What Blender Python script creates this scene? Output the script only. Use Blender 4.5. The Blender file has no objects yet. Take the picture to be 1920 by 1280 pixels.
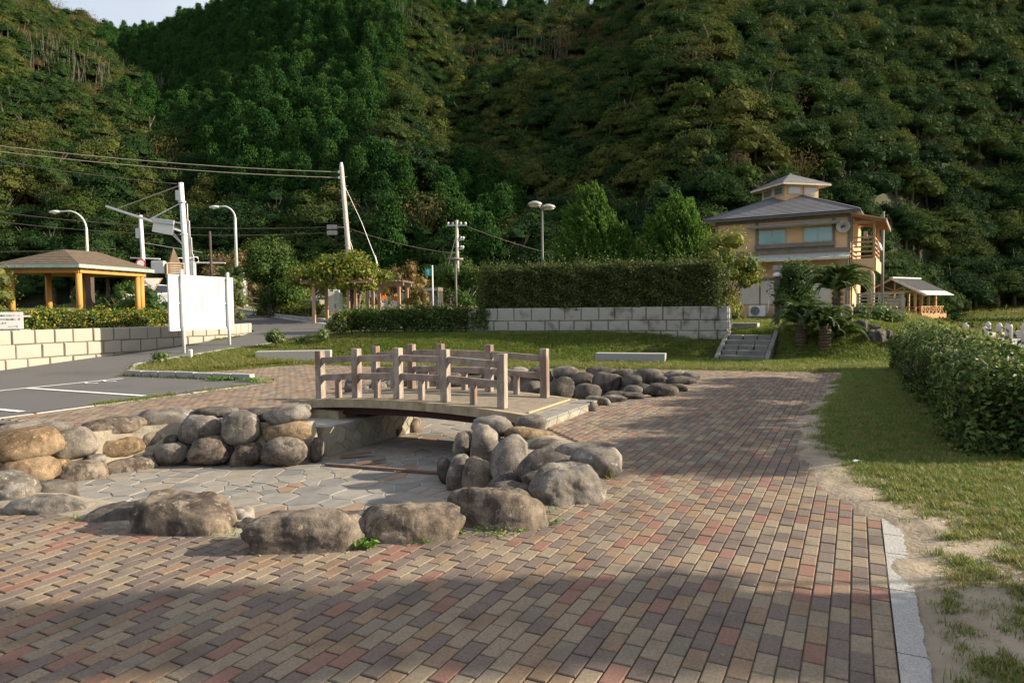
import bpy, math, random
import numpy as np
from mathutils import Vector, Matrix, noise, geometry

# ------------------------------------------------------------------ camera, world, sun, exposure
SC = bpy.context.scene
COL = SC.collection
rad = math.radians
cam_d = bpy.data.cameras.new('camera'); cam = bpy.data.objects.new('camera', cam_d); COL.objects.link(cam)
cam_d.sensor_fit = 'HORIZONTAL'; cam_d.sensor_width = 36.0; cam_d.lens = 24.0
cam_d.clip_start = 0.05; cam_d.clip_end = 3000
CAM_H = 1.654; PITCH = rad(2.66); ROLL = rad(0.6)
cam.matrix_world = Matrix.Translation((0, 0, CAM_H)) @ Matrix.Rotation(rad(90) - PITCH, 4, 'X') @ Matrix.Rotation(-ROLL, 4, 'Z')
SC.camera = cam

SUN_EL = 24.0
SUN_AZ = (0.998, 0.03)                  # horizontal direction towards the sun
w = bpy.data.worlds.new('World'); SC.world = w; w.use_nodes = True
nt = w.node_tree
sky = nt.nodes.new('ShaderNodeTexSky'); sky.sky_type = 'NISHITA'; sky.sun_disc = False
sky.sun_elevation = rad(SUN_EL); sky.sun_rotation = math.atan2(SUN_AZ[0], SUN_AZ[1])
sky.air_density = 1.0; sky.dust_density = 3.0; sky.ozone_density = 1.0
# thin bright cloud veil over the whole sky
tc = nt.nodes.new('ShaderNodeTexCoord'); cn = nt.nodes.new('ShaderNodeTexNoise'); cn.inputs['Scale'].default_value = 2.2; cn.inputs['Detail'].default_value = 6
nt.links.new(tc.outputs['Generated'], cn.inputs['Vector'])
cm_ = nt.nodes.new('ShaderNodeMapRange'); cm_.inputs[1].default_value = .3; cm_.inputs[2].default_value = .7; cm_.inputs[3].default_value = .45; cm_.inputs[4].default_value = .8
nt.links.new(cn.outputs[0], cm_.inputs[0]); veil = nt.nodes.new('ShaderNodeMix'); veil.data_type = 'RGBA'
veil.inputs[7].default_value = (6.6, 6.9, 7.5, 1); nt.links.new(sky.outputs[0], veil.inputs[6]); nt.links.new(cm_.outputs[0], veil.inputs[0])
nt.links.new(veil.outputs[2], nt.nodes['Background'].inputs[0])
nt.nodes['Background'].inputs[1].default_value = 0.064
sd = bpy.data.lights.new('sun', 'SUN'); sd.energy = 4.6; sd.angle = rad(0.6); sd.color = (1.0, 0.86, 0.66)
sun = bpy.data.objects.new('sun', sd); COL.objects.link(sun)
ce = math.cos(rad(SUN_EL))
S = Vector((SUN_AZ[0] * ce, SUN_AZ[1] * ce, math.sin(rad(SUN_EL)))).normalized()
sun.rotation_euler = S.to_track_quat('Z', 'Y').to_euler()
sun.location = (40, -8, 20)
SC.view_settings.view_transform = 'Standard'; SC.view_settings.look = 'None'
SC.view_settings.exposure = 1.28; SC.view_settings.gamma = 1.0; SC.view_settings.use_curve_mapping = False
SC.cycles.max_bounces = 6; SC.cycles.diffuse_bounces = 3; SC.cycles.transparent_max_bounces = 8
SC.cycles.use_denoising = True

RNG = np.random.default_rng(7)
random.seed(7)

# ------------------------------------------------------------------ materials
def new_mat(name):
    m = bpy.data.materials.new(name); m.use_nodes = True
    m.node_tree.nodes.clear()
    return m, m.node_tree.nodes, m.node_tree.links

def mat(name, col, rough=.8, col2=None, scale=6, bump=.25, bscale=60, metal=0, spec=.3, detail=4, lo=.35, hi=.65, stain=None, sscale=1.3, slo=.55, shi=.75, stretch=(1, 1, 1), coat=0):
    m, N, L = new_mat(name)
    out = N.new('ShaderNodeOutputMaterial'); b = N.new('ShaderNodeBsdfPrincipled')
    L.new(b.outputs[0], out.inputs[0])
    b.inputs['Roughness'].default_value = rough; b.inputs['Metallic'].default_value = metal
    b.inputs['Specular IOR Level'].default_value = spec
    if coat: b.inputs['Coat Weight'].default_value = coat; b.inputs['Coat Roughness'].default_value = .1
    g = N.new('ShaderNodeNewGeometry')
    mp = N.new('ShaderNodeMapping'); mp.inputs['Scale'].default_value = stretch
    L.new(g.outputs['Position'], mp.inputs['Vector'])
    if col2 is None: col2 = tuple(c * .72 for c in col)
    n = N.new('ShaderNodeTexNoise'); n.inputs['Scale'].default_value = scale; n.inputs['Detail'].default_value = detail
    n.inputs['Roughness'].default_value = .65
    L.new(mp.outputs[0], n.inputs['Vector'])
    mr = N.new('ShaderNodeMapRange'); mr.inputs[1].default_value = lo; mr.inputs[2].default_value = hi
    L.new(n.outputs[0], mr.inputs[0])
    mx = N.new('ShaderNodeMix'); mx.data_type = 'RGBA'
    mx.inputs[6].default_value = (*col2, 1); mx.inputs[7].default_value = (*col, 1)
    L.new(mr.outputs[0], mx.inputs[0])
    last = mx.outputs[2]
    if stain:
        n2 = N.new('ShaderNodeTexNoise'); n2.inputs['Scale'].default_value = sscale; n2.inputs['Detail'].default_value = 5
        L.new(mp.outputs[0], n2.inputs['Vector'])
        m2 = N.new('ShaderNodeMapRange'); m2.inputs[1].default_value = slo; m2.inputs[2].default_value = shi
        L.new(n2.outputs[0], m2.inputs[0])
        x2 = N.new('ShaderNodeMix'); x2.data_type = 'RGBA'; x2.inputs[7].default_value = (*stain, 1)
        L.new(last, x2.inputs[6]); L.new(m2.outputs[0], x2.inputs[0]); last = x2.outputs[2]
    L.new(last, b.inputs['Base Color'])
    if bump:
        nb = N.new('ShaderNodeTexNoise'); nb.inputs['Scale'].default_value = bscale; nb.inputs['Detail'].default_value = 5
        L.new(g.outputs['Position'], nb.inputs['Vector'])
        bp = N.new('ShaderNodeBump'); bp.inputs['Strength'].default_value = bump; bp.inputs['Distance'].default_value = .6 / bscale
        L.new(nb.outputs[0], bp.inputs['Height']); L.new(bp.outputs[0], b.inputs['Normal'])
    return m

def leaf_mat(name, cols, transl=.3, rough=.55, objvar=.6, spec=.25):
    """cols: list of base colours picked per leaf and per plant"""
    m, N, L = new_mat(name)
    out = N.new('ShaderNodeOutputMaterial')
    g = N.new('ShaderNodeNewGeometry'); oi = N.new('ShaderNodeObjectInfo')
    ma = N.new('ShaderNodeMath'); ma.operation = 'MULTIPLY'; ma.inputs[1].default_value = 1 - objvar
    L.new(g.outputs['Random Per Island'], ma.inputs[0])
    mb = N.new('ShaderNodeMath'); mb.operation = 'MULTIPLY_ADD'; mb.inputs[1].default_value = objvar
    L.new(oi.outputs['Random'], mb.inputs[0]); L.new(ma.outputs[0], mb.inputs[2])
    cr = N.new('ShaderNodeValToRGB'); L.new(mb.outputs[0], cr.inputs[0])
    el = cr.color_ramp.elements
    while len(el) < len(cols): el.new(.5)
    for i, c in enumerate(cols):
        el[i].position = .12 + .76 * i / max(1, len(cols) - 1); el[i].color = (*c, 1)
    p = N.new('ShaderNodeBsdfPrincipled'); p.inputs['Roughness'].default_value = rough
    p.inputs['Specular IOR Level'].default_value = spec
    L.new(cr.outputs[0], p.inputs['Base Color'])
    t = N.new('ShaderNodeBsdfTranslucent')
    hs = N.new('ShaderNodeHueSaturation'); hs.inputs['Hue'].default_value = .485; hs.inputs['Value'].default_value = 1.3
    L.new(cr.outputs[0], hs.inputs['Color']); L.new(hs.outputs[0], t.inputs[0])
    mx = N.new('ShaderNodeMixShader'); mx.inputs[0].default_value = transl
    L.new(p.outputs[0], mx.inputs[1]); L.new(t.outputs[0], mx.inputs[2]); L.new(mx.outputs[0], out.inputs[0])
    return m

def rock_mat(name, base, dark, warm, scale=2.2):
    m, N, L = new_mat(name)
    out = N.new('ShaderNodeOutputMaterial'); b = N.new('ShaderNodeBsdfPrincipled')
    L.new(b.outputs[0], out.inputs[0]); b.inputs['Roughness'].default_value = .9; b.inputs['Specular IOR Level'].default_value = .2
    g = N.new('ShaderNodeNewGeometry'); oi = N.new('ShaderNodeObjectInfo')
    def nz(s, d=5, r=.6, dist=0):
        n = N.new('ShaderNodeTexNoise'); n.inputs['Scale'].default_value = s; n.inputs['Detail'].default_value = d
        n.inputs['Roughness'].default_value = r; n.inputs['Distortion'].default_value = dist
        L.new(g.outputs['Position'], n.inputs['Vector']); return n.outputs[0]
    def rng(s, a, c):
        r = N.new('ShaderNodeMapRange'); r.inputs[1].default_value = a; r.inputs[2].default_value = c; L.new(s, r.inputs[0]); return r.outputs[0]
    def mix(f, a, c):
        x = N.new('ShaderNodeMix'); x.data_type = 'RGBA'
        if isinstance(f, float): x.inputs[0].default_value = f
        else: L.new(f, x.inputs[0])
        for s, i in ((a, 6), (c, 7)):
            if isinstance(s, tuple): x.inputs[i].default_value = (*s, 1)
            else: L.new(s, x.inputs[i])
        return x.outputs[2]
    obj = N.new('ShaderNodeMath'); obj.operation = 'MULTIPLY'; obj.inputs[1].default_value = .8; L.new(oi.outputs['Random'], obj.inputs[0])
    c = mix(obj.outputs[0], base, warm)
    st = N.new('ShaderNodeMapping'); st.inputs['Scale'].default_value = (1, 1, .3); L.new(g.outputs['Position'], st.inputs[0])
    sn = N.new('ShaderNodeTexNoise'); sn.inputs['Scale'].default_value = scale * 3.4; sn.inputs['Detail'].default_value = 6; sn.inputs['Roughness'].default_value = .7; L.new(st.outputs[0], sn.inputs['Vector'])
    c = mix(rng(nz(scale, 6, .7, .8), .41, .58), c, dark)
    c = mix(rng(sn.outputs[0], .50, .68), c, tuple(x * .62 for x in dark))
    c = mix(rng(nz(scale * 1.9, 7, .75, .4), .54, .70), c, tuple(min(1, x * 1.5) for x in base))
    c = mix(rng(nz(scale * 7, 4, .7), .60, .72), c, tuple(min(1, x * 1.75) for x in base))
    fine = rng(nz(95, 4, .7), .3, .75)
    mu = N.new('ShaderNodeMix'); mu.data_type = 'RGBA'; mu.blend_type = 'MULTIPLY'; mu.inputs[0].default_value = .4
    L.new(c, mu.inputs[6]); L.new(fine, mu.inputs[7])
    L.new(mu.outputs[2], b.inputs['Base Color'])
    bp = N.new('ShaderNodeBump'); bp.inputs['Strength'].default_value = .55; bp.inputs['Distance'].default_value = .012
    bp.inputs['Distance'].default_value = .02
    ad = N.new('ShaderNodeMath'); ad.operation = 'MULTIPLY_ADD'; ad.inputs[1].default_value = .35
    L.new(nz(120, 4), ad.inputs[0]); L.new(nz(22, 6, .65), ad.inputs[2]); L.new(ad.outputs[0], bp.inputs['Height'])
    L.new(bp.outputs[0], b.inputs['Normal'])
    return m

def granite_mat(name, base, speck=.45, stain=None):
    m = mat(name, base, .88, tuple(c * speck for c in base), scale=190, bump=.5, bscale=45, detail=2, lo=.36, hi=.56, stain=stain, sscale=2.3, slo=.52, shi=.7)
    return m

def glass_mat(name, col, rough=.06):
    m, N, L = new_mat(name)
    out = N.new('ShaderNodeOutputMaterial'); b = N.new('ShaderNodeBsdfPrincipled'); L.new(b.outputs[0], out.inputs[0])
    b.inputs['Base Color'].default_value = (*col, 1); b.inputs['Roughness'].default_value = rough
    b.inputs['Specular IOR Level'].default_value = .9
    return m

# ------------------------------------------------------------------ mesh helpers
class MB:
    def __init__(s): s.V = []; s.F = []; s.M = []
    def add(s, V, F, m=0):
        o = len(s.V); s.V += [tuple(v) for v in V]
        for f in F: s.F.append(tuple(i + o for i in f)); s.M.append(m)
        return s
    def hexa(s, p, m=0):
        return s.add(p, [(0, 3, 2, 1), (4, 5, 6, 7), (0, 1, 5, 4), (1, 2, 6, 5), (2, 3, 7, 6), (3, 0, 4, 7)], m)
    def box(s, x0, x1, y0, y1, z0, z1, m=0):
        return s.hexa([(x0, y0, z0), (x1, y0, z0), (x1, y1, z0), (x0, y1, z0), (x0, y0, z1), (x1, y0, z1), (x1, y1, z1), (x0, y1, z1)], m)
    def bar(s, a, b, wd, ht, up=(0, 0, 1), m=0):
        a = Vector(a); b = Vector(b); d = (b - a).normalized(); up = Vector(up)
        sd = d.cross(up)
        if sd.length < 1e-4: sd = d.cross(Vector((0, 1, 0)))
        sd.normalize(); u = sd.cross(d).normalized()
        sd *= wd / 2; u *= ht / 2
        return s.hexa([a - sd - u, a + sd - u, b + sd - u, b - sd - u, a - sd + u, a + sd + u, b + sd + u, b - sd + u], m)
    def tube(s, pts, r, n=8, m=0, cap=True):
        pts = [Vector(p) for p in pts]; k = len(pts)
        rs = r if isinstance(r, (list, tuple)) else [r] * k
        o = len(s.V); prev = None
        for i, p in enumerate(pts):
            d = (pts[min(i + 1, k - 1)] - pts[max(i - 1, 0)]).normalized()
            if prev is None:
                a = d.orthogonal().normalized()
            else:
                a = (prev - d * prev.dot(d)).normalized()
            prev = a; b = d.cross(a)
            for j in range(n):
                t = 2 * math.pi * j / n
                s.V.append(tuple(p + (a * math.cos(t) + b * math.sin(t)) * rs[i]))
        for i in range(k - 1):
            for j in range(n):
                q = (j + 1) % n
                s.F.append((o + i * n + j, o + i * n + q, o + (i + 1) * n + q, o + (i + 1) * n + j)); s.M.append(m)
        if cap:
            s.F.append(tuple(o + j for j in range(n))[::-1]); s.M.append(m)
            s.F.append(tuple(o + (k - 1) * n + j for j in range(n))); s.M.append(m)
        return s
    def lathe(s, c, prof, n=16, m=0):
        c = Vector(c); o = len(s.V)
        for r, z in prof:
            for j in range(n):
                t = 2 * math.pi * j / n
                s.V.append((c.x + r * math.cos(t), c.y + r * math.sin(t), c.z + z))
        for i in range(len(prof) - 1):
            for j in range(n):
                q = (j + 1) % n
                s.F.append((o + i * n + j, o + i * n + q, o + (i + 1) * n + q, o + (i + 1) * n + j)); s.M.append(m)
        s.F.append(tuple(o + j for j in range(n))[::-1]); s.M.append(m)
        s.F.append(tuple(o + (len(prof) - 1) * n + j for j in range(n))); s.M.append(m)
        return s
    def prism(s, poly, d0, d1, m=0):
        """poly: list of 3D points; extruded along vector d1-d0 offsets"""
        n = len(poly); d0 = Vector(d0); d1 = Vector(d1); o = len(s.V)
        s.V += [tuple(Vector(p) + d0) for p in poly] + [tuple(Vector(p) + d1) for p in poly]
        s.F.append(tuple(range(o, o + n))[::-1]); s.M.append(m)
        s.F.append(tuple(range(o + n, o + 2 * n))); s.M.append(m)
        for i in range(n):
            j = (i + 1) % n
            s.F.append((o + i, o + j, o + n + j, o + n + i)); s.M.append(m)
        return s
    def mesh(s, name):
        me = bpy.data.meshes.new(name); me.from_pydata(s.V, [], s.F)
        if any(s.M): me.polygons.foreach_set('material_index', s.M)
        me.polygons.foreach_set('use_smooth', [False] * len(s.F))
        return me

def link(name, me, mats=None, parent=None, smooth=False, bev=0, loc=None, rotz=None):
    if mats is not None and not me.materials:
        for m in (mats if isinstance(mats, (list, tuple)) else [mats]): me.materials.append(m)
    if smooth: me.polygons.foreach_set('use_smooth', [True] * len(me.polygons))
    global LAST
    o = LAST = bpy.data.objects.new(name, me); COL.objects.link(o)
    if parent: o.parent = parent
    if loc is not None: o.location = loc
    if rotz is not None: o.rotation_euler = (0, 0, rotz)
    if bev:
        b = o.modifiers.new('bevel', 'BEVEL'); b.width = bev; b.segments = 2; b.limit_method = 'ANGLE'; b.angle_limit = rad(40)
    return o

def part(name, mb, mats, parent, **k): return link(name, mb.mesh(name), mats, parent, **k)

def tag(o, label, cat, group=None):
    o['label'] = label; o['category'] = cat
    if group: o['group'] = group
    return o
def thing(name, label, cat, loc=(0, 0, 0), rotz=0, group=None):
    o = bpy.data.objects.new(name, None); COL.objects.link(o); o.empty_display_size = .2
    o.location = loc; o.rotation_euler = (0, 0, rotz)
    return tag(o, label, cat, group)
def structure(o): o['kind'] = 'structure'; return o
def stuff(o): o['kind'] = 'stuff'; return o
def copy_tree(o, parent=None):
    c = o.copy(); COL.objects.link(c)
    if parent: c.parent = parent
    for ch in o.children: copy_tree(ch, c)
    return c

def mesh_np(name, V, F, mats=None, smooth=False, mi=None):
    """V (n,3), F (m,k) all faces with k corners"""
    me = bpy.data.meshes.new(name); n, (m, k) = len(V), F.shape
    me.vertices.add(n); me.vertices.foreach_set('co', np.ascontiguousarray(V, np.float32).ravel())
    me.loops.add(m * k); me.loops.foreach_set('vertex_index', np.ascontiguousarray(F, np.int32).ravel())
    me.polygons.add(m); me.polygons.foreach_set('loop_start', np.arange(0, m * k, k, dtype=np.int32))
    if mi is not None: me.polygons.foreach_set('material_index', np.asarray(mi, np.int32))
    me.polygons.foreach_set('use_smooth', np.full(m, smooth))
    me.update(calc_edges=True)
    for x in (mats if isinstance(mats, (list, tuple)) else [mats]) if mats else []: me.materials.append(x)
    return me

def unit(a): return a / np.maximum(np.linalg.norm(a, axis=1, keepdims=True), 1e-9)
def leaves(P, N, size, aspect=.5, tilt=.7, rng=RNG, droop=0.0, fold=.25, along=None):
    """one folded four-cornered leaf per point; N = rough outward normal"""
    P = np.asarray(P); n = len(P)
    nn = unit(np.asarray(N) + tilt * rng.normal(size=(n, 3)))
    t = rng.normal(size=(n, 3)) if along is None else np.asarray(along) + .35 * rng.normal(size=(n, 3))
    t = unit(t - nn * (t * nn).sum(1, keepdims=True)); t[:, 2] -= droop; t = unit(t)
    b = np.cross(nn, t)
    s = (size * rng.uniform(.65, 1.3, (n, 1)))
    V = np.stack([P - t * s * .5, P + b * s * aspect * .5 + nn * s * fold * .4, P + t * s * .5, P - b * s * aspect * .5 + nn * s * fold * .4], 1)
    F = np.arange(4 * n).reshape(n, 4)
    return V.reshape(-1, 3), F
def join_np(parts):
    Vs, Fs, o = [], [], 0
    for V, F in parts: Vs.append(V); Fs.append(F + o); o += len(V)
    return np.concatenate(Vs), np.concatenate(Fs)
def lobes_points(lobes, dens, rng=RNG, shell=(.72, 1.05), up=-.55):
    Ps, Ns = [], []
    for c, r in lobes:
        c = np.array(c); r = np.array(r); n = max(6, int(dens * (r[0] * r[1] + r[1] * r[2] + r[0] * r[2])))
        d = unit(rng.normal(size=(n, 3))); d = d[d[:, 2] > up]
        k = rng.uniform(shell[0], shell[1], (len(d), 1))
        Ps.append(c + d * r * k); Ns.append(unit(d / r))
    return np.concatenate(Ps), np.concatenate(Ns)
def ico(c, r, sub=1):
    import bmesh
    bm = bmesh.new(); bmesh.ops.create_icosphere(bm, subdivisions=sub, radius=1)
    V = np.array([v.co[:] for v in bm.verts]) * np.array(r) + np.array(c)
    F = np.array([[v.index for v in f.verts] for f in bm.faces]); bm.free()
    return V, F
def tri2quad(F): return np.concatenate([F, F[:, 2:3]], 1)

# ------------------------------------------------------------------ the lie of the land
E_R = np.array([.8928, -.4504]); E_A = np.array([.4504, .8928])     # paving axes: across (u) and along (v)
def uv(u, v): return (u * .8928 + v * .4504, -u * .4504 + v * .8928)
def to_uv(x, y): return (x * .8928 - y * .4504, x * .4504 + y * .8928)
def sm(a, b, t):
    t = np.clip((t - a) / (b - a), 0, 1); return t * t * (3 - 2 * t)
YBX = [-20, -12, -9.3, -8.2, -7.5, -6.4, -4.2, -2.5, 1.2, 4.5, 8.3, 12, 16]
YBY = [19, 19, 19.2, 19.8, 21.0, 21.7, 20.8, 19.7, 19.45, 18.5, 17.2, 15, 13]
def yback(x): return np.interp(x, YBX, YBY)
def zg(x, y):
    x = np.asarray(x, float); y = np.asarray(y, float)
    foot = np.interp(x, [-8, -6, -4, -2, 2, 5.4, 6.4, 7.8, 8.6, 10, 14], [22.8, 22.4, 21.6, 20.8, 21.2, 21.9, 21.9, 21.2, 20.4, 19.2, 18.4])
    top = np.interp(x, [-8, -6, -1, 4, 6.4, 7.8, 9, 10, 14], [26, 25.6, 24.5, 23.6, 23.5, 22.9, 22.3, 22.2, 22])
    zr = .8 * sm(0, 1, (y - foot) / (top - foot)) + .25 * sm(26, 36, y) + .5 * sm(45, 62, y)
    zr = zr + .42 * np.exp(-((x - 10.6) / 2.0) ** 2 - ((y - 22.2) / 2.0) ** 2)
    zl = .08 * (np.logaddexp(0, (y - 18.8) * 2.2) / 2.2); zl = np.minimum(zl, 2.1 + .0 * y)
    ss = (x - 6.42) * .857 - (y - 21.62) * .514; st_ = (x - 6.42) * .514 + (y - 21.62) * .857
    zr = zr - .16 * sm(-.5, .1, ss) * sm(2.2, 1.6, ss) * sm(-.5, .2, st_) * sm(2.0, 1.3, st_)
    k = sm(-9.5, -5.5, x - np.clip((y - 27) * .25, 0, 6))
    z = zl * (1 - k) + zr * k
    u = x * .8928 - y * .4504
    b = sm(2.4, 8.5, u) * sm(8, 16, y)
    zb = -1.35 + 2.6 * sm(74, 90, y) + .7 * sm(90, 110, y)
    z = z * (1 - b) + zb * b
    return z
AZ = lambda x, y: 960 + 1280 * x / np.maximum(y, 1)
def ridge(az):
    D0 = np.interp(az, [-900, 0, 600, 1000, 1400, 1640, 1800, 1920, 2600], [85, 78, 72, 66, 62, 72, 92, 98, 104])
    Dr = np.interp(az, [-900, 0, 250, 440, 850, 1140, 1500, 1920, 2600], [250, 265, 300, 235, 215, 205, 195, 190, 190])
    e = np.interp(az, [-900, -300, 0, 150, 250, 300, 400, 440, 600, 760, 850, 1140, 1300, 1600, 1920, 2300, 2800],
                  [.30, .44, .46, .42, .39, .392, .416, .43, .475, .45, .412, .410, .455, .52, .55, .50, .30])
    return D0, Dr, e
def hill(x, y):
    z0 = zg(x, np.minimum(y, 110)); az = AZ(x, y); D0, Dr, e = ridge(az)
    t = (y - D0) / (Dr - D0); zr = 1.65 + e * Dr
    tc = np.clip(t, 0, 1)
    rel = (np.sin(az / 95.0 + 1.3 * tc) * 3.2 + np.sin(az / 41.0 + 2.1) * 1.6 + np.sin(az / 210 + 4 * tc) * 4 + np.sin(tc * 14 + az / 120) * 1.5) * 4 * tc * (1 - tc)
    zz = z0 + (zr - z0) * (tc ** .97) + rel
    zz = np.where(t > 1, zr - (y - Dr) * .25, zz)
    return np.where(t > 0, zz, z0)
POOL = [(-13.5, 3.4), (-13.2, 6.0), (-10.35, 5.9), (-9.75, 7.1), (-9.0, 7.75), (-8.45, 8.3), (-8.35, 10.9), (-9.6, 11.6), (-10.6, 13.6), (-11.3, 15.2), (-10.2, 16.8),
        (-7.7, 17.9), (-4.9, 17.9), (-3.35, 15.5), (-3.35, 12.8), (-4.15, 10.8), (-4.15, 8.7), (-3.2, 7.8), (-2.55, 7.0), (-2.25, 5.6), (-2.5, 4.75), (-3.1, 4.0), (-4.8, 3.6), (-6.2, 3.4), (-9, 3.2)]
POOL_XY = [uv(*p) for p in POOL]
def inpoly(x, y, poly):
    x = np.asarray(x, float); y = np.asarray(y, float); r = np.zeros(x.shape, bool); n = len(poly)
    for i in range(n):
        x0, y0 = poly[i]; x1, y1 = poly[(i + 1) % n]
        if y0 == y1: continue
        c = ((y0 > y) != (y1 > y)) & (x < (x1 - x0) * (y - y0) / (y1 - y0) + x0)
        r ^= c
    return r
def dist_poly(x, y, poly):
    x = np.asarray(x, float); y = np.asarray(y, float); d = np.full(x.shape, 1e9); n = len(poly)
    for i in range(n):
        a = np.array(poly[i]); b = np.array(poly[(i + 1) % n]); ab = b - a
        t = np.clip(((x - a[0]) * ab[0] + (y - a[1]) * ab[1]) / (ab @ ab + 1e-12), 0, 1)
        d = np.minimum(d, np.hypot(x - a[0] - t * ab[0], y - a[1] - t * ab[1]))
    return d
PLAZA = [uv(.19, -9), uv(.19, 15), (8.2, 17.2), (4.5, 18.5), (1.2, 19.45), (-2.5, 19.7), (-4.2, 20.8), (-6.4, 21.7), (-7.5, 21.0), (-8.2, 19.8), (-9.3, 19.2),
         (-10.1, 18.1), (-6.2, 16.5), uv(-12.2, 11.5), uv(-12.2, -9)]
def z1(x, y): return float(zg(x, y))

def drape(poly, res, zf, filt=None):
    """triangulated sheet over a polygon, following zf"""
    pts = []
    n = len(poly)
    for i in range(n):
        a = Vector(poly[i]); b = Vector(poly[(i + 1) % n]); k = max(1, int((b - a).length / res))
        for j in range(k): pts.append(a.lerp(b, j / k))
    nb = len(pts); edges = [(i, (i + 1) % nb) for i in range(nb)]
    xs = [p[0] for p in poly]; ys = [p[1] for p in poly]
    gx, gy = np.meshgrid(np.arange(min(xs), max(xs), res), np.arange(min(ys), max(ys), res))
    gx = gx.ravel() + RNG.uniform(-.1, .1, gx.size) * res; gy = gy.ravel() + RNG.uniform(-.1, .1, gy.size) * res
    ok = inpoly(gx, gy, poly) & (dist_poly(gx, gy, poly) > res * .4)
    pts += [Vector((a, b)) for a, b in zip(gx[ok], gy[ok])]
    r = geometry.delaunay_2d_cdt(pts, edges, [], 1, 1e-5)
    V = np.array([[v[0], v[1]] for v in r[0]]); F = np.array([f for f in r[2]])
    if filt is not None:
        c = V[F].mean(1); F = F[filt(c[:, 0], c[:, 1])]
    return np.c_[V, zf(V[:, 0], V[:, 1])], F

# ------------------------------------------------------------------ ground sheets
M_soil = mat('sandy soil', (.30, .25, .185), .95, (.20, .165, .12), scale=3, bump=.6, bscale=25)
M_lawn = mat('lawn soil', (.085, .115, .03), .95, (.15, .14, .055), scale=.9, bump=.7, bscale=18, lo=.4, hi=.7)
M_asph = mat('asphalt', (.115, .113, .11), .92, (.075, .073, .072), scale=120, bump=.5, bscale=140, stain=(.07, .066, .063), sscale=.35, slo=.5, shi=.72)
M_paint = mat('worn road paint', (.72, .72, .69), .8, (.5, .5, .48), scale=14, bump=.2)
M_sand = mat('beach sand', (.50, .44, .36), .95, (.42, .37, .3), scale=1.2, bump=.3, bscale=12)
M_forestfloor = mat('forest floor', (.020, .032, .011), .95, (.034, .034, .015), scale=.5, bump=.4, bscale=3)

def axis(dense, step, far, g=1.12):
    a = list(np.arange(dense[0], dense[1] + 1e-6, step)); s = step
    while a[-1] < far[1]: s *= g; a.append(a[-1] + s)
    s = step; l = []; x = a[0]
    while x > far[0]: s *= g; x -= s; l.append(x)
    return np.array(l[::-1] + a)
gx = axis((-18, 17), .4, (-900, 900), 1.06); gy = axis((-7, 30), .4, (-300, 1500), 1.05)
X, Y = np.meshgrid(gx, gy); Z = hill(X, Y) - .0
ins = inpoly(X, Y, PLAZA); dpl = dist_poly(X, Y, PLAZA); U, Vv = to_uv(X, Y)
side = (U < .9) & (U > -1.6) & (Vv < 18.5)
Z = np.where(ins, -.06 * sm(0, .45, dpl) + .012, Z); Z = np.where(side | (U > -.2) & (U < 2.6) & (Vv < 19.5), Z - .09, Z)
park = (U < -12.25) & (Y < 33)
Z = np.where(park, Z - .05, Z)
nx = len(gx); ids = np.arange(X.size).reshape(X.shape)
F = np.stack([ids[:-1, :-1], ids[:-1, 1:], ids[1:, 1:], ids[1:, :-1]], -1).reshape(-1, 4)
cin = ((ins) & (dpl > 1.0)).ravel()
F = F[~cin[F].all(1)]
fx = X.ravel()[F].mean(1); fy = Y.ravel()[F].mean(1); D0, Dr, _ = ridge(AZ(fx, fy))
mi = np.where(fy > D0 + .5 - 8 * (AZ(fx, fy) > 1500), 1, 0); mi = np.where((to_uv(fx, fy)[0] > 7.0) & (fy > 12) & (fy < 76), 2, mi)
me = mesh_np('ground', np.c_[X.ravel(), Y.ravel(), Z.ravel()], F, [M_lawn, M_forestfloor, M_sand], True, mi)
structure(link('ground', me))

# sandy verge along the right edge of the paving, lapping raggedly over the bricks
uu = np.arange(-1.6, 2.9, .05); vv = np.arange(-4, 19.6, .05)
UU, VV = np.meshgrid(uu, vv); XX, YY = uv(UU, VV)
nz = np.array([noise.noise((a * 2.2, b * 1.3, 0)) + .6 * noise.noise((a * 6, b * 4, 5)) + .35 * noise.noise((a * 17, b * 13, 2)) for a, b in zip(UU.ravel(), VV.ravel())]).reshape(UU.shape)
ue = np.interp(VV, [-4, 5.4, 6.0, 6.6, 7.5, 9, 11, 14, 18, 20], [.36, .36, .12, -.15, -.38, -.62, -.72, -.55, -.35, -.5])
ZZ = np.clip((UU - ue - nz * .2) * .13, -.05, .028) + nz * .009 * (UU > ue) + (zg(XX, YY)) * sm(.6, 1.6, UU)
ids = np.arange(UU.size).reshape(UU.shape)
F = np.stack([ids[:-1, :-1], ids[:-1, 1:], ids[1:, 1:], ids[1:, :-1]], -1).reshape(-1, 4)
low = (ZZ < -.03).ravel(); F = F[~low[F].all(1)]
structure(link('sandy_verge_ground', mesh_np('verge', np.c_[XX.ravel(), YY.ravel(), ZZ.ravel()], F, M_soil, True)))

# paving bed (sand between the bricks), with the hole of the pool
M_bed = mat('joint sand', (.19, .16, .12), .95, (.055, .046, .038), scale=1.1, bump=.5, bscale=60)
V, F = drape(PLAZA, .35, lambda x, y: np.full(x.shape, -.014), lambda x, y: ~(inpoly(x, y, POOL_XY) & (dist_poly(x, y, POOL_XY) > .12)))
pavement = structure(link('brick_pavement', mesh_np('bed', V, F, M_bed)))

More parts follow.
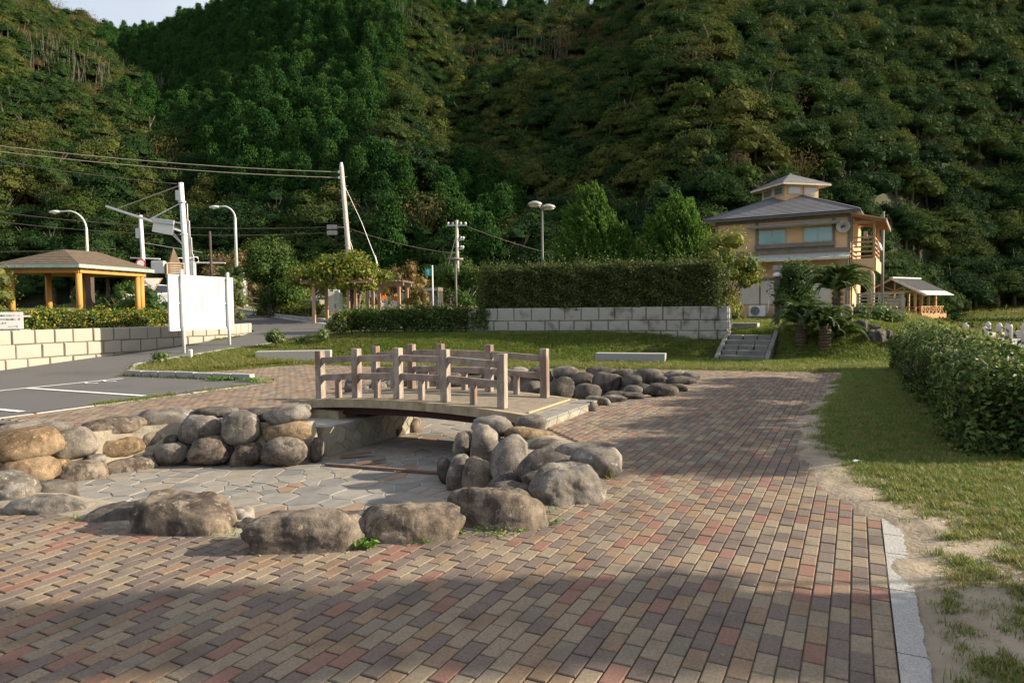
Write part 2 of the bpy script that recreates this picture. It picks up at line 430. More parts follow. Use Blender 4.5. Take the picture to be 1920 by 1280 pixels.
# ------------------------------------------------------------------ brick paving
BR = [((.24, .194, .138), (.165, .132, .095)), ((.158, .124, .102), (.105, .083, .07)), ((.225, .16, .105), (.152, .108, .073)), ((.212, .118, .09), (.155, .09, .069)), ((.19, .16, .122), (.132, .111, .087))]
M_br = [mat('brick tone %s' % n, a, .9, b, scale=60, bump=.7, bscale=150, detail=6, lo=.38, hi=.6, stain=tuple(x * .6 for x in b), sscale=2.6, slo=.5, shi=.85) for n, (a, b) in zip(['tan', 'mauve', 'ochre', 'red', 'grey'], BR)]
BP = [.265, .34, .20, .10, .095]
bw, bl, gap = .1, .2, .0072
rows = np.arange(-178, 1); brk = []
for r in rows:
    u = .19 + (r - .5) * bw
    off = (r % 2) * bl / 2
    v = np.arange(-1.0, 25.5, bl) + off
    brk.append(np.c_[np.full(len(v), u), v])
brk = np.concatenate(brk)
bx, by = uv(brk[:, 0], brk[:, 1])
k = inpoly(bx, by, PLAZA) & (by > .9) & (np.abs(bx) < by * .80 + 2.2)
poolo = inpoly(bx, by, POOL_XY) | (dist_poly(bx, by, POOL_XY) < .13)
k &= ~poolo
bx, by, brk = bx[k], by[k], brk[k]
nb = len(bx); kind = RNG.choice(5, nb, p=BP)
tone_z = RNG.normal(0, .0013, nb)
tilt = RNG.normal(0, .004, (nb, 2))
hw, hl, c = bw / 2 - gap / 2, bl / 2 - .0052, .005
tmpl = np.array([[-hw + c, -hl + c, 0], [hw - c, -hl + c, 0], [hw - c, hl - c, 0], [-hw + c, hl - c, 0],
                 [-hw, -hl, -.004], [hw, -hl, -.004], [hw, hl, -.004], [-hw, hl, -.004],
                 [-hw, -hl, -.03], [hw, -hl, -.03], [hw, hl, -.03], [-hw, hl, -.03]])
TF = np.array([[0, 1, 2, 3], [4, 5, 1, 0], [5, 6, 2, 1], [6, 7, 3, 2], [7, 4, 0, 3], [8, 9, 5, 4], [9, 10, 6, 5], [10, 11, 7, 6], [11, 8, 4, 7]])
PXI, PYI = (lambda d: (960 + 1280 * bx / d, 580 + 1280 * CAM_H / d))(np.maximum(by, .2))
vis = (PXI > 0) & (PXI < 1920) & (PYI < 1285)
order = np.argsort(np.where(vis, by, 1e6))[:300]
single = np.zeros(nb, bool); single[order] = True
rest = ~single
T = tmpl[None] + 0 * bx[rest, None, None]
T[:, :, 2] += tone_z[rest, None] + T[:, :, 0] * tilt[rest, 0:1] + T[:, :, 1] * tilt[rest, 1:2]
Xb = bx[rest, None] + T[:, :, 0] * E_R[0] + T[:, :, 1] * E_A[0]
Yb = by[rest, None] + T[:, :, 0] * E_R[1] + T[:, :, 1] * E_A[1]
VB = np.stack([Xb, Yb, T[:, :, 2]], -1).reshape(-1, 3)
FB = (TF[None] + 12 * np.arange(rest.sum())[:, None, None]).reshape(-1, 4)
o = link('brick_field', mesh_np('brick_field', VB, FB, M_br, False, np.repeat(kind[rest], 9)), parent=pavement); stuff(o)
bm_ = [mesh_np('brick', tmpl, TF, M_br[i]) for i in range(5)]
ang = math.atan2(E_R[1], E_R[0])
for i in order:
    o = link('brick', bm_[kind[i]], parent=pavement, loc=(bx[i], by[i], tone_z[i]))
    o.rotation_euler = (tilt[i, 1], -tilt[i, 0], ang)

# granite edging on the right
M_gran = granite_mat('pale granite', (.38, .37, .35))
M_grand = granite_mat('weathered granite', (.40, .39, .365), .5, stain=(.17, .16, .14))
edging = thing('granite_edging', 'rough pale granite edging strip between the brick paving and the sandy grass', 'kerb', (*uv(.25, 3.8), 0))
def rel(t, p): return (p[0] - t.location.x, p[1] - t.location.y, p[2])
v = 1.4
while v < 6.1:
    l = random.uniform(.62, .85) if v < 4.6 else .42
    mb = MB(); n = 18; q = []
    for i in range(n + 1):
        t = v + .006 + (l - .012) * i / n
        q.append((.194, t)); 
    outer = [(.318 + .012 * math.sin(v * 9 + i * .8) * .4 + random.uniform(-.007, .007), v + .006 + (l - .012) * i / n) for i in range(n, -1, -1)]
    poly = [rel(edging, (*uv(*p), 0)) for p in q + outer]
    mb.prism(poly, (0, 0, -.09), (0, 0, .004))
    part('edging_stone', mb, M_gran, edging); v += l

# ------------------------------------------------------------------ car park and road
PARK = [uv(-12.27, -6), uv(-12.27, 11.7), (-6.2, 16.2), (-10.2, 17.85), (-11.2, 20.2), (-9.85, 23.35), (-8.6, 25.1), (-7.6, 27.0), (-3, 26.9), (1.4, 25.8), (2, 29.5), (-4, 31.5), (-8.9, 32.6), (-11.5, 35), (-16.2, 40.3), (-22, 47), (-25.5, 46),
        (-19.5, 38.5), (-13.5, 33), (-11.0, 29.2), (-10.9, 27), (-14.6, 19.4), (-17.5, 13), (-40, 8), (-40, -6)]
V, F = drape(PARK, .5, lambda x, y: zg(x, y) + .022)
structure(link('asphalt_road', mesh_np('asphalt', V, F, M_asph, True)))
def strip(name, pts, wd, m, label=None, dz=.03, parent=None):
    P = np.array(pts, float); out = []; k = []
    for a, b in zip(P[:-1], P[1:]):
        n = max(1, int(np.hypot(*(b - a)) / .4))
        for i in range(n): k.append(a + (b - a) * i / n)
    k.append(P[-1]); k = np.array(k); d = np.gradient(k, axis=0); d = d / np.linalg.norm(d, axis=1, keepdims=True)
    nrm = np.c_[-d[:, 1], d[:, 0]] * wd / 2
    a, b = k + nrm, k - nrm
    V = np.concatenate([np.c_[a, zg(a[:, 0], a[:, 1]) + dz], np.c_[b, zg(b[:, 0], b[:, 1]) + dz]]); n = len(k)
    F = np.array([[i, i + 1, n + i + 1, n + i] for i in range(n - 1)])[:, ::-1]
    return structure(link(name, mesh_np(name, V, F, m)))
strip('parking_line_marking', [uv(-16.45, 7.2), uv(-16.5, 10.9)], .11, M_paint)
strip('parking_line_marking', [uv(-16.39, 8.62), uv(-12.55, 8.72)], .13, M_paint, dz=.034)
strip('parking_line_marking', [uv(-16.4, 6.4), uv(-12.5, 6.48)], .13, M_paint, dz=.034)
strip('road_edge_line_marking', [(2, 29.1), (-4, 31.0), (-8.7, 32.1), (-11.2, 34.5), (-16.0, 39.8)], .14, M_paint)
def text(name, body, size, mat_, parent=None, loc=(0, 0, 0), rot=(0, 0, 0), ext=.001, align='CENTER'):
    c = bpy.data.curves.new(name, 'FONT'); c.body = body; c.size = size; c.align_x = align; c.align_y = 'CENTER'; c.extrude = ext
    c.materials.append(mat_)
    tmp = bpy.data.objects.new(name, c); COL.objects.link(tmp)
    me = bpy.data.meshes.new_from_object(tmp.evaluated_get(bpy.context.evaluated_depsgraph_get())); bpy.data.objects.remove(tmp)
    if not me.materials: me.materials.append(mat_)
    me.name = name; o = link(name, me, parent=parent, loc=loc); o.rotation_euler = rot
    return o
# the stall number, painted to be read from the aisle
nx_, ny_ = uv(-16.2, 10.05)
num = structure(text('stall_number_marking', '2 2', .72, M_paint, None, (nx_, ny_, z1(nx_, ny_) + .036), (0, 0, math.atan2(-E_A[1], -E_A[0])), .0005))
num.scale = (.8, 1, 1)

def kerb(name, label, pts, m, l=.6, wd=.16, ht=.15, group=None):
    P = np.array(pts, float); t = thing(name, label, 'kerb', (P[0][0], P[0][1], 0), group=group)
    for a, b in zip(P[:-1], P[1:]):
        n = max(1, round(np.hypot(*(b - a)) / l)); d = (b - a) / n; dn = d / np.hypot(*d); nn = np.array([-dn[1], dn[0]]) * wd / 2
        for i in range(n):
            p = a + d * i + dn * .016; q = a + d * (i + 1) - dn * .016
            zp, zq = z1(*p), z1(*q); h = ht + random.uniform(-.006, .006)
            j = lambda: random.uniform(-.006, .006)
            mb = MB().hexa([rel(t, (*(p + nn), zp - .1)), rel(t, (*(p - nn), zp - .1)), rel(t, (*(q - nn), zq - .1)), rel(t, (*(q + nn), zq - .1)),
                            rel(t, (*(p + nn), zp + h + j())), rel(t, (*(p - nn), zp + h + j())), rel(t, (*(q - nn), zq + h + j())), rel(t, (*(q + nn), zq + h + j()))])
            part('kerb_stone', mb, m, t, bev=.012)
    return t
kerb('stone_kerb', 'row of rough white kerb stones at the tip of the grass island beside the car park', [(-10.15, 17.95), (-6.25, 16.38)], M_gran, .6, .18, .17)
kerb('flush_kerb', 'thin white kerb line between the brick paving and the car park', [uv(-12.24, 3.5), uv(-12.24, 11.55)], M_gran, .95, .085, .012)
kerb('road_kerb', 'pale stone kerb along the uphill road below the round tree', [(2, 29.6), (-4, 31.6), (-8.9, 32.7), (-11.5, 35.1), (-16.2, 40.4), (-22, 47.1)], M_gran, .75, .2, .2)
kerb('lawn_kerb', 'low pale kerb of the grass island along the road bend', [(-10.15, 17.95), (-11.15, 20.2), (-9.8, 23.3), (-8.5, 25.1)], M_gran, .8, .12, .07)

# ------------------------------------------------------------------ pool: floor flags, mortared walls
M_mort = mat('mortar', (.30, .265, .20), .95, (.2, .175, .135), scale=5, bump=.6, bscale=30, stain=(.13, .115, .085), sscale=1.4)
M_grout = mat('pale grout', (.36, .335, .29), .95, (.25, .23, .2), scale=4, bump=.3)
FL = -.6
floor = structure(link('pool_floor', mesh_np('pool_floor', *(lambda r: r)(drape(POOL_XY, .6, lambda x, y: np.full(x.shape, FL - .003))), M_grout)))
M_flag = [mat('flagstone %s' % n, c, .75, tuple(x * .75 for x in c), scale=4, bump=.3, bscale=50, spec=.35) for n, c in (('grey', (.235, .22, .195)), ('tan', (.25, .22, .18)), ('slate', (.18, .175, .165)), ('brown', (.24, .17, .115)))]
# crazy paving: relaxed Voronoi cells, each with a joint
def voronoi_cells(pts, poly, joint, n_near=26):
    cells = []
    for i, p in enumerate(pts):
        d = np.hypot(*(pts - p).T); nb_ = np.argsort(d)[1:n_near]
        c = [Vector((p[0] + a, p[1] + b)) for a, b in ((-1.2, -1.2), (1.2, -1.2), (1.2, 1.2), (-1.2, 1.2))]
        for j in nb_:
            q = pts[j]; nrm = Vector(q - p).normalized(); m_ = (Vector(p) + Vector(q)) / 2 - nrm * joint / 2
            o_ = []
            for a, b in zip(c, c[1:] + c[:1]):
                da, db = (a - m_).dot(nrm), (b - m_).dot(nrm)
                if da <= 0: o_.append(a)
                if da * db < 0: o_.append(a.lerp(b, da / (da - db)))
            c = o_
            if len(c) < 3: break
        if len(c) >= 3: cells.append(c)
    return cells
fu = RNG.uniform(-13.4, -2, 1500); fv = RNG.uniform(3.2, 18, 1500); fx, fy = uv(fu, fv)
k = inpoly(fx, fy, POOL_XY); fp = np.c_[fx[k], fy[k]]
far = fp[:, 1] > 12.3; fp = np.concatenate([fp[~far][:620], fp[far][:200]])
for _ in range(1):
    cs = voronoi_cells(fp, None, .0, 22)
    fp = np.array([np.mean([v[:] for v in c], 0) for c in cs])
cells = voronoi_cells(fp, None, .014, 22)
cells = [c for c in cells if inpoly(*np.mean([v[:] for v in c], 0), POOL_XY)]
def flag_mb(c, h):
    ctr = sum(c, Vector((0, 0))) / len(c)
    cc = []
    for a, b in zip(c, c[1:] + c[:1]):       # slightly uneven edges
        cc.append(a); m_ = a.lerp(b, random.uniform(.4, .6)); cc.append(m_ + (m_ - ctr) * random.uniform(-.06, .015))
    mb = MB(); n = len(cc)
    bot = [(v.x - ctr.x, v.y - ctr.y, -.03) for v in cc]; mid = [(v.x - ctr.x, v.y - ctr.y, h - .004) for v in cc]
    s = .965; top = [((v.x - ctr.x) * s, (v.y - ctr.y) * s, h) for v in cc]
    mb.V = bot + mid + top
    for i in range(n):
        j = (i + 1) % n
        mb.F += [(i, j, n + j, n + i), (n + i, n + j, 2 * n + j, 2 * n + i)]
    mb.F.append(tuple(range(2 * n, 3 * n))); mb.M = [0] * len(mb.F)
    return mb, ctr
cells.sort(key=lambda c: (sum(c, Vector((0, 0))) / len(c)).y)
vis_c = [c for c in cells if abs((sum(c, Vector((0, 0))) / len(c)).x) < (sum(c, Vector((0, 0))) / len(c)).y * .78]
others = [c for c in cells if c not in vis_c]
big = MB()
for i, c in enumerate(vis_c + others):
    mb, ctr = flag_mb(c, random.uniform(.002, .009)); m_ = random.choices(range(4), [.45, .25, .22, .08])[0]
    if i < 300 and i < len(vis_c): part('flagstone', mb, M_flag[m_], floor, loc=(ctr.x, ctr.y, FL))
    else: big.add([(a + ctr.x, b + ctr.y, cz + FL) for a, b, cz in mb.V], mb.F, m_)
if big.V: stuff(part('flagstone_field', big, M_flag, floor))

def boulder_mesh(name, w, d, h, seed, sub=4, sq=2.6, rough=.075):
    V, F = ico((0, 0, 0), (1, 1, 1), sub)
    rr = np.random.default_rng(seed)
    k = (np.abs(V) ** sq).sum(1) ** (1 / sq); V = V / k[:, None]
    A = rr.normal(0, .11, (3, 3)); V = V + V @ A * .8
    off = rr.uniform(-50, 50, 3)
    n1 = np.array([noise.noise(Vector(v * 1.15 + off)) for v in V]); n2 = np.array([noise.noise(Vector(v * 2.6 + off)) for v in V])
    n3 = np.array([noise.fractal(Vector(v * 5 + off), .9, 2.1, 4) for v in V])
    V = V * (1 + n1 * .20 + n2 * rough + n3 * (.05 if sub > 4 else .035))[:, None]
    # cut a few flat facets as on quarried river stone
    for _ in range(3):
        n = unit(rr.normal(size=(1, 3)))[0]; n[2] = abs(n[2]) * .7; t = rr.uniform(.74, .92)
        dd = V @ n - t; V = V - np.clip(dd, 0, None)[:, None] * n * .75
    mn, mx = V.min(0), V.max(0); V = (V - (mn + mx) / 2) / ((mx - mn) / 2) * np.array([w, d, h]) / 2
    return mesh_np(name, V, F, None, True)
M_rk = [rock_mat('boulder brown', (.235, .202, .17), (.075, .06, .049), (.28, .215, .15)), rock_mat('boulder grey', (.265, .245, .22), (.12, .105, .092), (.285, .245, .195), 1.7),
        rock_mat('boulder dark', (.14, .125, .11), (.06, .052, .046), (.175, .145, .12), 1.9), rock_mat('boulder ochre', (.30, .22, .135), (.15, .10, .06), (.31, .235, .15), 2.6)]
def stone(parent, s, seed, m, name='stone', rz=None, sub=3, sq=2.6, tilt=None):
    x, y, z, w_, d_, h_ = s
    o = link(name, boulder_mesh(name, w_ * 1.06, d_, h_ * 1.06, seed, sub, sq), M_rk[m], parent)
    o.location = (x, y, z) if parent is None else rel(parent, (x, y, z))
    o.rotation_euler = (random.uniform(-.08, .08), tilt if tilt is not None else random.uniform(-.07, .07), random.uniform(-.15, .15) if rz is None else rz)
    return o
def wall_strip(pts, z0, z1_, thick, lean=.12):
    """mortar body along a line; pts run with the pool on the right-hand side"""
    mb = MB(); P = [Vector(p) for p in pts]
    Vv = []
    for i, p in enumerate(P):
        d = (P[min(i + 1, len(P) - 1)] - P[max(i - 1, 0)]).normalized(); n = Vector((-d.y, d.x))
        for t, z in ((0, z0), (lean, (z0 + z1_) / 2), (lean * 1.7, z1_), (thick, z1_ - .01), (thick, z0)):
            q = p + n * t; Vv.append((q.x, q.y, z))
    for i in range(len(P) - 1):
        for j in range(4): mb.F.append((i * 5 + j, i * 5 + 5 + j, i * 5 + 6 + j, i * 5 + 1 + j)[::-1]); mb.M.append(0)
    e = (len(P) - 1) * 5; mb.F += [(0, 1, 2, 3, 4)[::-1], tuple(e + j for j in range(5))]; mb.M += [0, 0]
    mb.V = Vv; return mb

LEFT = [(-6.32, 8.83, -.38, .67, .42, .36, 3), (-5.97, 9.3, -.53, .67, .42, .34, 0), (-5.56, 9.78, -.56, .72, .38, .27, 0), (-5.1, 10.07, -.45, .52, .42, .36, 1),
        (-4.51, 10.05, -.4, .62, .5, .45, 0), (-3.94, 10.04, -.46, .46, .42, .37, 0), (-3.35, 9.97, -.41, .65, .52, .47, 0), (-2.95, 10.2, -.42, .2, .3, .36, 2),
        (-6.47, 8.94, -.05, .9, .5, .44, 3), (-6.12, 9.42, -.13, .6, .46, .44, 1), (-5.74, 9.87, -.3, .65, .34, .3, 3), (-5.5, 10.03, -.43, .3, .26, .11, 1), (-5.44, 10.25, -.21, .44, .4, .34, 0),
        (-5.15, 10.22, -.25, .2, .3, .15, 2), (-4.72, 10.26, -.11, .62, .46, .45, 1), (-4.09, 10.22, -.1, .58, .5, .54, 1), (-3.38, 10.16, -.14, .75, .42, .34, 3), (-6.2, 9.17, -.36, .3, .3, .12, 3), (-5.88, 9.52, -.38, .28, .3, .14, 1),
        (-6.53, 9.25, .1, .86, .46, .2, 1), (-5.87, 10.02, -.0, .85, .46, .27, 0), (-5.37, 10.45, .02, .88, .46, .33, 1), (-4.63, 10.6, .1, .65, .4, .17, 2), (-3.42, 10.3, .11, .66, .5, .28, 1), (-3.94, 10.55, .07, .5, .4, .18, 2),
        (-7.3, 8.2, -.3, .8, .5, .5, 1), (-7.4, 8.5, .08, .8, .5, .3, 3), (-8.3, 7.6, -.3, .8, .5, .5, 0), (-8.3, 7.8, .06, .8, .5, .3, 1), (-9.2, 7.0, -.1, .9, .6, .6, 1), (-10.2, 6.4, -.1, .9, .6, .6, 0)]
wl = thing('boulder_wall', 'pool wall of round boulders set in mortar in three courses left of the bridge', 'stone wall', (-4.6, 10.2, 0))
W1 = [(-11.5, 5.7), (-9.2, 6.8), (-7.3, 8.0), (-6.3, 8.9), (-5.95, 9.35), (-5.5, 9.85), (-5.1, 10.1), (-4.3, 10.1), (-3.2, 10.0), (-2.9, 10.3)]
mb = wall_strip(W1, FL - .03, -.02, .75)
part('mortar', MB().add([rel(wl, v) for v in mb.V], mb.F), M_mort, wl)
for i, s in enumerate(LEFT): stone(wl, s[:6], 100 + i, s[6], rz=math.atan2(.35, .6) if s[0] < -5.2 else None)

RIGHT = [(.88, 7.9, -.04, .76, .42, .27, 1), (.43, 8.5, -.06, .46, .34, .2, 0), (.35, 7.5, -.1, .66, .5, .38, 2), (.48, 6.95, .02, .3, .26, .16, 2), (.2, 6.72, -.03, .24, .24, .15, 2), (-.05, 8.0, -.12, .44, .46, .56, 1),
         (-.36, 8.8, -.12, .38, .42, .6, 1), (-.28, 9.25, .08, .56, .44, .27, 1), (.25, 9.45, .06, .42, .4, .24, 1), (.23, 9.0, -.04, .66, .44, .28, 3), (-.67, 9.1, -.15, .26, .3, .34, 1), (-.9, 8.85, -.43, .19, .3, .34, 2),
         (-.69, 8.5, -.39, .29, .34, .44, 1), (-.42, 8.2, -.38, .4, .4, .48, 0), (-.1, 7.75, -.4, .4, .4, .4, 2), (.0, 7.0, -.35, .5, .4, .5, 2), (-.1, 6.45, -.3, .5, .4, .5, 0), (.75, 7.4, -.2, .5, .5, .4, 2)]
wr = thing('boulder_wall', 'steep heap of dark upright boulders mortared together right of the bridge end', 'stone wall', (0, 8.4, 0))
W2 = [(-.65, 10.2), (-.7, 9.0), (-.45, 8.5), (-.1, 7.95), (.1, 7.3), (.0, 6.3), (-.2, 5.9)][::-1]
mb = wall_strip([(x + .12, y + .1) for x, y in W2[::-1]], FL - .03, -.07, .6, .1)
part('mortar', MB().add([rel(wr, v) for v in mb.V], mb.F), M_mort, wr)
for i, s in enumerate(RIGHT): stone(wr, s[:6], 200 + i, s[6])

FAR = [(1.28, 11.06, .05, .22, .2, .2, 1), (1.47, 11.79, .05, .42, .3, .19, 1), (1.83, 12.3, .03, .46, .3, .14, 1), (2.24, 12.64, .03, .42, .3, .14, 2), (2.85, 12.95, .09, .62, .45, .27, 2), (3.29, 13.6, .05, .4, .35, .18, 0), (2.36, 13.3, .05, .34, .3, .2, 1),
       (1.93, 12.9, .0, .4, .3, .2, 2), (2.63, 13.6, .03, .3, .3, .24, 2), (1.32, 17, .08, .62, .4, .3, 1), (2.25, 17.2, .08, .75, .4, .2, 2), (2.78, 17, .06, .45, .4, .2, 2), (3.23, 16.3, .03, .66, .5, .37, 2), (3.96, 16.4, .06, .65, .45, .2, 1), (4.15, 15.8, .06, .42, .4, .18, 2),
       (3.71, 15, .02, .7, .45, .26, 2), (3.35, 15.5, .02, .38, .4, .2, 2), (1.67, 16.7, -.1, .64, .42, .4, 2), (2.3, 16.4, -.12, .73, .46, .47, 2), (2.89, 16.2, -.06, .56, .4, .38, 2), (1.18, 16.2, -.24, .66, .5, .56, 2), (1.75, 15.8, -.28, .62, .45, .4, 2), (.72, 17.2, .02, .64, .42, .38, 2),
       (.45, 16.5, -.3, .5, .42, .45, 2), (.18, 17.4, .06, .55, .4, .26, 1), (-.94, 17.8, .08, .72, .4, .24, 1), (-2.32, 18, .07, .62, .4, .24, 0), (-3.18, 13.8, .06, .5, .35, .26, 2), (-3.4, 14.6, .1, .4, .3, .2, 2), (-2.85, 14.4, .0, .34, .34, .34, 1),
       (-2.75, 15.6, -.1, .36, .34, .4, 1), (-2.5, 16.6, -.15, .4, .35, .4, 0), (-.41, 17, -.05, .7, .4, .4, 2), (-1.61, 17.2, -.08, .75, .4, .42, 2), (-.4, 16.6, -.42, .6, .4, .36, 2), (-1.3, 16.8, -.42, .6, .4, .36, 2), (2.7, 15.6, -.42, .6, .4, .36, 2), (3.1, 14.6, -.42, .6, .4, .36, 2),
       (-3.3, 17.2, .05, .6, .4, .3, 1), (-2.27, 12.6, -.37, .5, .32, .24, 3), (-2.2, 12.3, -.5, .46, .36, .34, 0), (-1.91, 12.7, -.51, .44, .36, .37, 0)]
wf = thing('boulder_wall', 'low ring of dark boulders round the far basin behind the bridge', 'stone wall', (2.5, 15.5, 0))
W3 = [(-2.4, 12.0), (-2.75, 13.2), (-2.9, 15.0), (-2.6, 16.8), (-1.2, 17.4), (.6, 17.2), (1.8, 16.6), (3.1, 16.2), (3.4, 15.3), (3.0, 13.8), (2.4, 13.4), (1.3, 12.4), (.75, 11.6)]
mb = wall_strip(W3, FL - .03, -.04, .5, .1)
part('mortar', MB().add([rel(wf, v) for v in mb.V], mb.F), M_mort, wf)
for i, s in enumerate(FAR): stone(wf, s[:6], 300 + i, s[6])

FRONT = [('low pale boulder, leftmost of the front row on the brick edge', (-3.97, 5.84, .0, .64, .38, .27, 1)),
         ('flat dark sloping boulder between the low pale one and the broad brown one', (-3.22, 5.62, -.02, .6, .4, .25, 2)),
         ('broad brown boulder with dark wet-looking stain on its front', (-2.55, 5.32, .05, .76, .5, .40, 0)),
         ('small pointed stone tucked behind the broad stained boulder', (-2.24, 5.6, -.04, .22, .2, .2, 1)),
         ('small dark stone left of the blocky front boulder', (-2.06, 5.3, -.05, .22, .24, .2, 2)),
         ('tall blocky boulder with dark vertical streaks, nearest the camera', (-1.46, 4.88, .055, .76, .46, .42, 0)),
         ('low dark stone behind the gap of the two nearest boulders', (-1.22, 5.5, -.05, .36, .26, .2, 2)),
         ('tan wedge shaped boulder with a leafy weed at its left end', (-.77, 5.06, .045, .72, .44, .38, 0)),
         ('large brown boulder with pale hollowed top and weeds along its foot', (-.12, 5.34, .08, .70, .5, .44, 0)),
         ('smooth pale rounded boulder, brightest of the pool edge', (.47, 6.02, .09, .66, .52, .43, 1)),
         ('grey rounded boulder at the outer corner of the right hand heap', (.83, 6.9, .06, .46, .46, .39, 1)),
         ('small brown stone peeping out between the hollowed and the pale boulder', (-.05, 5.95, .06, .36, .3, .2, 2)),
         ('grey rounded boulder cut by the left edge of the picture', (-4.72, 6.3, .06, .62, .46, .36, 1)),
         ('small dark slanting stone left of the pool in front of the wall', (-4.4, 6.55, -.03, .42, .34, .2, 2))]
ROT = {5: 0.02, 7: .12, 8: .1, 9: .35, 2: -.05}
for i, (lb, s) in enumerate(FRONT):
    x, y, z, w_, d_, h_ = s[:6]; k_ = .06 if w_ > .5 else .03
    o = stone(None, (x, y - .075, z - k_ * .7, w_ * 1.08, d_, h_ + k_), 400 + i, s[6], 'boulder', rz=ROT.get(i), sub=5 if w_ > .5 else 4, sq=4.2 if i in (5, 2, 8) else 3.0)
    tag(o, lb, 'boulder', 'boulders along the front edge of the pool')
# mortar and sand skirt the front boulders stand in
skirt = [(-5.4, 6.6), (-4.6, 6.3), (-3.9, 5.95), (-3.2, 5.7), (-2.5, 5.4), (-1.9, 5.2), (-1.3, 5.1), (-.7, 5.2), (-.1, 5.55), (.4, 6.2), (.7, 6.9), (.9, 7.6), (.62, 8.35), (.2, 9.3)]
Vs = []; Fs = []
for i, p in enumerate(skirt):
    d = Vector(skirt[min(i + 1, len(skirt) - 1)]) - Vector(skirt[max(i - 1, 0)]); d.normalize(); n = Vector((-d.y, d.x))
    for k_, z in ((.62, FL), (.42, -.3), (.22, -.03), (0, .012), (-.2, .006), (-.36 - .06 * math.sin(i * 2.1), -.004), (-.5, -.02)):
        if i > 9 and k_ < 0: k_ *= .45
        q = Vector(p) + n * k_; Vs.append((q.x, q.y, z))
for i in range(len(skirt) - 1):
    for j in range(6): Fs.append((i * 7 + j, i * 7 + 7 + j, i * 7 + 8 + j, i * 7 + 1 + j)[::-1])
structure(link('mortar_skirt_ground', mesh_np('skirt', np.array(Vs), np.array(Fs), M_mort, True)))

# ------------------------------------------------------------------ the foot bridge
M_post = mat('weathered pinkish timber', (.34, .295, .245), .85, (.18, .152, .128), scale=11, bump=.6, bscale=60, stain=(.17, .115, .09), sscale=5, slo=.5, shi=.62, stretch=(1, 1, .3))
M_rail = mat('grey brown rail timber', (.31, .25, .21), .85, (.2, .155, .13), scale=6, bump=.4, bscale=60, stain=(.15, .115, .095), sscale=4, slo=.5, shi=.7)
M_deck = mat('worn deck boards', (.22, .185, .14), .85, (.155, .13, .1), scale=5, bump=.3, bscale=40, stain=(.15, .125, .09), sscale=2)
M_edge = mat('stained concrete edge', (.34, .285, .195), .9, (.24, .195, .125), scale=6, bump=.3, stain=(.19, .115, .055), sscale=5, slo=.55, shi=.75)
M_rust = mat('rusty girder', (.06, .026, .02), .8, (.035, .018, .015), scale=12, bump=.4)
U0, U1, VA, VB_ = -8.5, -4.15, 8.78, 10.62
bx0, by0 = uv((U0 + U1) / 2, (VA + VB_) / 2)
br = thing('foot_bridge', 'small arched foot bridge with weathered timber posts and two rails over the dry pool', 'bridge', (bx0, by0, 0), math.atan2(E_R[1], E_R[0]))
HL, HW = (U1 - U0) / 2, (VB_ - VA) / 2
dz = lambda u: .14 + .10 * (1 - (u / HL) ** 2)
N = 14
edge = MB(); beam = MB()
for i in range(24):                                   # deck boards across the bridge
    a = -HL + 2 * HL * i / 24 + .004; b = -HL + 2 * HL * (i + 1) / 24 - .004
    za, zb = dz(a), dz(b)
    part('deck_board', MB().hexa([(a, -HW + .05, za - .045), (b, -HW + .05, zb - .045), (b, HW - .05, zb - .045), (a, HW - .05, za - .045), (a, -HW + .05, za), (b, -HW + .05, zb), (b, HW - .05, zb), (a, HW - .05, za)]), M_deck, br)
for s in (-1, 1):
    for i in range(22):
        a = -HL + 2 * HL * i / 22 + .0015; b = -HL + 2 * HL * (i + 1) / 22 - .0015
        y0, y1 = s * HW - .055, s * HW + .055; za, zb = dz(a), dz(b)
        part('edge_block', MB().hexa([(a, y0, za - .13), (b, y0, zb - .13), (b, y1, zb - .13), (a, y1, za - .13), (a, y0, za + .004), (b, y0, zb + .004), (b, y1, zb + .004), (a, y1, za + .004)]), M_edge, br)
for s in (-.72, .72):
    g = MB()
    for i in range(N):
        a = -HL + .35 + (2 * HL - .7) * i / N; b = -HL + .35 + (2 * HL - .7) * (i + 1) / N
        g.hexa([(a, s - .06, dz(a) - .27), (b, s - .06, dz(b) - .27), (b, s + .06, dz(b) - .27), (a, s + .06, dz(a) - .27), (a, s - .06, dz(a) - .131), (b, s - .06, dz(b) - .131), (b, s + .06, dz(b) - .131), (a, s + .06, dz(a) - .131)])
    part('girder', g, M_rust, br)
part('bearing_block', MB().box(HL - .95, HL - .1, -.85, .85, -.08, .0), M_edge, br, bev=.008); part('bearing_block', MB().box(-HL + .02, -HL + .8, -.9, .9, -.22, -.002), M_edge, br)
PU = {-1: [-1.92, -1.13, -.28, .62, 1.62], 1: [-1.85, -1.15, -.42, .6, 1.66]}
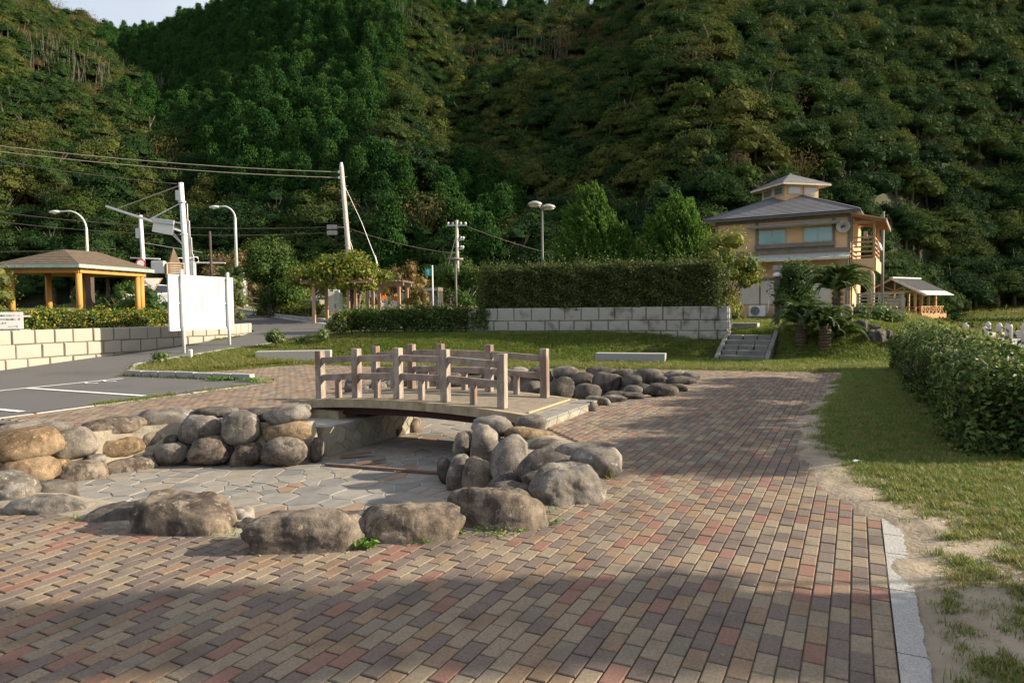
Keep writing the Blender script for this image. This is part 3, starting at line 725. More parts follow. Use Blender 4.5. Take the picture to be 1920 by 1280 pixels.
for s in (-1, 1):
    y = s * (HW - .21); us = PU[s] if s < 0 else [-1.82, -.98, -.36 + .0, .63, 1.68]
    if s > 0: us = [-1.84, -1.02, -.38, .62, 1.68]
    for u in us:
        z0 = dz(u) - .0; lean = random.uniform(-.006, .006)
        part('post', MB().hexa([(u - .062, y - .062, z0), (u + .062, y - .062, z0), (u + .062, y + .062, z0), (u - .062, y + .062, z0), (u - .062 + lean, y - .062, z0 + .82), (u + .062 + lean, y - .062, z0 + .82), (u + .062 + lean, y + .062, z0 + .82), (u - .062 + lean, y + .062, z0 + .82)]), M_post, br, bev=.008)
    for a, b in zip(us[:-1], us[1:]):
        for hz in (.655, .36):
            part('rail', MB().bar((a + .0625, y - .0 , dz(a) + hz), (b - .0625, y - .0, dz(b) + hz), .07, .105), M_rail, br, bev=.006)
        m_ = (a + b) / 2
        part('baluster', MB().box(m_ - .045, m_ + .045, y - .04, y + .04, dz(m_), dz(m_) + .30), M_post, br, bev=.006)
part('threshold_batten', MB().box(HL - .10, HL - .075, -HW + .12, HW - .12, dz(HL) - .01, dz(HL) + .028), mat('pale batten', (.5, .36, .22), .8), br)
# abutments faced with crazy stone, and the stepped stone landing on the right
M_face = [mat('facing stone %s' % n, c, .8, tuple(x * .8 for x in c), scale=4, bump=.3) for n, c in (('grey', (.25, .24, .2)), ('olive', (.27, .25, .19)), ('pale', (.33, .305, .24)))]
def crazy_wall(parent, a, b, z0, z1_, nstones, normal):
    """irregular flat stones proud of a mortar face between points a and b (local coordinates)"""
    a = Vector(a); b = Vector(b); ln = (b - a).length; ex = (b - a).normalized(); H_ = z1_ - z0
    pts = np.c_[RNG.uniform(0, ln, nstones), RNG.uniform(0, H_, nstones)]
    for _ in range(3):
        cs = voronoi_cells(pts, None, 0, 20); q = []
        for c in cs:
            p_ = np.array([[min(max(v.x, 0), ln), min(max(v.y, 0), H_)] for v in c]); q.append(p_.mean(0))
        pts = np.array(q)
    for c in voronoi_cells(pts, None, .02, 20):
        p_ = [(min(max(v.x, .004), ln - .004), min(max(v.y, .004), H_ - .004)) for v in c]
        poly = [Vector((a.x, a.y, z0)) + ex * p[0] + Vector((0, 0, p[1])) for p in p_]
        cl = [poly[0]]
        for v in poly[1:]:
            if (v - cl[-1]).length > .006: cl.append(v)
        if (cl[0] - cl[-1]).length < .006: cl.pop()
        if len(cl) < 3: continue
        nv = Vector(normal)
        part('facing_stone', MB().prism(cl, nv * -.01, nv * random.uniform(.008, .016)), M_face[random.choices((0, 1, 2), (.4, .35, .25))[0]], parent)
def abut(label, u0, u1, v0, v1, zt, face, nst, name='bridge_abutment'):
    cx, cy = uv((u0 + u1) / 2, (v0 + v1) / 2)
    t = thing(name, label, 'stonework', (cx, cy, 0), math.atan2(E_R[1], E_R[0])); hu, hv = (u1 - u0) / 2, (v1 - v0) / 2
    part('core', MB().box(-hu, hu, -hv, hv, FL - .05, zt), M_grout, t)
    return t, hu, hv
t, hu, hv = abut('grey crazy stone abutment under the left end of the bridge', -8.6, -7.35, 8.1, 10.6, -.14, None, 0)
crazy_wall(t, (hu, -hv, 0), (hu, hv, 0), FL, -.15, 26, (1, 0, 0)); crazy_wall(t, (-hu, -hv, 0), (hu, -hv, 0), FL, -.15, 14, (0, -1, 0))
t, hu, hv = abut('low crazy stone landing with flat capping at the right end of the bridge', -5.05, -3.93, 8.95, 10.75, -.15, None, 0)
crazy_wall(t, (-hu, -hv, 0), (-hu, hv, 0), FL, -.16, 24, (-1, 0, 0))
t, hu, hv = abut('pale stone step with slab capping beside the right bridge end', -4.13, -3.86, 8.62, 10.75, .09, None, 0, 'stone_step')
crazy_wall(t, (hu, -hv, 0), (hu, hv, 0), -.02, .085, 11, (1, 0, 0)); crazy_wall(t, (-hu, -hv, 0), (hu, -hv, 0), -.02, .085, 2, (0, -1, 0))
for i in range(5):
    a = -hv + 2 * hv * i / 5
    part('cap_slab', MB().box(-hu - .015, hu + .02, a + .006, a + 2 * hv / 5 - .006, .092, .13 + random.uniform(-.004, .004)), M_flag[0], t, bev=.006)
# fallen debris in the pool
M_deb = mat('rusty debris', (.16, .105, .08), .9, (.13, .08, .06), scale=9, bump=.5)
for i, (lb, p, q, wd) in enumerate([('long rotten batten lying on the pool floor under the bridge', (-2.75, 9.9), (-.95, 9.25), .06), ('short broken slat lying across the rotten batten', (-2.3, 9.85), (-1.9, 10.05), .07), ('dark splinter of timber beside the abutment foot', (-2.65, 10.35), (-2.2, 10.5), .09)]):
    o = link('timber_debris', MB().bar((*p, FL + .03 + .012 * i), (*q, FL + .035 + .02 * i), wd, .025).mesh('debris'), M_deb); tag(o, lb, 'debris')

# ------------------------------------------------------------------ granite block walls
def block_wall(name, label, a, b, ztop, courses, bl_, m, depth=.3, zbase=None, cap=0):
    """courses of rough blocks between a and b, blocks hidden below ground are left out; face on the right of a->b"""
    a = Vector(a); b = Vector(b); L_ = (b - a).length; d = (b - a) / L_; n = Vector((d.y, -d.x))
    t = thing(name, label, 'wall', ((a.x + b.x) / 2, (a.y + b.y) / 2, 0))
    core = MB(); zb = min(z1(*a), z1(*b)) - .25
    p0, p1 = a - n * .025, b - n * .025
    core.prism([rel(t, (*(p0), zb)), rel(t, (*(p1), zb)), rel(t, (*(p1 - n * depth), zb)), rel(t, (*(p0 - n * depth), zb))], (0, 0, 0), (0, 0, ztop - .012 - zb))
    part('core', core, M_mort, t)
    z = ztop
    for ci, h in enumerate(courses):
        x = -random.uniform(0, bl_) * (ci > 0); ph = random.uniform(.4, .6)
        while x < L_ - .05:
            l = bl_ * random.uniform(.82, 1.2); x0, x1 = max(x, 0), min(x + l, L_); x += l
            if L_ - x < bl_ * .35: x1 = L_; x = L_
            if x1 - x0 < .08: continue
            mid = a + d * (x0 + x1) / 2 + n * .1
            if z < z1(*mid) - .02: continue
            g = .011; p = a + d * (x0 + g); q = a + d * (x1 - g); out = random.uniform(.02, .045); zt, z0 = z - .008 * (ci > 0), z - h + .008
            j = lambda s=.009: random.uniform(-s, s)
            V = []; NN = 4
            for k, (o_, ins_) in enumerate(((-.12, 0), (0, 0), (out, .022))):
                P_ = [p + d * ins_, q - d * ins_]
                V.append([(*(P_[0] + n * (o_ + j(.004))), z0 + ins_ + j()), (*(P_[1] + n * (o_ + j(.004))), z0 + ins_ + j()), (*(P_[1] + n * (o_ + j(.004))), zt - ins_ + j() * (ci > 0)), (*(P_[0] + n * (o_ + j(.004))), zt - ins_ + j() * (ci > 0))])
            mb = MB(); mb.V = [rel(t, v) for r_ in V for v in r_]
            c_ = sum((Vector(v) for v in V[2]), Vector((0, 0, 0))) / 4; c_ += Vector((n.x, n.y, 0)) * random.uniform(.0, .018)
            mb.V.append(rel(t, c_))
            for k in range(2):
                for e in range(4):
                    f = (e + 1) % 4; mb.F.append((k * 4 + e, k * 4 + f, k * 4 + 4 + f, k * 4 + 4 + e))
            for e in range(4): mb.F.append((8 + e, 8 + (e + 1) % 4, 12))
            mb.M = [0] * len(mb.F)
            part('block', mb, m, t)
        z -= h
    return t
M_wallL = granite_mat('cream granite', (.36, .335, .28), .72)
M_wallR = granite_mat('grey granite', (.36, .35, .305), .6, stain=(.14, .125, .1))
block_wall('retaining_wall', 'cream granite block retaining wall below the hedge and gazebo on the left', (-16.6, 15.2), (-11.0, 27.2), 1.2, (.42, .42, .42, .4), .62, M_wallL)
block_wall('retaining_wall', 'short end of the cream granite wall turning uphill behind the white board', (-11.0, 27.2), (-11.2, 29.3), 1.2, (.42, .42), .6, M_wallL)
block_wall('retaining_wall', 'two course grey granite block wall carrying the tall clipped hedge', (-1.6, 24.95), (7.2, 22.72), 1.70, (.46, .36, .3), .58, M_wallR)
block_wall('retaining_wall', 'short return of the grey granite hedge wall beside the stone stairs', (7.2, 22.72), (7.9, 24.6), 1.70, (.46, .36, .3), .58, M_wallR)
block_wall('low_wall', 'low stacked granite wall at the foot of the round tree', (-12.6, 38.2), (-10.4, 37.2), 2.3, (.3, .3, .3), .42, M_wallR)
block_wall('low_wall', 'stub of granite wall beside the cycads and the lamp', (9.35, 22.6), (10.1, 22.2), 1.32, (.34, .34), .42, M_wallR)
# terrace soil behind the left wall and planter soil behind the hedge wall
M_terr = M_lawn
V, F = drape([(-11.2, 27.2), (-16.8, 15.2), (-24, 15), (-30, 30), (-14, 33), (-11.4, 29.2)], .8, lambda x, y: np.maximum(1.12 + .03 * np.sin(x * 2), zg(x, y) + .04))
structure(link('terrace_ground', mesh_np('terrace', V, F, M_terr, True)))
V, F = drape([(-1.5, 25.1), (7.1, 22.9), (7.8, 24.6), (6.5, 27.5), (-1.2, 28.5)], .8, lambda x, y: np.full(x.shape, 1.62))
structure(link('planter_ground', mesh_np('planter', V, F, M_terr, True)))

# ------------------------------------------------------------------ stairs and stone benches
D1 = Vector((.857, -.514)); D2 = Vector((.514, .857)); AN = math.atan2(-.514, .857)
M_step = granite_mat('grey step granite', (.21, .205, .19), .5, stain=(.12, .115, .1))
st = thing('stone_stairs', 'five rough grey granite steps climbing the grass bank to the building', 'stairs', (6.42, 21.62, 0), AN)
for i in range(5):
    y0 = i * .29
    for k in range(3):
        a = .16 + k * .45 + random.uniform(-.05, .05) * (0 < k); b = .16 + (k + 1) * .45 - .006
        part('step', MB().box(a, b, y0 + random.uniform(0, .012), y0 + .36, -.1 + i * .15 - .02, (i + 1) * .15), M_step, st, bev=.02)
for s in (0.0, 1.52):
    for k in range(3):
        y0 = -.06 + k * .56
        z0, z1_ = .06 + k * .27, .06 + (k + 1) * .27
        part('side_stone', MB().hexa([(s, y0, -.1), (s + .14, y0, -.1), (s + .14, y0 + .55, z1_ - .2), (s, y0 + .55, z1_ - .2), (s, y0, z0 + .03), (s + .14, y0, z0 + .03), (s + .14, y0 + .55, z1_ + .06), (s, y0 + .55, z1_ + .06)]), M_step, st, bev=.015)
M_bench = granite_mat('bench granite', (.36, .355, .335), .6)
def stone_bench(label, a, b, h, wd=.42, z=None):
    a = Vector(a); b = Vector(b); c = (a + b) / 2; an = math.atan2(b.y - a.y, b.x - a.x); L_ = (b - a).length / 2
    t = link('stone_bench', MB().hexa([(-L_, -wd / 2, -.06), (L_, -wd / 2, -.06), (L_, wd / 2, -.06), (-L_, wd / 2, -.06), (-L_ - .01, -wd / 2 - .01, h), (L_ + .01, -wd / 2 - .01, h), (L_ + .01, wd / 2 + .01, h), (-L_ - .01, wd / 2 + .01, h)]).mesh('bench'), M_bench, bev=.012)
    t.location = (c.x, c.y, z1(c.x, c.y) if z is None else z); t.rotation_euler = (0, 0, an)
    return tag(t, label, 'bench', 'solid granite benches on the lawn edge')
stone_bench('solid granite bench on the grass left of the stone stairs', (2.62, 21.1), (4.6, 20.45), .30)
stone_bench('sunlit pale granite bench on the grass just left of the bridge railing', (-8.2, 21.9), (-5.9, 22.2), .32)
stone_bench('granite bench half hidden behind the bridge posts', (-1.6, 21.3), (-.35, 21.1), .32)
stone_bench('low granite slab seat in the grass at the foot of the building wall', (8.0, 25.8), (9.1, 25.2), .26, .5)
# white peg and scrap of paper
tag(link('marker_peg', MB().box(-.05, .05, -.05, .05, -.1, .28).mesh('peg'), mat('white peg paint', (.8, .8, .78), .6), bev=.01, loc=(-10.2, 21.6, z1(-10.2, 21.6))), 'short white peg standing in the grass below the white board', 'marker')
o = link('paper_scrap', MB().add([(-.035, -.025, .0), (.03, -.015, .015), (.035, .015, .004), (.0, .025, .018), (-.03, .02, .006)], [(0, 1, 2, 3, 4)]).mesh('scrap'), mat('paper', (.8, .8, .8), .7), loc=(3.55, 7.0, .05)); tag(o, 'crumpled scrap of white paper lying in the shaded grass', 'litter')

# ------------------------------------------------------------------ white notice board (seen from behind)
M_white = mat('white painted metal', (.66, .66, .65), .5, (.6, .6, .59), scale=3, bump=.05, spec=.4)
M_galv = mat('galvanised steel', (.52, .53, .54), .45, (.44, .45, .46), scale=20, bump=.1, metal=.5)
M_wpole = mat('grey white pole paint', (.62, .63, .63), .5, (.52, .53, .53), scale=3, bump=.08)
a = Vector((-10.96, 22.68)); b = Vector((-10.3, 24.75)); an = math.atan2(b.y - a.y, b.x - a.x); L_ = (b - a).length
t = thing('notice_board', 'large white notice board on two posts, seen from its ribbed back', 'notice board', (a.x, a.y, 0), an)
za = z1(*a)
for u in (0, L_): part('post', MB().tube([(u, -.06, za - .2), (u, -.06, 2.98 + .12)], .052, 14), M_wpole, t, smooth=True)
x0, x1, zb, zt = -.52, L_ + .32, 1.08, 2.92
part('panel', MB().box(x0, x1, .02, .045, zb, zt), M_white, t)
fr = [(x0, x0 + .05, zb, zt), (x1 - .05, x1, zb, zt), (x0 + .052, x1 - .052, zb, zb + .05), (x0 + .052, x1 - .052, zt - .05, zt)]
for q in fr: part('frame', MB().box(q[0], q[1], -.015, .018, q[2], q[3]), M_white, t)
part('rib', MB().box(x0 + .052, x1 - .052, -.008, .018, 1.97, 2.005), M_white, t)
for u in (.14, .98, 1.78, x1 - .2): part('rib', MB().box(u, u + .032, -.012, .018, zb + .052, zt - .052), M_white, t)

# white notice with Japanese text, on a low rack
t = thing('notice_sign', 'small white sign with Japanese writing on a low white rack above the granite wall', 'sign', (-14.95, 20.15, 1.12), math.atan2(.62, .45) - .62)
W_, H_ = .93, .50
part('panel', MB().box(-W_ / 2, W_ / 2, -.015, 0, .12, .12 + H_), M_white, t, bev=.004)
M_tk = mat('black lettering', (.05, .05, .06), .6, bump=0); M_tr = mat('red lettering', (.5, .06, .05), .6, bump=0); M_tb = mat('blue lettering', (.08, .16, .5), .6, bump=0)
for body, x, z, m_, s_ in (('キャンプ場内での', -.12, .51, M_tk, .068), ('スケート', .27, .51, M_tr, .068), ('ボード', -.27, .40, M_tr, .068), ('等の行為は固く', .06, .40, M_tk, .068), ('禁', .36, .40, M_tr, .068), ('止', -.345, .29, M_tr, .068), ('いたします', -.12, .29, M_tk, .068), ('キャンプ場', .2, .19, M_tb, .05)):
    text('lettering', body, s_, m_, t, (x, -.0175, z), (math.pi / 2, 0, 0))
for zz in (.05, .47): part('rail', MB().box(-.85, .62, .03, .07, zz, zz + .05), M_white, t)
for xx in (-.28, .25): part('leg', MB().box(xx, xx + .05, .002, .028, -.12, .5), mat('pale timber', (.45, .40, .3), .8), t)

# ------------------------------------------------------------------ gazebo
M_yel = mat('ochre painted timber', (.42, .225, .055), .6, (.36, .19, .045), scale=3, bump=.08, stretch=(1, 1, .3))
M_rbrown = mat('brown roof shingles', (.112, .085, .058), .9, (.078, .06, .042), scale=5, bump=.4, bscale=30)
M_copper = mat('verdigris copper', (.27, .36, .33), .6, (.20, .27, .25), scale=6, bump=.1, stain=(.2, .16, .12), sscale=3)
gz = 1.12
FLc, FRc = Vector((-18.6, 24.6)), Vector((-15.7, 24.9)); BRc = Vector((-14.95, 28.7)); BLc = FLc + BRc - FRc
ctr = (FLc + BRc) / 2
t = thing('gazebo', 'open gazebo with brown hipped roof, green copper eaves and round ochre posts', 'gazebo', (ctr.x, ctr.y, gz), math.atan2((FRc - FLc).y, (FRc - FLc).x))
ax = (FRc - FLc).normalized(); ay = Vector((-ax.y, ax.x))
hx = (FRc - FLc).length / 2; hy = (BRc - FRc).dot(ay) / 2
sh = (BRc - FRc).dot(ax)
ez = 2.36
def gp(sx, sy, z): return (sx * hx + sh / 2 * sy, sy * hy, z)
apexes = [(-.12, -.25, 3.02), (.1, .35, 3.0)]
C4 = [(-1, -1), (1, -1), (1, 1), (-1, 1)]
for (i, j), (pa, pb) in zip(((0, 1), (1, 2), (2, 3), (3, 0)), ((0, 0), (0, 1), (1, 1), (1, 0))):
    A, B = Vector(gp(*C4[i], ez)), Vector(gp(*C4[j], ez))
    P, Q = Vector(gp(apexes[pb][0], apexes[pb][1], 3.0)), Vector(gp(apexes[pa][0], apexes[pa][1], 3.0))
    rows_ = 9
    for r in range(rows_):                            # courses of shingles, each lapping the one below
        u0, u1 = r / rows_, (r + 1) / rows_
        a_, b_ = A.lerp(Q, u0), B.lerp(P, u0); c_, d_ = B.lerp(P, u1), A.lerp(Q, u1)
        if (c_ - d_).length < 1e-3: c_ = c_ + (b_ - a_) * .01
        lift = Vector((0, 0, .022)); nn = Vector((0, 0, .008))
        part('shingle_course', MB().hexa([a_, b_, c_, d_, a_ + lift, b_ + lift, c_ + nn, d_ + nn]), M_rbrown, t)
    part('fascia', MB().bar(A + Vector((0, 0, -.065)), B + Vector((0, 0, -.065)), .03, .13), M_copper, t)
    part('eave_beam', MB().bar(A * .86 + Vector((0, 0, ez * .14 - .22)), B * .86 + Vector((0, 0, ez * .14 - .22)), .10, .17), M_yel, t)
    part('soffit', MB().add([A * .99 + Vector((0, 0, ez * .01 - .09)), B * .99 + Vector((0, 0, ez * .01 - .09)), B * .8 + Vector((0, 0, ez * .2 - .09)), A * .8 + Vector((0, 0, ez * .2 - .09))], [(0, 1, 2, 3)]), M_yel, t)
for k in range(10):
    s = -.85 + 1.7 * k / 9
    for sg in (-1, 1):
        p = Vector(gp(s, sg * 1.0, ez - .10)); q = Vector(gp(s * .3, 0, 2.62))
        part('rafter', MB().bar(p, q, .07, .1), M_yel, t)
for k in range(8):
    s = -.8 + 1.6 * k / 7
    for sg in (-1, 1):
        p = Vector(gp(sg * 1.0, s, ez - .10)); q = Vector(gp(0, s * .4, 2.62)); part('rafter', MB().bar(p, q, .07, .1), M_yel, t)
for (sx, sy) in [(-.8, -.82), (.8, -.82), (.8, .82), (-.8, .82), (.8, .70), (-.8, 0.0)]:
    q = gp(sx, sy, 0); part('post', MB().tube([(q[0], q[1], -.2), (q[0], q[1], ez - .12)], .105, 16), M_yel, t, smooth=True)
q0, q1 = Vector(gp(-.5, .5, .42)), Vector(gp(.7, .5, .42)); part('bench_seat', MB().bar(q0, q1, .38, .06), M_yel, t)
for f in (.1, .9): q = q0.lerp(q1, f); part('bench_leg', MB().box(q.x - .05, q.x + .05, q.y - .15, q.y + .15, -.1, .39), M_yel, t)
M_dkwood = mat('dark brown timber', (.085, .06, .045), .8, (.055, .04, .03), scale=5, bump=.3)
o = link('timber_post', MB().box(-.13, .13, -.13, .13, -.2, 3.0).mesh('post'), M_dkwood, bev=.01, loc=(-18.6, 30.2, 1.05)); tag(o, 'thick dark timber post standing behind the ochre gazebo', 'post')

# ------------------------------------------------------------------ lamps, poles and signals on the road
def street_lamp(label, x, y, zb, zt, reach, group='curved street lamps along the road'):
    t = thing('street_lamp', label, 'street lamp', (x, y, zb), group=group); h = zt - zb; r = abs(reach) * .55; sgn = math.copysign(1, reach)
    pts = [(0, 0, -.2), (0, 0, h - r)] + [(sgn * r * (1 - math.cos(a)), 0, h - r + r * math.sin(a)) for a in np.linspace(.15, 1.45, 9)] + [(reach * .82, 0, h - .03)]
    part('pole', MB().tube(pts, [.10] + [.075] + [.05] * 10, 12), M_wpole, t, smooth=True)
    part('lamp_head', MB().lathe((0, 0, 0), [(.02, .30), (.13, .24), (.17, .05), (.17, -.05), (.12, -.26), (.03, -.32)], 12), mat('lamp housing', (.6, .61, .6), .4), t, smooth=True)
    hd = LAST; hd.location = (reach * .92, 0, h - .05); hd.rotation_euler = (0, rad(88) * 1, 0); hd.scale = (.62, 1, 1.1)
    part('lens', MB().lathe((0, 0, 0), [(.005, -.09), (.11, -.055), (.15, 0)], 12), glass_mat('lamp lens', (.75, .75, .7), .2), t, smooth=True)
    LAST.location = (reach * .92, 0, h - .10)
    part('band', MB().lathe((0, 0, h * .62), [(.09, -.08), (.09, .08)], 12), M_galv, t)
    return t
street_lamp('tall white street lamp with curved arm rising behind the gazebo roof', -26.55, 43, 2.1, 8.1, -2.1)
t = thing('stone_pillar', 'rough grey granite pillar at the foot of the curved street lamp', 'pillar', (-18.0, 45.3, 0))
for k in range(4): part('pillar_block', MB().box(-.42 + k * .02 * (k % 2), .42, -.35, .35, 1.9 + k * .67, 1.9 + (k + 1) * .67 - .012), granite_mat('pillar granite', (.42, .41, .38), .6), t, bev=.04)
street_lamp('white curved street lamp standing on the granite pillar', -18.15, 45.3, 4.58, 8.65, -1.45)

t = thing('signal_gantry', 'thick white pole with long cantilever arm, stay rods and a sign box', 'gantry pole', (-21.35, 45, 1.9))
P = MB().tube([(0.05, 0, -.3), (-.02, 0, 4.2), (-.15, 0, 8.25)], [.20, .185, .15], 16); part('pole', P, M_wpole, t, smooth=True)
part('arm', MB().tube([(0.0, 0, 5.05), (-5.1, 0, 6.78)], [.10, .075], 12), M_white, t, smooth=True)
part('stay_rod', MB().tube([(-.15, 0, 8.1), (-4.4, 0, 6.6)], .035, 8), mat('rusty rod', (.42, .36, .26), .7), t)
part('stay_rod', MB().tube([(-.1, 0, 7.0), (-2.2, 0, 5.9)], .03, 8), M_wpole, t)
part('stay_rod', MB().tube([(-.05, .1, 7.05), (-2.4, .1, 5.9)], .03, 8), M_wpole, t)
part('stay_rod', MB().tube([(.0, 0, 4.05), (-1.3, 0, 5.4)], .035, 8), M_wpole, t)
part('stay_rod', MB().tube([(.0, .12, 4.0), (-1.1, .12, 5.4)], .035, 8), M_wpole, t)
part('arm_brace', MB().tube([(.0, 0, 5.6), (-1.7, 0, 5.85)], .05, 8), M_white, t)
part('sign_box', MB().box(-2.1, -.75, -.2, -.02, 4.98, 5.62), M_white, t, bev=.02); LAST.rotation_euler = (0, rad(11), 0); LAST.location = (-.95, 0, -.2)
part('sign_box', MB().box(-2.0, -.6, -.3, -.16, 5.45, 5.75), M_galv, t, bev=.02); LAST.rotation_euler = (0, rad(8), 0); LAST.location = (-.75, 0, .0)
part('control_box', MB().box(-.48, -.2, -.15, .15, 7.1, 7.75), M_galv, t, bev=.02)
for k in range(4): part('conduit', MB().tube([(.25 + k * .11, .1, -.2), (.17 + k * .1, .1, 6.9 - k * 1.1)], .03, 6), M_galv, t)
for zz in (1.1, 3.0, 4.9, 7.0): part('band', MB().lathe((0, 0, zz), [(.24, -.05), (.24, .05)], 12), M_galv, t); LAST.location = (-.02 * zz + .03, 0, 0)
# wooden utility pole stub behind
o = link('timber_pole', MB().tube([(0, 0, -.5), (-.05, 0, 5.2)], [.1, .08], 8).mesh('pole'), M_dkwood, smooth=True, loc=(-20.1, 46, 1.9)); tag(o, 'thin dark timber pole just right of the white gantry pole', 'utility pole')

t = thing('traffic_signal', 'white traffic signal pole with two signal heads on short arms', 'traffic light', (-25.75, 48, 2.0))
part('pole', MB().tube([(0.1, 0, -.3), (-.08, 0, 6.5)], [.16, .12], 14), M_wpole, t, smooth=True)
part('arm', MB().tube([(-.9, 0, 3.55), (1.2, 0, 3.45)], .045, 8), M_white, t)
part('stay_rod', MB().tube([(0, 0, 4.6), (4.0, .3, 3.9)], .02, 6), M_galv, t)
part('signal_box', MB().box(.65, 1.55, -.25, .15, 2.45, 3.3), M_white, t, bev=.04)
part('arm', MB().tube([(1.4, 0, 2.95), (3.1, 0, 3.15)], .05, 8), M_white, t)
M_blk = mat('black visor', (.02, .02, .02), .5, bump=0)
hd = part('signal_head', MB().box(-.75, .75, -.15, .15, -.25, .25), M_white, t, bev=.08); hd.location = (3.1, -.1, 3.3); hd.rotation_euler = (0, rad(-6), rad(35))
for k, c in enumerate(((.01, .12, .09), (.2, .13, .02), (.2, .02, .02))):
    v = part('visor', MB().lathe((0, 0, 0), [(.19, 0), (.19, .3), (.175, .3), (.175, 0)], 14), M_blk, hd); v.location = (-.48 + .48 * k, -.155, 0); v.rotation_euler = (rad(90), 0, 0)
    v = part('lens', MB().lathe((0, 0, 0), [(.16, 0), (.1, .05), (.01, .07)], 14), glass_mat('signal lens', c, .2), hd, smooth=True); v.location = (-.48 + .48 * k, -.16, 0); v.rotation_euler = (rad(90), 0, 0)
part('control_box', MB().box(-.42, -.14, -.12, .12, 4.9, 5.6), M_galv, t, bev=.02)
t = thing('traffic_signal', 'dark backed signal head half hidden behind the white gantry pole', 'traffic light', (-21.9, 47, 2.0))
part('pole', MB().tube([(0, 0, -.3), (0, 0, 3.2)], .06, 10), M_wpole, t)
part('signal_head', MB().box(-.1, .22, -.2, .2, 1.6, 3.15), M_white, t, bev=.05)
for k in range(3): v = part('visor', MB().lathe((0, 0, 0), [(.17, 0), (.17, .3), (.155, .3), (.155, 0)], 12), M_blk, t); v.location = (-.12, 0, 1.85 + .5 * k); v.rotation_euler = (0, rad(-90), 0)
part('arm', MB().tube([(0, 0, 3.1), (2.3, 0, 3.05)], .05, 8), M_white, t)

t = thing('road_sign', 'round white road sign with red rim above the gazebo eaves', 'road sign', (-25.5, 47.2, 2.0))
M_red = mat('sign red', (.42, .03, .03), .5, bump=0)
part('post', MB().tube([(0, .05, -.3), (0, .05, 3.4)], .035, 8), M_galv, t)
v = part('disc', MB().lathe((0, 0, 0), [(.32, -.01), (.32, .01)], 24), M_red, t); v.location = (0, 0, 3.1); v.rotation_euler = (rad(90), 0, rad(15))
v = part('face', MB().lathe((0, 0, 0), [(.23, -.014), (.23, .014)], 24), M_white, t); v.location = (0, 0, 3.1); v.rotation_euler = (rad(90), 0, rad(15))
t = thing('yield_sign', 'faded white inverted triangle sign on a leaning post right of the gazebo', 'road sign', (-17.2, 33, 1.15), rad(20))
part('post', MB().tube([(.06, .04, -.3), (-.1, .04, 2.2)], .04, 8), M_wpole, t)
for s_, y_, m_ in ((.46, 0, mat('faded sign orange', (.6, .4, .25), .5)), (.37, -.008, M_white)):
    part('triangle', MB().prism([(-s_ - .08, y_, 2.05 + s_ * .35), (s_ - .08, y_, 2.05 + s_ * .35), (-.08, y_, 2.05 - s_ * 1.2)], (0, -.004, 0), (0, .004, 0)), m_, t)
part('plate', MB().box(-.38, .3, -.012, 0, .95, 1.22), M_white, t)

# carved timber guide post
M_carve = mat('carved brown timber', (.20, .135, .09), .8, (.13, .085, .06), scale=4, bump=.3, stretch=(1, 1, .3))
M_cedge = mat('pale timber edge', (.52, .43, .31), .8)
t = thing('guide_post', 'carved brown timber guide post with pointed top and white characters', 'guide post', (-14.75, 30, 1.1), rad(38))
for (x, y) in ((-.18, 0), (.16, .14)): part('leg', MB().box(x - .07, x + .07, y - .06, y + .06, -.3, 2.15), M_carve, t)
part('body', MB().hexa([(-.32, -.28, 2.1), (.32, -.28, 2.1), (.32, .28, 2.1), (-.32, .28, 2.1), (-.34, -.3, 2.72), (.34, -.3, 2.72), (.34, .3, 2.72), (-.34, .3, 2.72)]), M_carve, t, bev=.015)
part('pointed_top', MB().add([(-.22, -.2, 2.72), (.22, -.2, 2.72), (.22, .2, 2.72), (-.22, .2, 2.72), (0, 0, 3.42)], [(0, 1, 4), (1, 2, 4), (2, 3, 4), (3, 0, 4)]), M_carve, t)
for (x, y) in ((-.34, -.3), (.33, -.3), (.33, .29)): part('edge_batten', MB().box(x - .02, x + .02, y - .02, y + .02, 2.08, 2.74), M_cedge, t)
for zz in (2.1, 2.72): part('edge_batten', MB().box(-.32, .31, -.325, -.301, zz - .02, zz + .02), M_cedge, t)
M_wch = mat('white carved character', (.75, .72, .66), .7, bump=0)
for k, ch in enumerate('FUBF'): text('character', ch, .17, M_wch, t, (.345, -.0, 2.64 - .15 * k), (math.pi / 2, 0, math.pi / 2), .003)
for k in range(5): part('carved_line', MB().box(-.25, .22, -.307, -.303, 2.2 + k * .1, 2.235 + k * .1), M_cedge, t)

# utility poles
M_conc = mat('concrete pole', (.47, .435, .38), .85, (.36, .33, .29), scale=3, bump=.2)
M_ins = mat('white insulator', (.75, .75, .74), .3, bump=0)
t = thing('utility_pole', 'tall leaning concrete utility pole above the vine arbour', 'utility pole', (-12.95, 55, 2.2))
part('pole', MB().tube([(.1, 0, -1), (-.03, 0, 3.6), (-.5, 0, 11.0)], [.235, .215, .165], 14), M_conc, t, smooth=True)
part('pole_cap', MB().lathe((-.5, 0, 11.0), [(.15, 0), (.12, .15), (.09, .3)], 12), M_ins, t)
for zz in (10.55, 10.1): part('insulator', MB().lathe((-.68, 0, zz), [(.05, -.12), (.12, -.06), (.12, .02), (.05, .12)], 10), M_ins, t)
for k in range(22):
    zz = 2.6 + k * .36; xx = -.02 - .45 * max(0, (zz - 3.6)) / 7.4; sg = 1 if k % 2 else -1
    part('step_bolt', MB().tube([(xx + sg * .15, 0, zz), (xx + sg * .36, 0, zz)], .014, 5), M_galv, t)
for zz in (5.75, 6.2): part('terminal_box', MB().box(-1.75, -.95, -.15, .15, zz - .17, zz + .17), mat('grey box', (.33, .32, .30), .6), t, bev=.03)
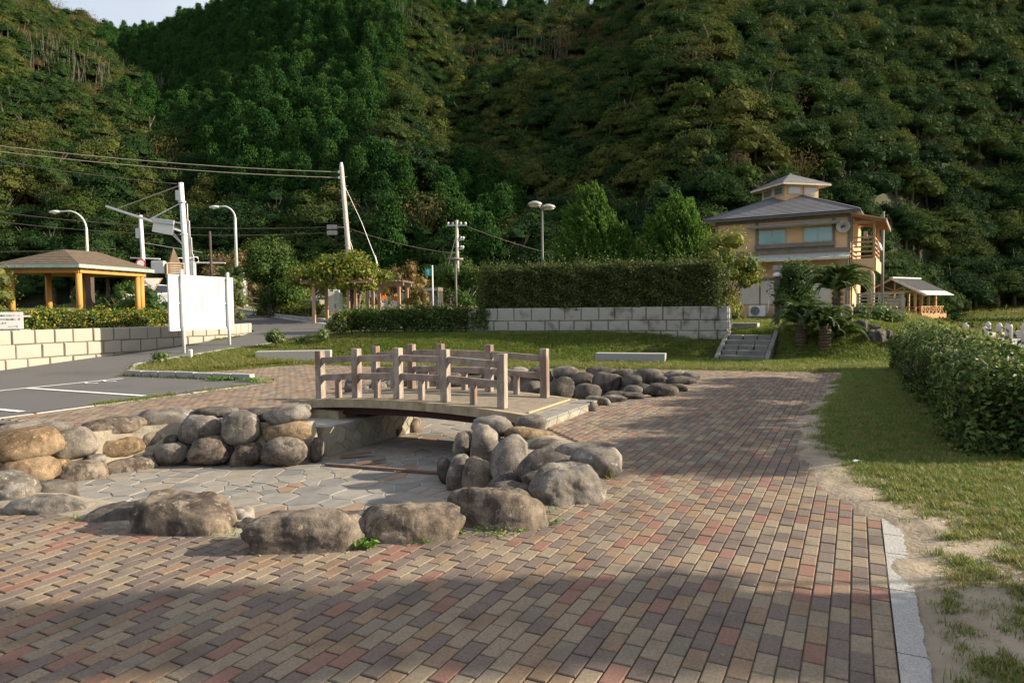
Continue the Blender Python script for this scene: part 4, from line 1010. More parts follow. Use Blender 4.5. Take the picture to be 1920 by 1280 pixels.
part('bracket', MB().tube([(-.95, 0, 6.2), (-.15, 0, 6.15)], .03, 6), M_galv, t)
part('guy_wire', MB().tube([(-.35, 0, 9.6), (1.0, 0, 6.6), (2.1, 0, 3.6), (2.5, 0, 1.6)], .022, 5), M_galv, t)
part('guy_wire', MB().tube([(-.1, 0, 5.6), (.95, 0, 2.2)], .022, 5), M_galv, t)
part('guy_grip', MB().tube([(2.03, 0, 3.9), (2.2, 0, 3.2)], .06, 6), M_ins, t)
t = thing('utility_pole', 'slim pale utility pole with crossarms behind the bar lamp', 'utility pole', (-4.7, 60, 1.7))
part('pole', MB().tube([(0, 0, -1), (0, 0, 7.8)], [.17, .12], 12), M_conc, t, smooth=True)
for zz, l in ((7.35, .85), (6.1, .6), (5.3, .55)):
    part('crossarm', MB().box(-l if zz > 7 else -.1, l, -.05, .05, zz - .05, zz + .05), M_galv, t)
    for x in ((-l + .1, -.35, .35, l - .1) if zz > 7 else (.35, l - .05)): part('insulator', MB().lathe((x, 0, zz + .05), [(.05, 0), (.1, .08), (.1, .16), (.05, .24)], 8), M_ins, t)
part('guy_wire', MB().tube([(-.05, 0, 6.6), (-1.9, 0, -.2)], .03, 5), M_galv, t)
for k in range(10): part('step_bolt', MB().tube([(-.28, 0, 2 + k * .5), (.28, 0, 2 + k * .5)], .016, 5), M_galv, t)

M_dkpole = mat('dark bronze paint', (.12, .115, .105), .5, (.09, .088, .08), scale=4, bump=.08)
t = thing('bar_lamp', 'slim dark lamp post with a single horizontal bar light above the low hedge', 'lamp post', (-2.43, 30, .85))
part('pole', MB().tube([(0, 0, -.3), (0, 0, 3.0)], .05, 12), M_dkpole, t, smooth=True)
part('bar_light', MB().tube([(-.33, 0, 3.06), (.33, 0, 3.02)], .065, 12), mat('brown lamp housing', (.22, .19, .16), .5), t, smooth=True)
t = thing('twin_lamp', 'tall dark lamp post carrying two flat mushroom heads behind the tall hedge', 'lamp post', (1.83, 40, 1.0))
part('pole', MB().tube([(0, 0, -.3), (0, 0, 6.55)], [.085, .06], 12), M_dkpole, t, smooth=True)
for x, y, z in ((-.42, -.25, 6.72), (.38, .3, 6.62)):
    part('arm', MB().tube([(0, 0, 6.45), (x * .5, y * .5, 6.6), (x, y, z)], .03, 8), M_dkpole, t)
    part('lamp_head', MB().lathe((x, y, z), [(.12, -.12), (.40, -.05), (.42, .02), (.34, .10), (.16, .17), (.02, .19)], 20), mat('silver grey head', (.42, .41, .38), .35, metal=.4, bump=0), t, smooth=True)
    part('lens', MB().lathe((x, y, z), [(.01, -.15), (.3, -.13), (.34, -.075)], 20), glass_mat('milky lens', (.6, .58, .52), .3), t, smooth=True)
t = thing('lantern_post', 'square dark post with white lantern head in front of the building', 'lamp post', (9.32, 24, 1.0))
part('pole', MB().box(-.07, .07, -.07, .07, -.2, 1.72), M_dkpole, t, bev=.006)
part('shade', MB().lathe((0, 0, 1.78), [(.17, -.06), (.16, .0), (.08, .09), (.03, .12)], 14), mat('white lantern shade', (.75, .73, .7), .4, bump=0), t, smooth=True)
part('lamp_glass', MB().lathe((0, 0, 1.72), [(.05, -.06), (.09, 0), (.09, .05)], 12), glass_mat('lantern glass', (.7, .68, .62), .25), t, smooth=True)
part('head_box', MB().box(-.13, .13, -.1, .1, 1.92, 2.1), mat('grey head box', (.36, .33, .3), .5), t, bev=.01)

# overhead wires
M_wire = mat('weathered cable', (.30, .26, .22), .7, bump=0); M_wired = mat('dark cable', (.10, .085, .075), .7, bump=0)
def wire(label, a, b, sag, r, m, cat='cable'):
    a = Vector(a); b = Vector(b); c = (a + b) / 2
    pts = [a.lerp(b, k / 24) - Vector((0, 0, sag * 4 * (k / 24) * (1 - k / 24))) - c for k in range(25)]
    o = link('overhead_wire', MB().tube(pts, r, 6).mesh('wire'), m, loc=c, smooth=True); return tag(o, label, cat, 'overhead wires')
wire('upper of the two pale cables running left from the leaning utility pole', (-13.62, 55, 12.75), (-44, 48, 14.6), .5, .03, M_wire)
wire('lower of the two pale cables running left from the leaning utility pole', (-13.62, 55, 12.3), (-44, 48, 14.2), .5, .03, M_wire)
wire('rusty cable reaching left from the top of the white gantry pole', (-21.5, 45, 10.05), (-41, 44, 13.3), .4, .028, M_wired)
wire('dark cable from the terminal boxes past the white gantry, upper one', (-14.7, 55, 8.42), (-46, 52, 10.6), .9, .028, M_wired)
wire('dark cable from the terminal boxes past the white gantry, lower one', (-14.7, 55, 7.95), (-46, 52, 9.8), .9, .028, M_wired)
wire('thin dark cable between the leaning pole and the slim pole', (-13.0, 55, 8.3), (-4.7, 60, 6.6), .3, .02, M_wired)
wire('upper dark cable running right from the slim utility pole', (-4.2, 60, 9.1), (10, 70, 6.2), .5, .025, M_wired)
wire('pale cable running right from the middle of the slim utility pole', (-4.5, 60, 5.6), (10, 72, 3.4), .4, .03, M_wire)
wire('lower pale cable running right from the slim utility pole', (-4.5, 60, 5.0), (10, 72, 2.6), .4, .03, M_wire)
wire('long cable crossing the frame edge behind the gazebo lamp', (-26.5, 46, 6.0), (-46, 46, 6.2), .2, .025, M_wired)

# ------------------------------------------------------------------ phone booth, signs, pergola, vine arbour
M_frame = mat('brown anodised frame', (.16, .13, .105), .5, bump=.05)
M_glass = glass_mat('booth glass', (.05, .06, .055), .05)
t = thing('phone_booth', 'glass telephone booth with dark metal frame behind the low hedge', 'phone booth', (-4.85, 42.3, .85), rad(-12))
for x in (-.45, .45):
    for y in (-.45, .45): part('frame_post', MB().box(x - .03, x + .03, y - .03, y + .03, 0, 2.1), M_frame, t)
part('roof', MB().box(-.5, .5, -.5, .5, 1.98, 2.22), M_frame, t, bev=.03)
part('header', MB().box(-.42, .42, -.512, -.502, 2.02, 2.16), mat('grey header', (.4, .4, .38), .5), t)
for k, q in enumerate(((-.42, .42, -.455, -.445), (-.42, .42, .445, .455))): part('pane', MB().box(*q, .25, 1.97), M_glass, t)
for k, q in enumerate(((-.455, -.445, -.42, .42), (.445, .455, -.42, .42))): part('pane', MB().box(*q, .25, 1.97), M_glass, t)
part('door_frame', MB().box(-.05, .05, -.475, -.457, .1, 1.97), M_frame, t)
part('base', MB().box(-.48, .48, -.48, .48, 0, .22), M_frame, t)
part('telephone', MB().box(-.2, .15, .1, .35, 1.0, 1.5), mat('green telephone', (.05, .3, .12), .5), t, bev=.03)
t = thing('bus_sign', 'turquoise square sign on a white pole beside the phone booth', 'sign', (-4.72, 41, .9), rad(-10))
part('post', MB().tube([(0, 0, -.2), (0, 0, 3.45)], .045, 10), M_wpole, t, smooth=True)
part('panel', MB().box(-.46, -.06, -.02, .02, 2.82, 3.28), mat('turquoise sign face', (.03, .42, .36), .45, bump=0), t)
part('arrow_mark', MB().prism([(-.30, -.023, 2.9), (-.22, -.023, 2.9), (-.22, -.023, 3.1), (-.15, -.023, 3.1), (-.26, -.023, 3.22), (-.37, -.023, 3.1), (-.30, -.023, 3.1)], (0, -.001, 0), (0, .001, 0)), M_white, t)
M_perg = mat('pinkish pergola timber', (.42, .27, .185), .75, (.34, .21, .14), scale=4, bump=.15)
M_slat = mat('dark pergola slats', (.15, .10, .07), .8, bump=.15)
t = thing('pergola', 'pink brown timber pergola with dark roof slats behind the low hedge', 'pergola', (-6.6, 36, 1.0), rad(-4))
for x, y in ((-.38, 0), (.68, 0), (-.75, 1.9), (.68, 1.9), (-1.0, 0.02)): part('post', MB().box(x - .08, x + .08, y - .08, y + .08, -.2, 1.98), M_perg, t, bev=.01)
for y in (0, 1.9): part('beam', MB().box(-1.1, .95, y - .06, y + .06, 1.985, 2.16), M_perg, t)
for k in range(11): x = -1.05 + k * .2; part('slat', MB().box(x - .035, x + .035, -.45, 2.35, 2.163, 2.26), M_slat, t)
for k in range(4): y = -.3 + k * .7; part('batten', MB().box(-1.2, 1.25, y - .025, y + .025, 2.264, 2.31), M_slat, t)
t = thing('vine_arbour', 'timber arbour smothered in yellow green wisteria on leaning trunks', 'arbour', (-8.25, 33.5, 1.0))
for x, y in ((-1.15, -1), (-1.05, .9), (.33, -.3), (.65, -.2), (1.3, .8)): part('post', MB().box(x - .07, x + .07, y - .07, y + .07, -.3, 2.0), M_perg, t, bev=.01)
for y in (-.9, .9): part('beam', MB().box(-1.8, 1.7, y - .06, y + .06, 1.99, 2.14), M_perg, t)
for k in range(8): x = -1.7 + k * .46; part('slat', MB().box(x - .03, x + .03, -1.3, 1.3, 2.142, 2.22), M_slat, t)
ARBOUR = t
def barrier(x, y, label, rz):
    t = thing('folding_barrier', label, 'barrier', (x, y, z1(x, y) + .0), rz, 'yellow folding barriers under the arbour')
    M_y = mat('barrier yellow', (.75, .38, .03), .5, bump=0)
    for s in (-1, 1): part('leg', MB().tube([(-.3, s * .35, 0), (-.05, s * .03, 1.1)], .03, 6), M_y, t); part('leg', MB().tube([(.3, s * .35, 0), (.05, s * .03, 1.1)], .03, 6), M_y, t)
    part('board', MB().box(-.25, .2, -.28, -.24, .35, .75), M_white, t); part('board', MB().box(-.2, .15, -.27, -.23, .78, 1.0), mat('barrier orange', (.7, .2, .05), .5), t)
barrier(-7.0, 37.5, 'yellow folding barrier half hidden at the arbour edge', .3); barrier(-6.3, 37.2, 'yellow folding barrier with white and orange boards inside the pergola', 0)
t = thing('vending_box', 'pale grey metal cabinet under the left side of the vine arbour', 'cabinet', (-9.35, 36, 1.05), rad(10))
part('cabinet', MB().box(-.42, .3, -.3, .3, 0, 1.75), mat('pale grey cabinet', (.62, .64, .66), .45, bump=.03), t, bev=.04)
part('door', MB().box(-.38, .05, -.315, -.302, .1, 1.65), M_white, t); part('side_panel', MB().box(.302, .42, -.25, .25, .1, 1.6), M_galv, t); part('handle', MB().box(.07, .1, -.33, -.302, .8, 1.0), M_blk, t)

def car(label, x, y, rz, body_m, group='parked cars behind the azalea mounds'):
    t = thing('parked_car', label, 'car', (x, y, z1(x, y)), rz, group)
    prof = [(-2.15, .35), (-2.2, .6), (-2.1, .85), (-1.2, .98), (-.55, 1.42), (.2, 1.5), (1.2, 1.46), (1.85, 1.0), (2.1, .92), (2.18, .55), (2.1, .32)]
    mb = MB(); n = len(prof); W = [.78, .83, .84, .84, .66, .62, .64, .8, .82, .83, .78]
    mb.V = [(p[0], -w_, p[1]) for p, w_ in zip(prof, W)] + [(p[0], w_, p[1]) for p, w_ in zip(prof, W)]
    mb.F = [tuple(range(n)), tuple(range(n, 2 * n))[::-1]] + [(i, n + i, n + (i + 1) % n, (i + 1) % n) for i in range(n)]; mb.M = [0] * len(mb.F)
    part('body', mb, body_m, t, bev=.06)
    gl = glass_mat('car glass', (.02, .025, .03), .05)
    part('windscreen', MB().add([(-1.16, -.74, 1.0), (-1.16, .74, 1.0), (-.6, .6, 1.40), (-.6, -.6, 1.40)], [(0, 1, 2, 3)]), gl, t); LAST.location = (-.03, 0, .02)
    part('rear_window', MB().add([(1.27, -.6, 1.42), (1.27, .6, 1.42), (1.83, .74, 1.02), (1.83, -.74, 1.02)], [(0, 1, 2, 3)]), gl, t); LAST.location = (.03, 0, .02)
    for s in (-1, 1):
        for a, b, c_, d_ in ((-.95, -.48, .25, .25), (.32, .32, 1.15, 1.55)):
            part('side_window', MB().add([(a, s * .83, .98), (d_, s * .83, .98), (c_, s * .655, 1.42), (b, s * .655, 1.40)], [(0, 1, 2, 3)]), gl, t); LAST.location = (0, s * .012, 0)
        for x_ in (-1.35, 1.35):
            wh = part('wheel', MB().lathe((0, 0, 0), [(.2, -.11), (.31, -.1), (.31, .1), (.2, .11)], 18), M_blk, t, smooth=True); wh.location = (x_, s * .74, .31); wh.rotation_euler = (rad(90), 0, 0)
            rm = part('rim', MB().lathe((0, 0, 0), [(.19, -.118), (.19, .118)], 14), M_galv, wh)
        part('headlight', MB().box(-2.2, -2.05, s * .62 - .14, s * .62 + .14, .66, .8), M_ins, t)
        part('tail_light', MB().box(2.08, 2.17, s * .66 - .1, s * .66 + .1, .72, .88), M_red, t)
    return t
M_cs = mat('silver car paint', (.50, .52, .54), .3, bump=0, metal=.3, coat=.6); M_cw = mat('white car paint', (.78, .78, .78), .3, bump=0, coat=.6)
car('silver car parked behind the azalea mound, left of the vine arbour', -15.0, 54.6, rad(170), M_cs)
car('white car parked close behind the silver one, partly under the arbour vines', -13.2, 52.5, rad(185), M_cw)
car('white car parked beyond the pergola posts', -9.2, 53, rad(178), M_cw)
car('dark windowed car at the road left of the white board, behind the gazebo', -22.6, 44, rad(200), M_cw)
# orange guard rail left of the board
t = thing('guard_rail', 'low orange brown railing at the roadside behind the notice board', 'railing', (-19, 40, 1.8))
for k in range(5): part('rail_post', MB().box(k * 1.1 - .04, k * 1.1 + .04, -.04, .04, -.2, .75), M_perg, t)
for zz in (.32, .66): part('rail', MB().box(-.1, 4.5, -.06, -.042, zz, zz + .09), M_perg, t)

# ------------------------------------------------------------------ the ochre building
M_wall = mat('apricot render', (.60, .395, .225), .9, (.55, .355, .20), scale=1.2, bump=.15, bscale=60, stain=(.45, .30, .18), sscale=.7, slo=.55, shi=.8)
M_trim = mat('grey brown trim timber', (.19, .165, .135), .8, (.14, .12, .10), scale=3, bump=.2)
M_roof = mat('slate grey shingles', (.135, .135, .145), .85, (.10, .10, .108), scale=2, bump=.3, bscale=20, spec=.4)
M_pent = mat('pale copper sheet', (.44, .50, .48), .5, (.36, .42, .41), scale=3, bump=.1, stain=(.33, .31, .27), sscale=1.5)
M_cream = mat('cream soffit', (.58, .50, .38), .8, bump=.05)
M_alu = mat('grey aluminium frame', (.40, .40, .37), .45, bump=.03)
M_curt = glass_mat('blue green curtained glass', (.16, .31, .31), .12)
M_shadeglass = glass_mat('shaded cupola glass', (.10, .11, .10), .06)
M_sunglass = glass_mat('sunlit cupola glass', (.35, .38, .38), .08)
M_shut = mat('pale roller shutter', (.58, .53, .45), .7, (.52, .47, .4), scale=2, bump=.1)
bd = thing('office_building', 'two storey apricot building with hipped slate roof, cupola and side balcony', 'building', (17.3, 34, 0), AN)
GZ = 1.0
part('wall', MB().box(-7.1, -.42, 0, 6.5, GZ - .4, 4.35), M_wall, bd)
part('upper_wall', MB().box(-7.1, -.42, 0, 6.5, 4.352, 6.28), M_wall, bd)
# hipped roof, in lapped courses
E0 = [(-7.65, -.55), (.02, -.55), (.02, 7.05), (-7.65, 7.05)]; cx, cy = -3.8, 3.25
T0 = [(cx - .7, cy - .7), (cx + .7, cy - .7), (cx + .7, cy + .7), (cx - .7, cy + .7)]; ez, tz = 6.38, 7.75
for i in range(4):
    j = (i + 1) % 4
    A, B = Vector((*E0[i], ez)), Vector((*E0[j], ez)); P, Q = Vector((*T0[j], tz)), Vector((*T0[i], tz))
    n_ = 14
    for r in range(n_):
        u0, u1 = r / n_, (r + 1) / n_
        a, b, c, d = A.lerp(Q, u0), B.lerp(P, u0), B.lerp(P, u1), A.lerp(Q, u1)
        up = Vector((0, 0, .03)); lo = Vector((0, 0, .008))
        part('shingle_course', MB().hexa([a, b, c, d, a + up, b + up, c + lo, d + lo]), M_roof, bd)
    part('hip_cap', MB().bar(A + Vector((0, 0, .03)), Q + Vector((0, 0, .03)), .12, .04), M_roof, bd)
    nrm = Vector(((A + B) / 2 - Vector((cx, cy, ez)))).normalized()
    part('gutter', MB().bar(A - Vector((0, 0, .08)) + nrm * .02, B - Vector((0, 0, .08)) + nrm * .02, .05, .1), mat('dark gutter', (.10, .095, .09), .5, bump=0), bd)
part('soffit', MB().box(-7.6, -.03, -.5, 7.0, 6.285, 6.33), M_cream, bd)
# timber trims on the front
def front(name, s0, s1, z0, z1_, m, out=.05, back=-.002, y=0): return part(name, MB().box(s0, s1, y - out, y - back if False else y - .003, z0, z1_), m, bd)
for s in (-7.1, -4.98, -1.28, -.56): front('trim_post', s, s + .14, 4.6 if s not in (-7.1, -.56) else GZ, 6.28, M_trim, .045)
front('trim_beam', -7.1, -.42, 4.42, 4.6, M_trim, .06)
front('trim_beam', -7.1, -.42, 6.1, 6.27, M_trim, .03)
front('sill_beam', -5.0, -1.12, 4.72, 4.94, M_trim, .16)
front('sill_board', -4.83, -1.3, 4.61, 4.71, M_trim, .055)
# bay wall between the two windows, and the windows
for s0, s1 in ((-4.82, -3.46), (-2.6, -1.26)):
    front('window_frame', s0, s1, 4.95, 5.72, M_alu, .05)
    fr = LAST
    m_ = (s0 + s1) / 2
    for a, b in ((s0 + .05, m_ - .025), (m_ + .025, s1 - .05)):
        part('pane', MB().box(a, b, -.056, -.0505, 5.0, 5.66), M_curt, fr)
    part('meeting_stile', MB().box(m_ - .024, m_ + .024, -.066, -.0505, 4.96, 5.71), M_alu, fr)
# awning over windows
part('awning', MB().hexa([(-5.3, -.62, 5.80), (-.85, -.62, 5.80), (-.85, -.003, 5.93), (-5.3, -.003, 5.93), (-5.3, -.62, 5.84), (-.85, -.62, 5.84), (-.85, -.003, 5.985), (-5.3, -.003, 5.985)]), M_pent, bd)
part('awning_fascia', MB().box(-5.3, -.85, -.645, -.622, 5.74, 5.845), M_trim, bd)
# pent roof with standing seams
for k in range(17):
    a = -6.4 + 6.0 * k / 17; b = a + 6.0 / 17 - .012
    part('pent_sheet', MB().hexa([(a, -1.05, 4.05), (b, -1.05, 4.05), (b, -.003, 4.33), (a, -.003, 4.33), (a, -1.05, 4.075), (b, -1.05, 4.075), (b, -.003, 4.36), (a, -.003, 4.36)]), M_pent, bd)
part('pent_fascia', MB().box(-6.4, -.4, -1.08, -1.052, 3.97, 4.08), M_cream, bd)
for k in range(14): a = -6.3 + k * .44; part('pent_rafter', MB().bar((a, -1.0, 3.98), (a, -.003, 4.26), .06, .08), M_trim, bd)
for s in (-6.35, -3.5, -.5): part('pent_post', MB().box(s - .06, s + .06, -1.0, -.88, GZ - .3, 3.94), M_trim, bd)
# ground floor shutters, lintels
front('lintel', -5.9, -1.0, 3.05, 3.2, M_trim, .05)
for k, s in enumerate((-5.75, -4.7, -3.4, -2.3)):
    for r in range(9): part('shutter_slat', MB().box(s, s + .98, -.045 - .004 * (r % 2), -.003, 1.82 + r * .135, 1.82 + (r + 1) * .135 - .008), M_shut, bd)
    front('shutter_frame', s - .06, s - .003, 1.75, 3.04, M_trim, .06)
front('base_band', -7.1, -.42, GZ - .3, 1.62, M_wall, .03)
# air conditioners
def aircon(s, label, w_=.82, h_=.62):
    t = thing('air_conditioner', label, 'air conditioner', (17.3 + .857 * s + .514 * -.55, 34 - .514 * s + .857 * -.55, 1.12), AN, 'air conditioners below the shutters')
    part('case', MB().box(-w_ / 2, w_ / 2, -.16, .16, .06, h_), M_white, t, bev=.015)
    f = part('fan_grille', MB().lathe((0, 0, 0), [(.24, 0), (.24, .012), (.2, .016)], 20), mat('dark grille', (.10, .10, .10), .6, bump=0), t); f.location = (-.1, -.162, .34); f.rotation_euler = (rad(90), 0, 0)
    for r in (.08, .15, .22):
        g = part('grille_ring', MB().tube([(r * math.cos(a), 0, r * math.sin(a)) for a in np.linspace(0, 6.2832, 17)], .007, 5, cap=False), M_galv, t); g.location = (-.1, -.182, .34)
    for x in (-.3, .3): part('foot', MB().box(x - .04, x + .04, -.15, .15, 0, .06), M_galv, t)
    part('pipe', MB().tube([(w_ / 2, 0, .2), (w_ / 2 + .1, .05, .3), (w_ / 2 + .1, .3, .9)], .03, 6), M_white, t)
aircon(-4.75, 'left and larger white air conditioner unit under the shutters'); aircon(-3.55, 'right and smaller white air conditioner unit behind the lantern post', .7, .55)
# loudspeaker horn
hn = thing('loudspeaker', 'round grey horn loudspeaker on the corner of the apricot wall', 'loudspeaker', (17.3 + .857 * -.75 + .514 * -.25, 34 - .514 * -.75 + .857 * -.25, 5.62), AN)
f = part('horn', MB().lathe((0, 0, 0), [(.07, -.3), (.10, -.18), (.2, -.05), (.31, .02), (.33, .03), (.30, .02), (.18, -.05), (.07, -.17)], 24), mat('grey horn paint', (.42, .40, .37), .5, bump=0), hn, smooth=True); f.rotation_euler = (rad(90), 0, rad(4))
f = part('driver', MB().lathe((0, 0, 0), [(.01, -.02), (.07, -.05), (.08, -.2)], 14), mat('dark driver', (.09, .085, .08), .5, bump=0), hn, smooth=True); f.rotation_euler = (rad(90), 0, rad(4))
part('bracket', MB().bar((0, .05, -.1), (0, .26, -.1), .06, .06), M_galv, hn)
for s in (-1.15, -.95): 
    t = thing('wall_lamp', 'pair of tiny cream spot lamps under the pent roof corner', 'lamp', (17.3 + .857 * s + .514 * -.12, 34 - .514 * s + .857 * -.12, 3.72), AN, 'spot lamps under the pent roof')
    part('housing', MB().lathe((0, 0, 0), [(.03, -.06), (.07, 0), (.06, .06)], 10), M_cream, t, smooth=True); part('bracket', MB().box(-.015, .015, .0, .12, .03, .06), M_galv, t)
# cupola turned by 45 degrees
cp = Matrix.Rotation(rad(45), 4, 'Z'); hwc = 1.05
def cpt(x, y, z): v = cp @ Vector((x, y, 0)); return (v.x + cx, v.y + cy, z)
part('cupola_wall', MB().hexa([cpt(-hwc, -hwc, 7.2), cpt(hwc, -hwc, 7.2), cpt(hwc, hwc, 7.2), cpt(-hwc, hwc, 7.2), cpt(-hwc, -hwc, 8.35), cpt(hwc, -hwc, 8.35), cpt(hwc, hwc, 8.35), cpt(-hwc, hwc, 8.35)]), M_wall, bd)
for (ax_, sg, gm) in (('y', -1, M_sunglass), ('x', -1, M_shadeglass)):  # sun and shade painted in: paler glass and frame on the sunlit face
    for k in (-1, 1):
        a, b = (k * .5 - .40, k * .5 + .40)
        q = lambda t0, t1, o0, o1, z0, z1_: MB().hexa([cpt(*(p if ax_ == 'y' else (p[1], p[0])), z) for z in (z0, z1_) for p in ((t0, sg * (hwc + o1)), (t1, sg * (hwc + o1)), (t1, sg * (hwc + o0)), (t0, sg * (hwc + o0)))])
        f = part('cupola_window', q(a, b, .003, .04, 7.78, 8.24), M_alu if gm is M_shadeglass else M_cream, bd)
        part('pane', q(a + .06, b - .06, .041, .048, 7.84, 8.18), gm, f)
hr = 1.5; 
for i in range(4):
    c4 = [(-hr, -hr), (hr, -hr), (hr, hr), (-hr, hr)]; j = (i + 1) % 4
    A, B, T_ = Vector(cpt(*c4[i], 8.33)), Vector(cpt(*c4[j], 8.33)), Vector((cx, cy, 9.08))
    for r in range(6):
        u0, u1 = r / 6, (r + 1) / 6 - (1e-3 if r == 5 else 0)
        up, lo = Vector((0, 0, .03)), Vector((0, 0, .008))
        a, b, c, d = A.lerp(T_, u0), B.lerp(T_, u0), B.lerp(T_, u1), A.lerp(T_, u1)
        part('shingle_course', MB().hexa([a, b, c, d, a + up, b + up, c + lo, d + lo]), M_roof, bd)
    part('cupola_fascia', MB().bar(A - Vector((0, 0, .05)), B - Vector((0, 0, .05)), .03, .09), M_cream, bd)
part('finial', MB().lathe((cx, cy, 9.06), [(.1, 0), (.07, .06), (.02, .1)], 10), M_roof, bd)
part('cupola_soffit', MB().add([cpt(-1.46, -1.46, 8.325), cpt(1.46, -1.46, 8.325), cpt(1.46, 1.46, 8.325), cpt(-1.46, 1.46, 8.325)], [(0, 3, 2, 1)]), M_cream, bd)
# balcony on the right
M_bal = mat('brown balcony timber', (.36, .215, .115), .75, (.28, .165, .09), scale=3, bump=.15)
part('balcony_floor', MB().box(-.417, .68, -.05, 4.6, 3.55, 3.72), M_bal, bd)
part('balcony_apron', MB().box(-.41, .66, -.09, -.052, 3.4, 4.0), M_wall, bd); part('balcony_apron', MB().box(.682, .72, -.09, 4.6, 3.4, 4.0), M_wall, bd)
for y in (0.02, 2.3, 4.4): part('balcony_post', MB().box(.55, .66, y, y + .12, 3.73, 6.0), M_bal, bd)
for z in (4.12, 4.35, 4.58, 4.82, 5.05):
    part('balcony_rail', MB().box(-.3, .54, .0, .06, z - .04, z + .04), M_bal, bd); part('balcony_rail', MB().box(.58, .64, .16, 4.4, z - .04, z + .04), M_bal, bd)
part('balcony_roof', MB().hexa([(-.5, -.5, 6.22), (1.12, -.5, 5.8), (1.12, 5, 5.8), (-.5, 5, 6.22), (-.5, -.5, 6.29), (1.12, -.5, 5.87), (1.12, 5, 5.87), (-.5, 5, 6.29)]), M_bal, bd)
for k in range(6): part('balcony_rafter', MB().bar((-.4, -.3 + k * .9, 6.15), (1.05, -.3 + k * .9, 5.75), .06, .1), M_bal, bd)
part('balcony_beam', MB().box(-.4, .68, -.02, .1, 5.72, 5.86), M_bal, bd)
part('balcony_fascia', MB().box(1.122, 1.15, -.5, 5, 5.68, 5.88), M_trim, bd)
part('hanging_lantern', MB().box(.1, .28, .6, .8, 5.05, 5.4), M_cream, bd)
part('downpipe', MB().tube([(.5, -.13, 3.38), (.6, -.13, 3.15), (.6, -.13, GZ - .5)], .075, 10), M_cream, bd, smooth=True)
for s in (.42,): part('column', MB().box(s - .09, s + .09, .1, .28, GZ - .6, 3.4), M_bal, bd)
for z in (2.75, 3.05): part('cross_beam', MB().box(-.41, .42, .12, .22, z, z + .12), M_bal, bd)
f = part('satellite_dish', MB().lathe((0, 0, 0), [(.02, -.06), (.13, -.03), (.22, .03)], 18), M_white, bd, smooth=True); f.location = (.85, .2, 4.55); f.rotation_euler = (rad(75), 0, rad(75))
part('corner_pipe', MB().tube([(-.36, -.06, 6.2), (-.36, -.06, GZ)], .04, 8), mat('dark pipe', (.14, .13, .12), .5, bump=0), bd)

# ------------------------------------------------------------------ timber deck rail, pavilion and beach
M_gtim = mat('silvered timber', (.36, .34, .28), .85, (.27, .25, .2), scale=4, bump=.3)
t = thing('deck_fence', 'silvered timber deck fence of wide horizontal slats beside the rocks', 'fence', (14.26, 28.2, 0), math.atan2(-.75, 1.4))
LW = 1.62
for x in (0.02, LW * .5, LW): part('post', MB().box(x - .06, x + .06, -.06, .06, .9, 2.12), M_gtim, t)
part('top_rail', MB().box(-.05, LW + .07, -.08, .08, 2.123, 2.18), M_gtim, t)
for k in range(6):
    z = 1.33 + k * .135; part('slat', MB().box(.081, LW * .5 - .061, -.02, .02, z, z + .055), M_gtim, t); part('slat', MB().box(LW * .5 + .061, LW - .061, -.02, .02, z, z + .055), M_gtim, t)
for k in range(5): part('deck_plank', MB().box(-.1, LW + .08, .09 + k * .22, .3 + k * .22, 1.20, 1.25), M_gtim, t)
part('deck_beam', MB().box(.6, LW + .06, -.05, .05, 1.0, 1.195), M_gtim, t)
for x in (LW - .12, LW * .45): part('leg', MB().box(x - .09, x + .09, -.1, .1, -.6, .998), M_gtim, t)

pv = thing('beach_pavilion', 'open timber pavilion with grey gabled roof and lattice rail above the beach', 'pavilion', (30.77, 55, .95), AN - rad(25))
M_pt = mat('golden timber', (.42, .225, .095), .75, (.33, .17, .07), scale=3, bump=.1)
M_proof = mat('grey pavilion roof', (.06, .06, .065), .9, (.045, .045, .05), scale=3, bump=.2, spec=.1)
hwP, dp, ez, rz_ = 2.25, 3.6, 1.72, 2.85
part('platform', MB().box(-hwP + .2, hwP - .1, -.1, dp + .2, -.32, -.02), M_pt, pv); part('platform_edge', MB().box(-hwP + .15, hwP - .05, -.16, -.102, -.26, .03), M_pt, pv); part('platform_edge', MB().box(hwP - .098, hwP - .03, -.16, dp + .25, -.3, .06), M_pt, pv)
for k in range(4): part('strut', MB().bar((hwP - .15, .2 + k * 1.1, -.3), (hwP - 1.6, .2 + k * 1.1, -1.1), .12, .12), M_pt, pv)
for x in (-1.75, -.55, .4, 1.55):
    for y in (.15, dp - .15): part('post', MB().box(x - .075, x + .075, y - .075, y + .075, -.018, ez), M_pt, pv)
for y in (1.2, 2.3): part('post', MB().box(1.475, 1.625, y - .075, y + .075, -.018, ez), M_pt, pv)
for y in (.1, dp - .1): part('tie_beam', MB().box(-2.1, 2.1, y - .07, y + .07, ez + .003, ez + .16), M_pt, pv); part('king_post', MB().box(-.06, .06, y - .05, y + .05, ez + .163, rz_ - .1), M_pt, pv)
for y in (.1,):
    for s in (-1, 1): part('brace', MB().bar((s * .08, y, ez + .2), (s * .95, y, ez + .6), .07, .07), M_pt, pv); part('brace', MB().bar((s * 1.3, y, ez + .16), (s * 1.3, y, ez + .42), .07, .07), M_pt, pv)
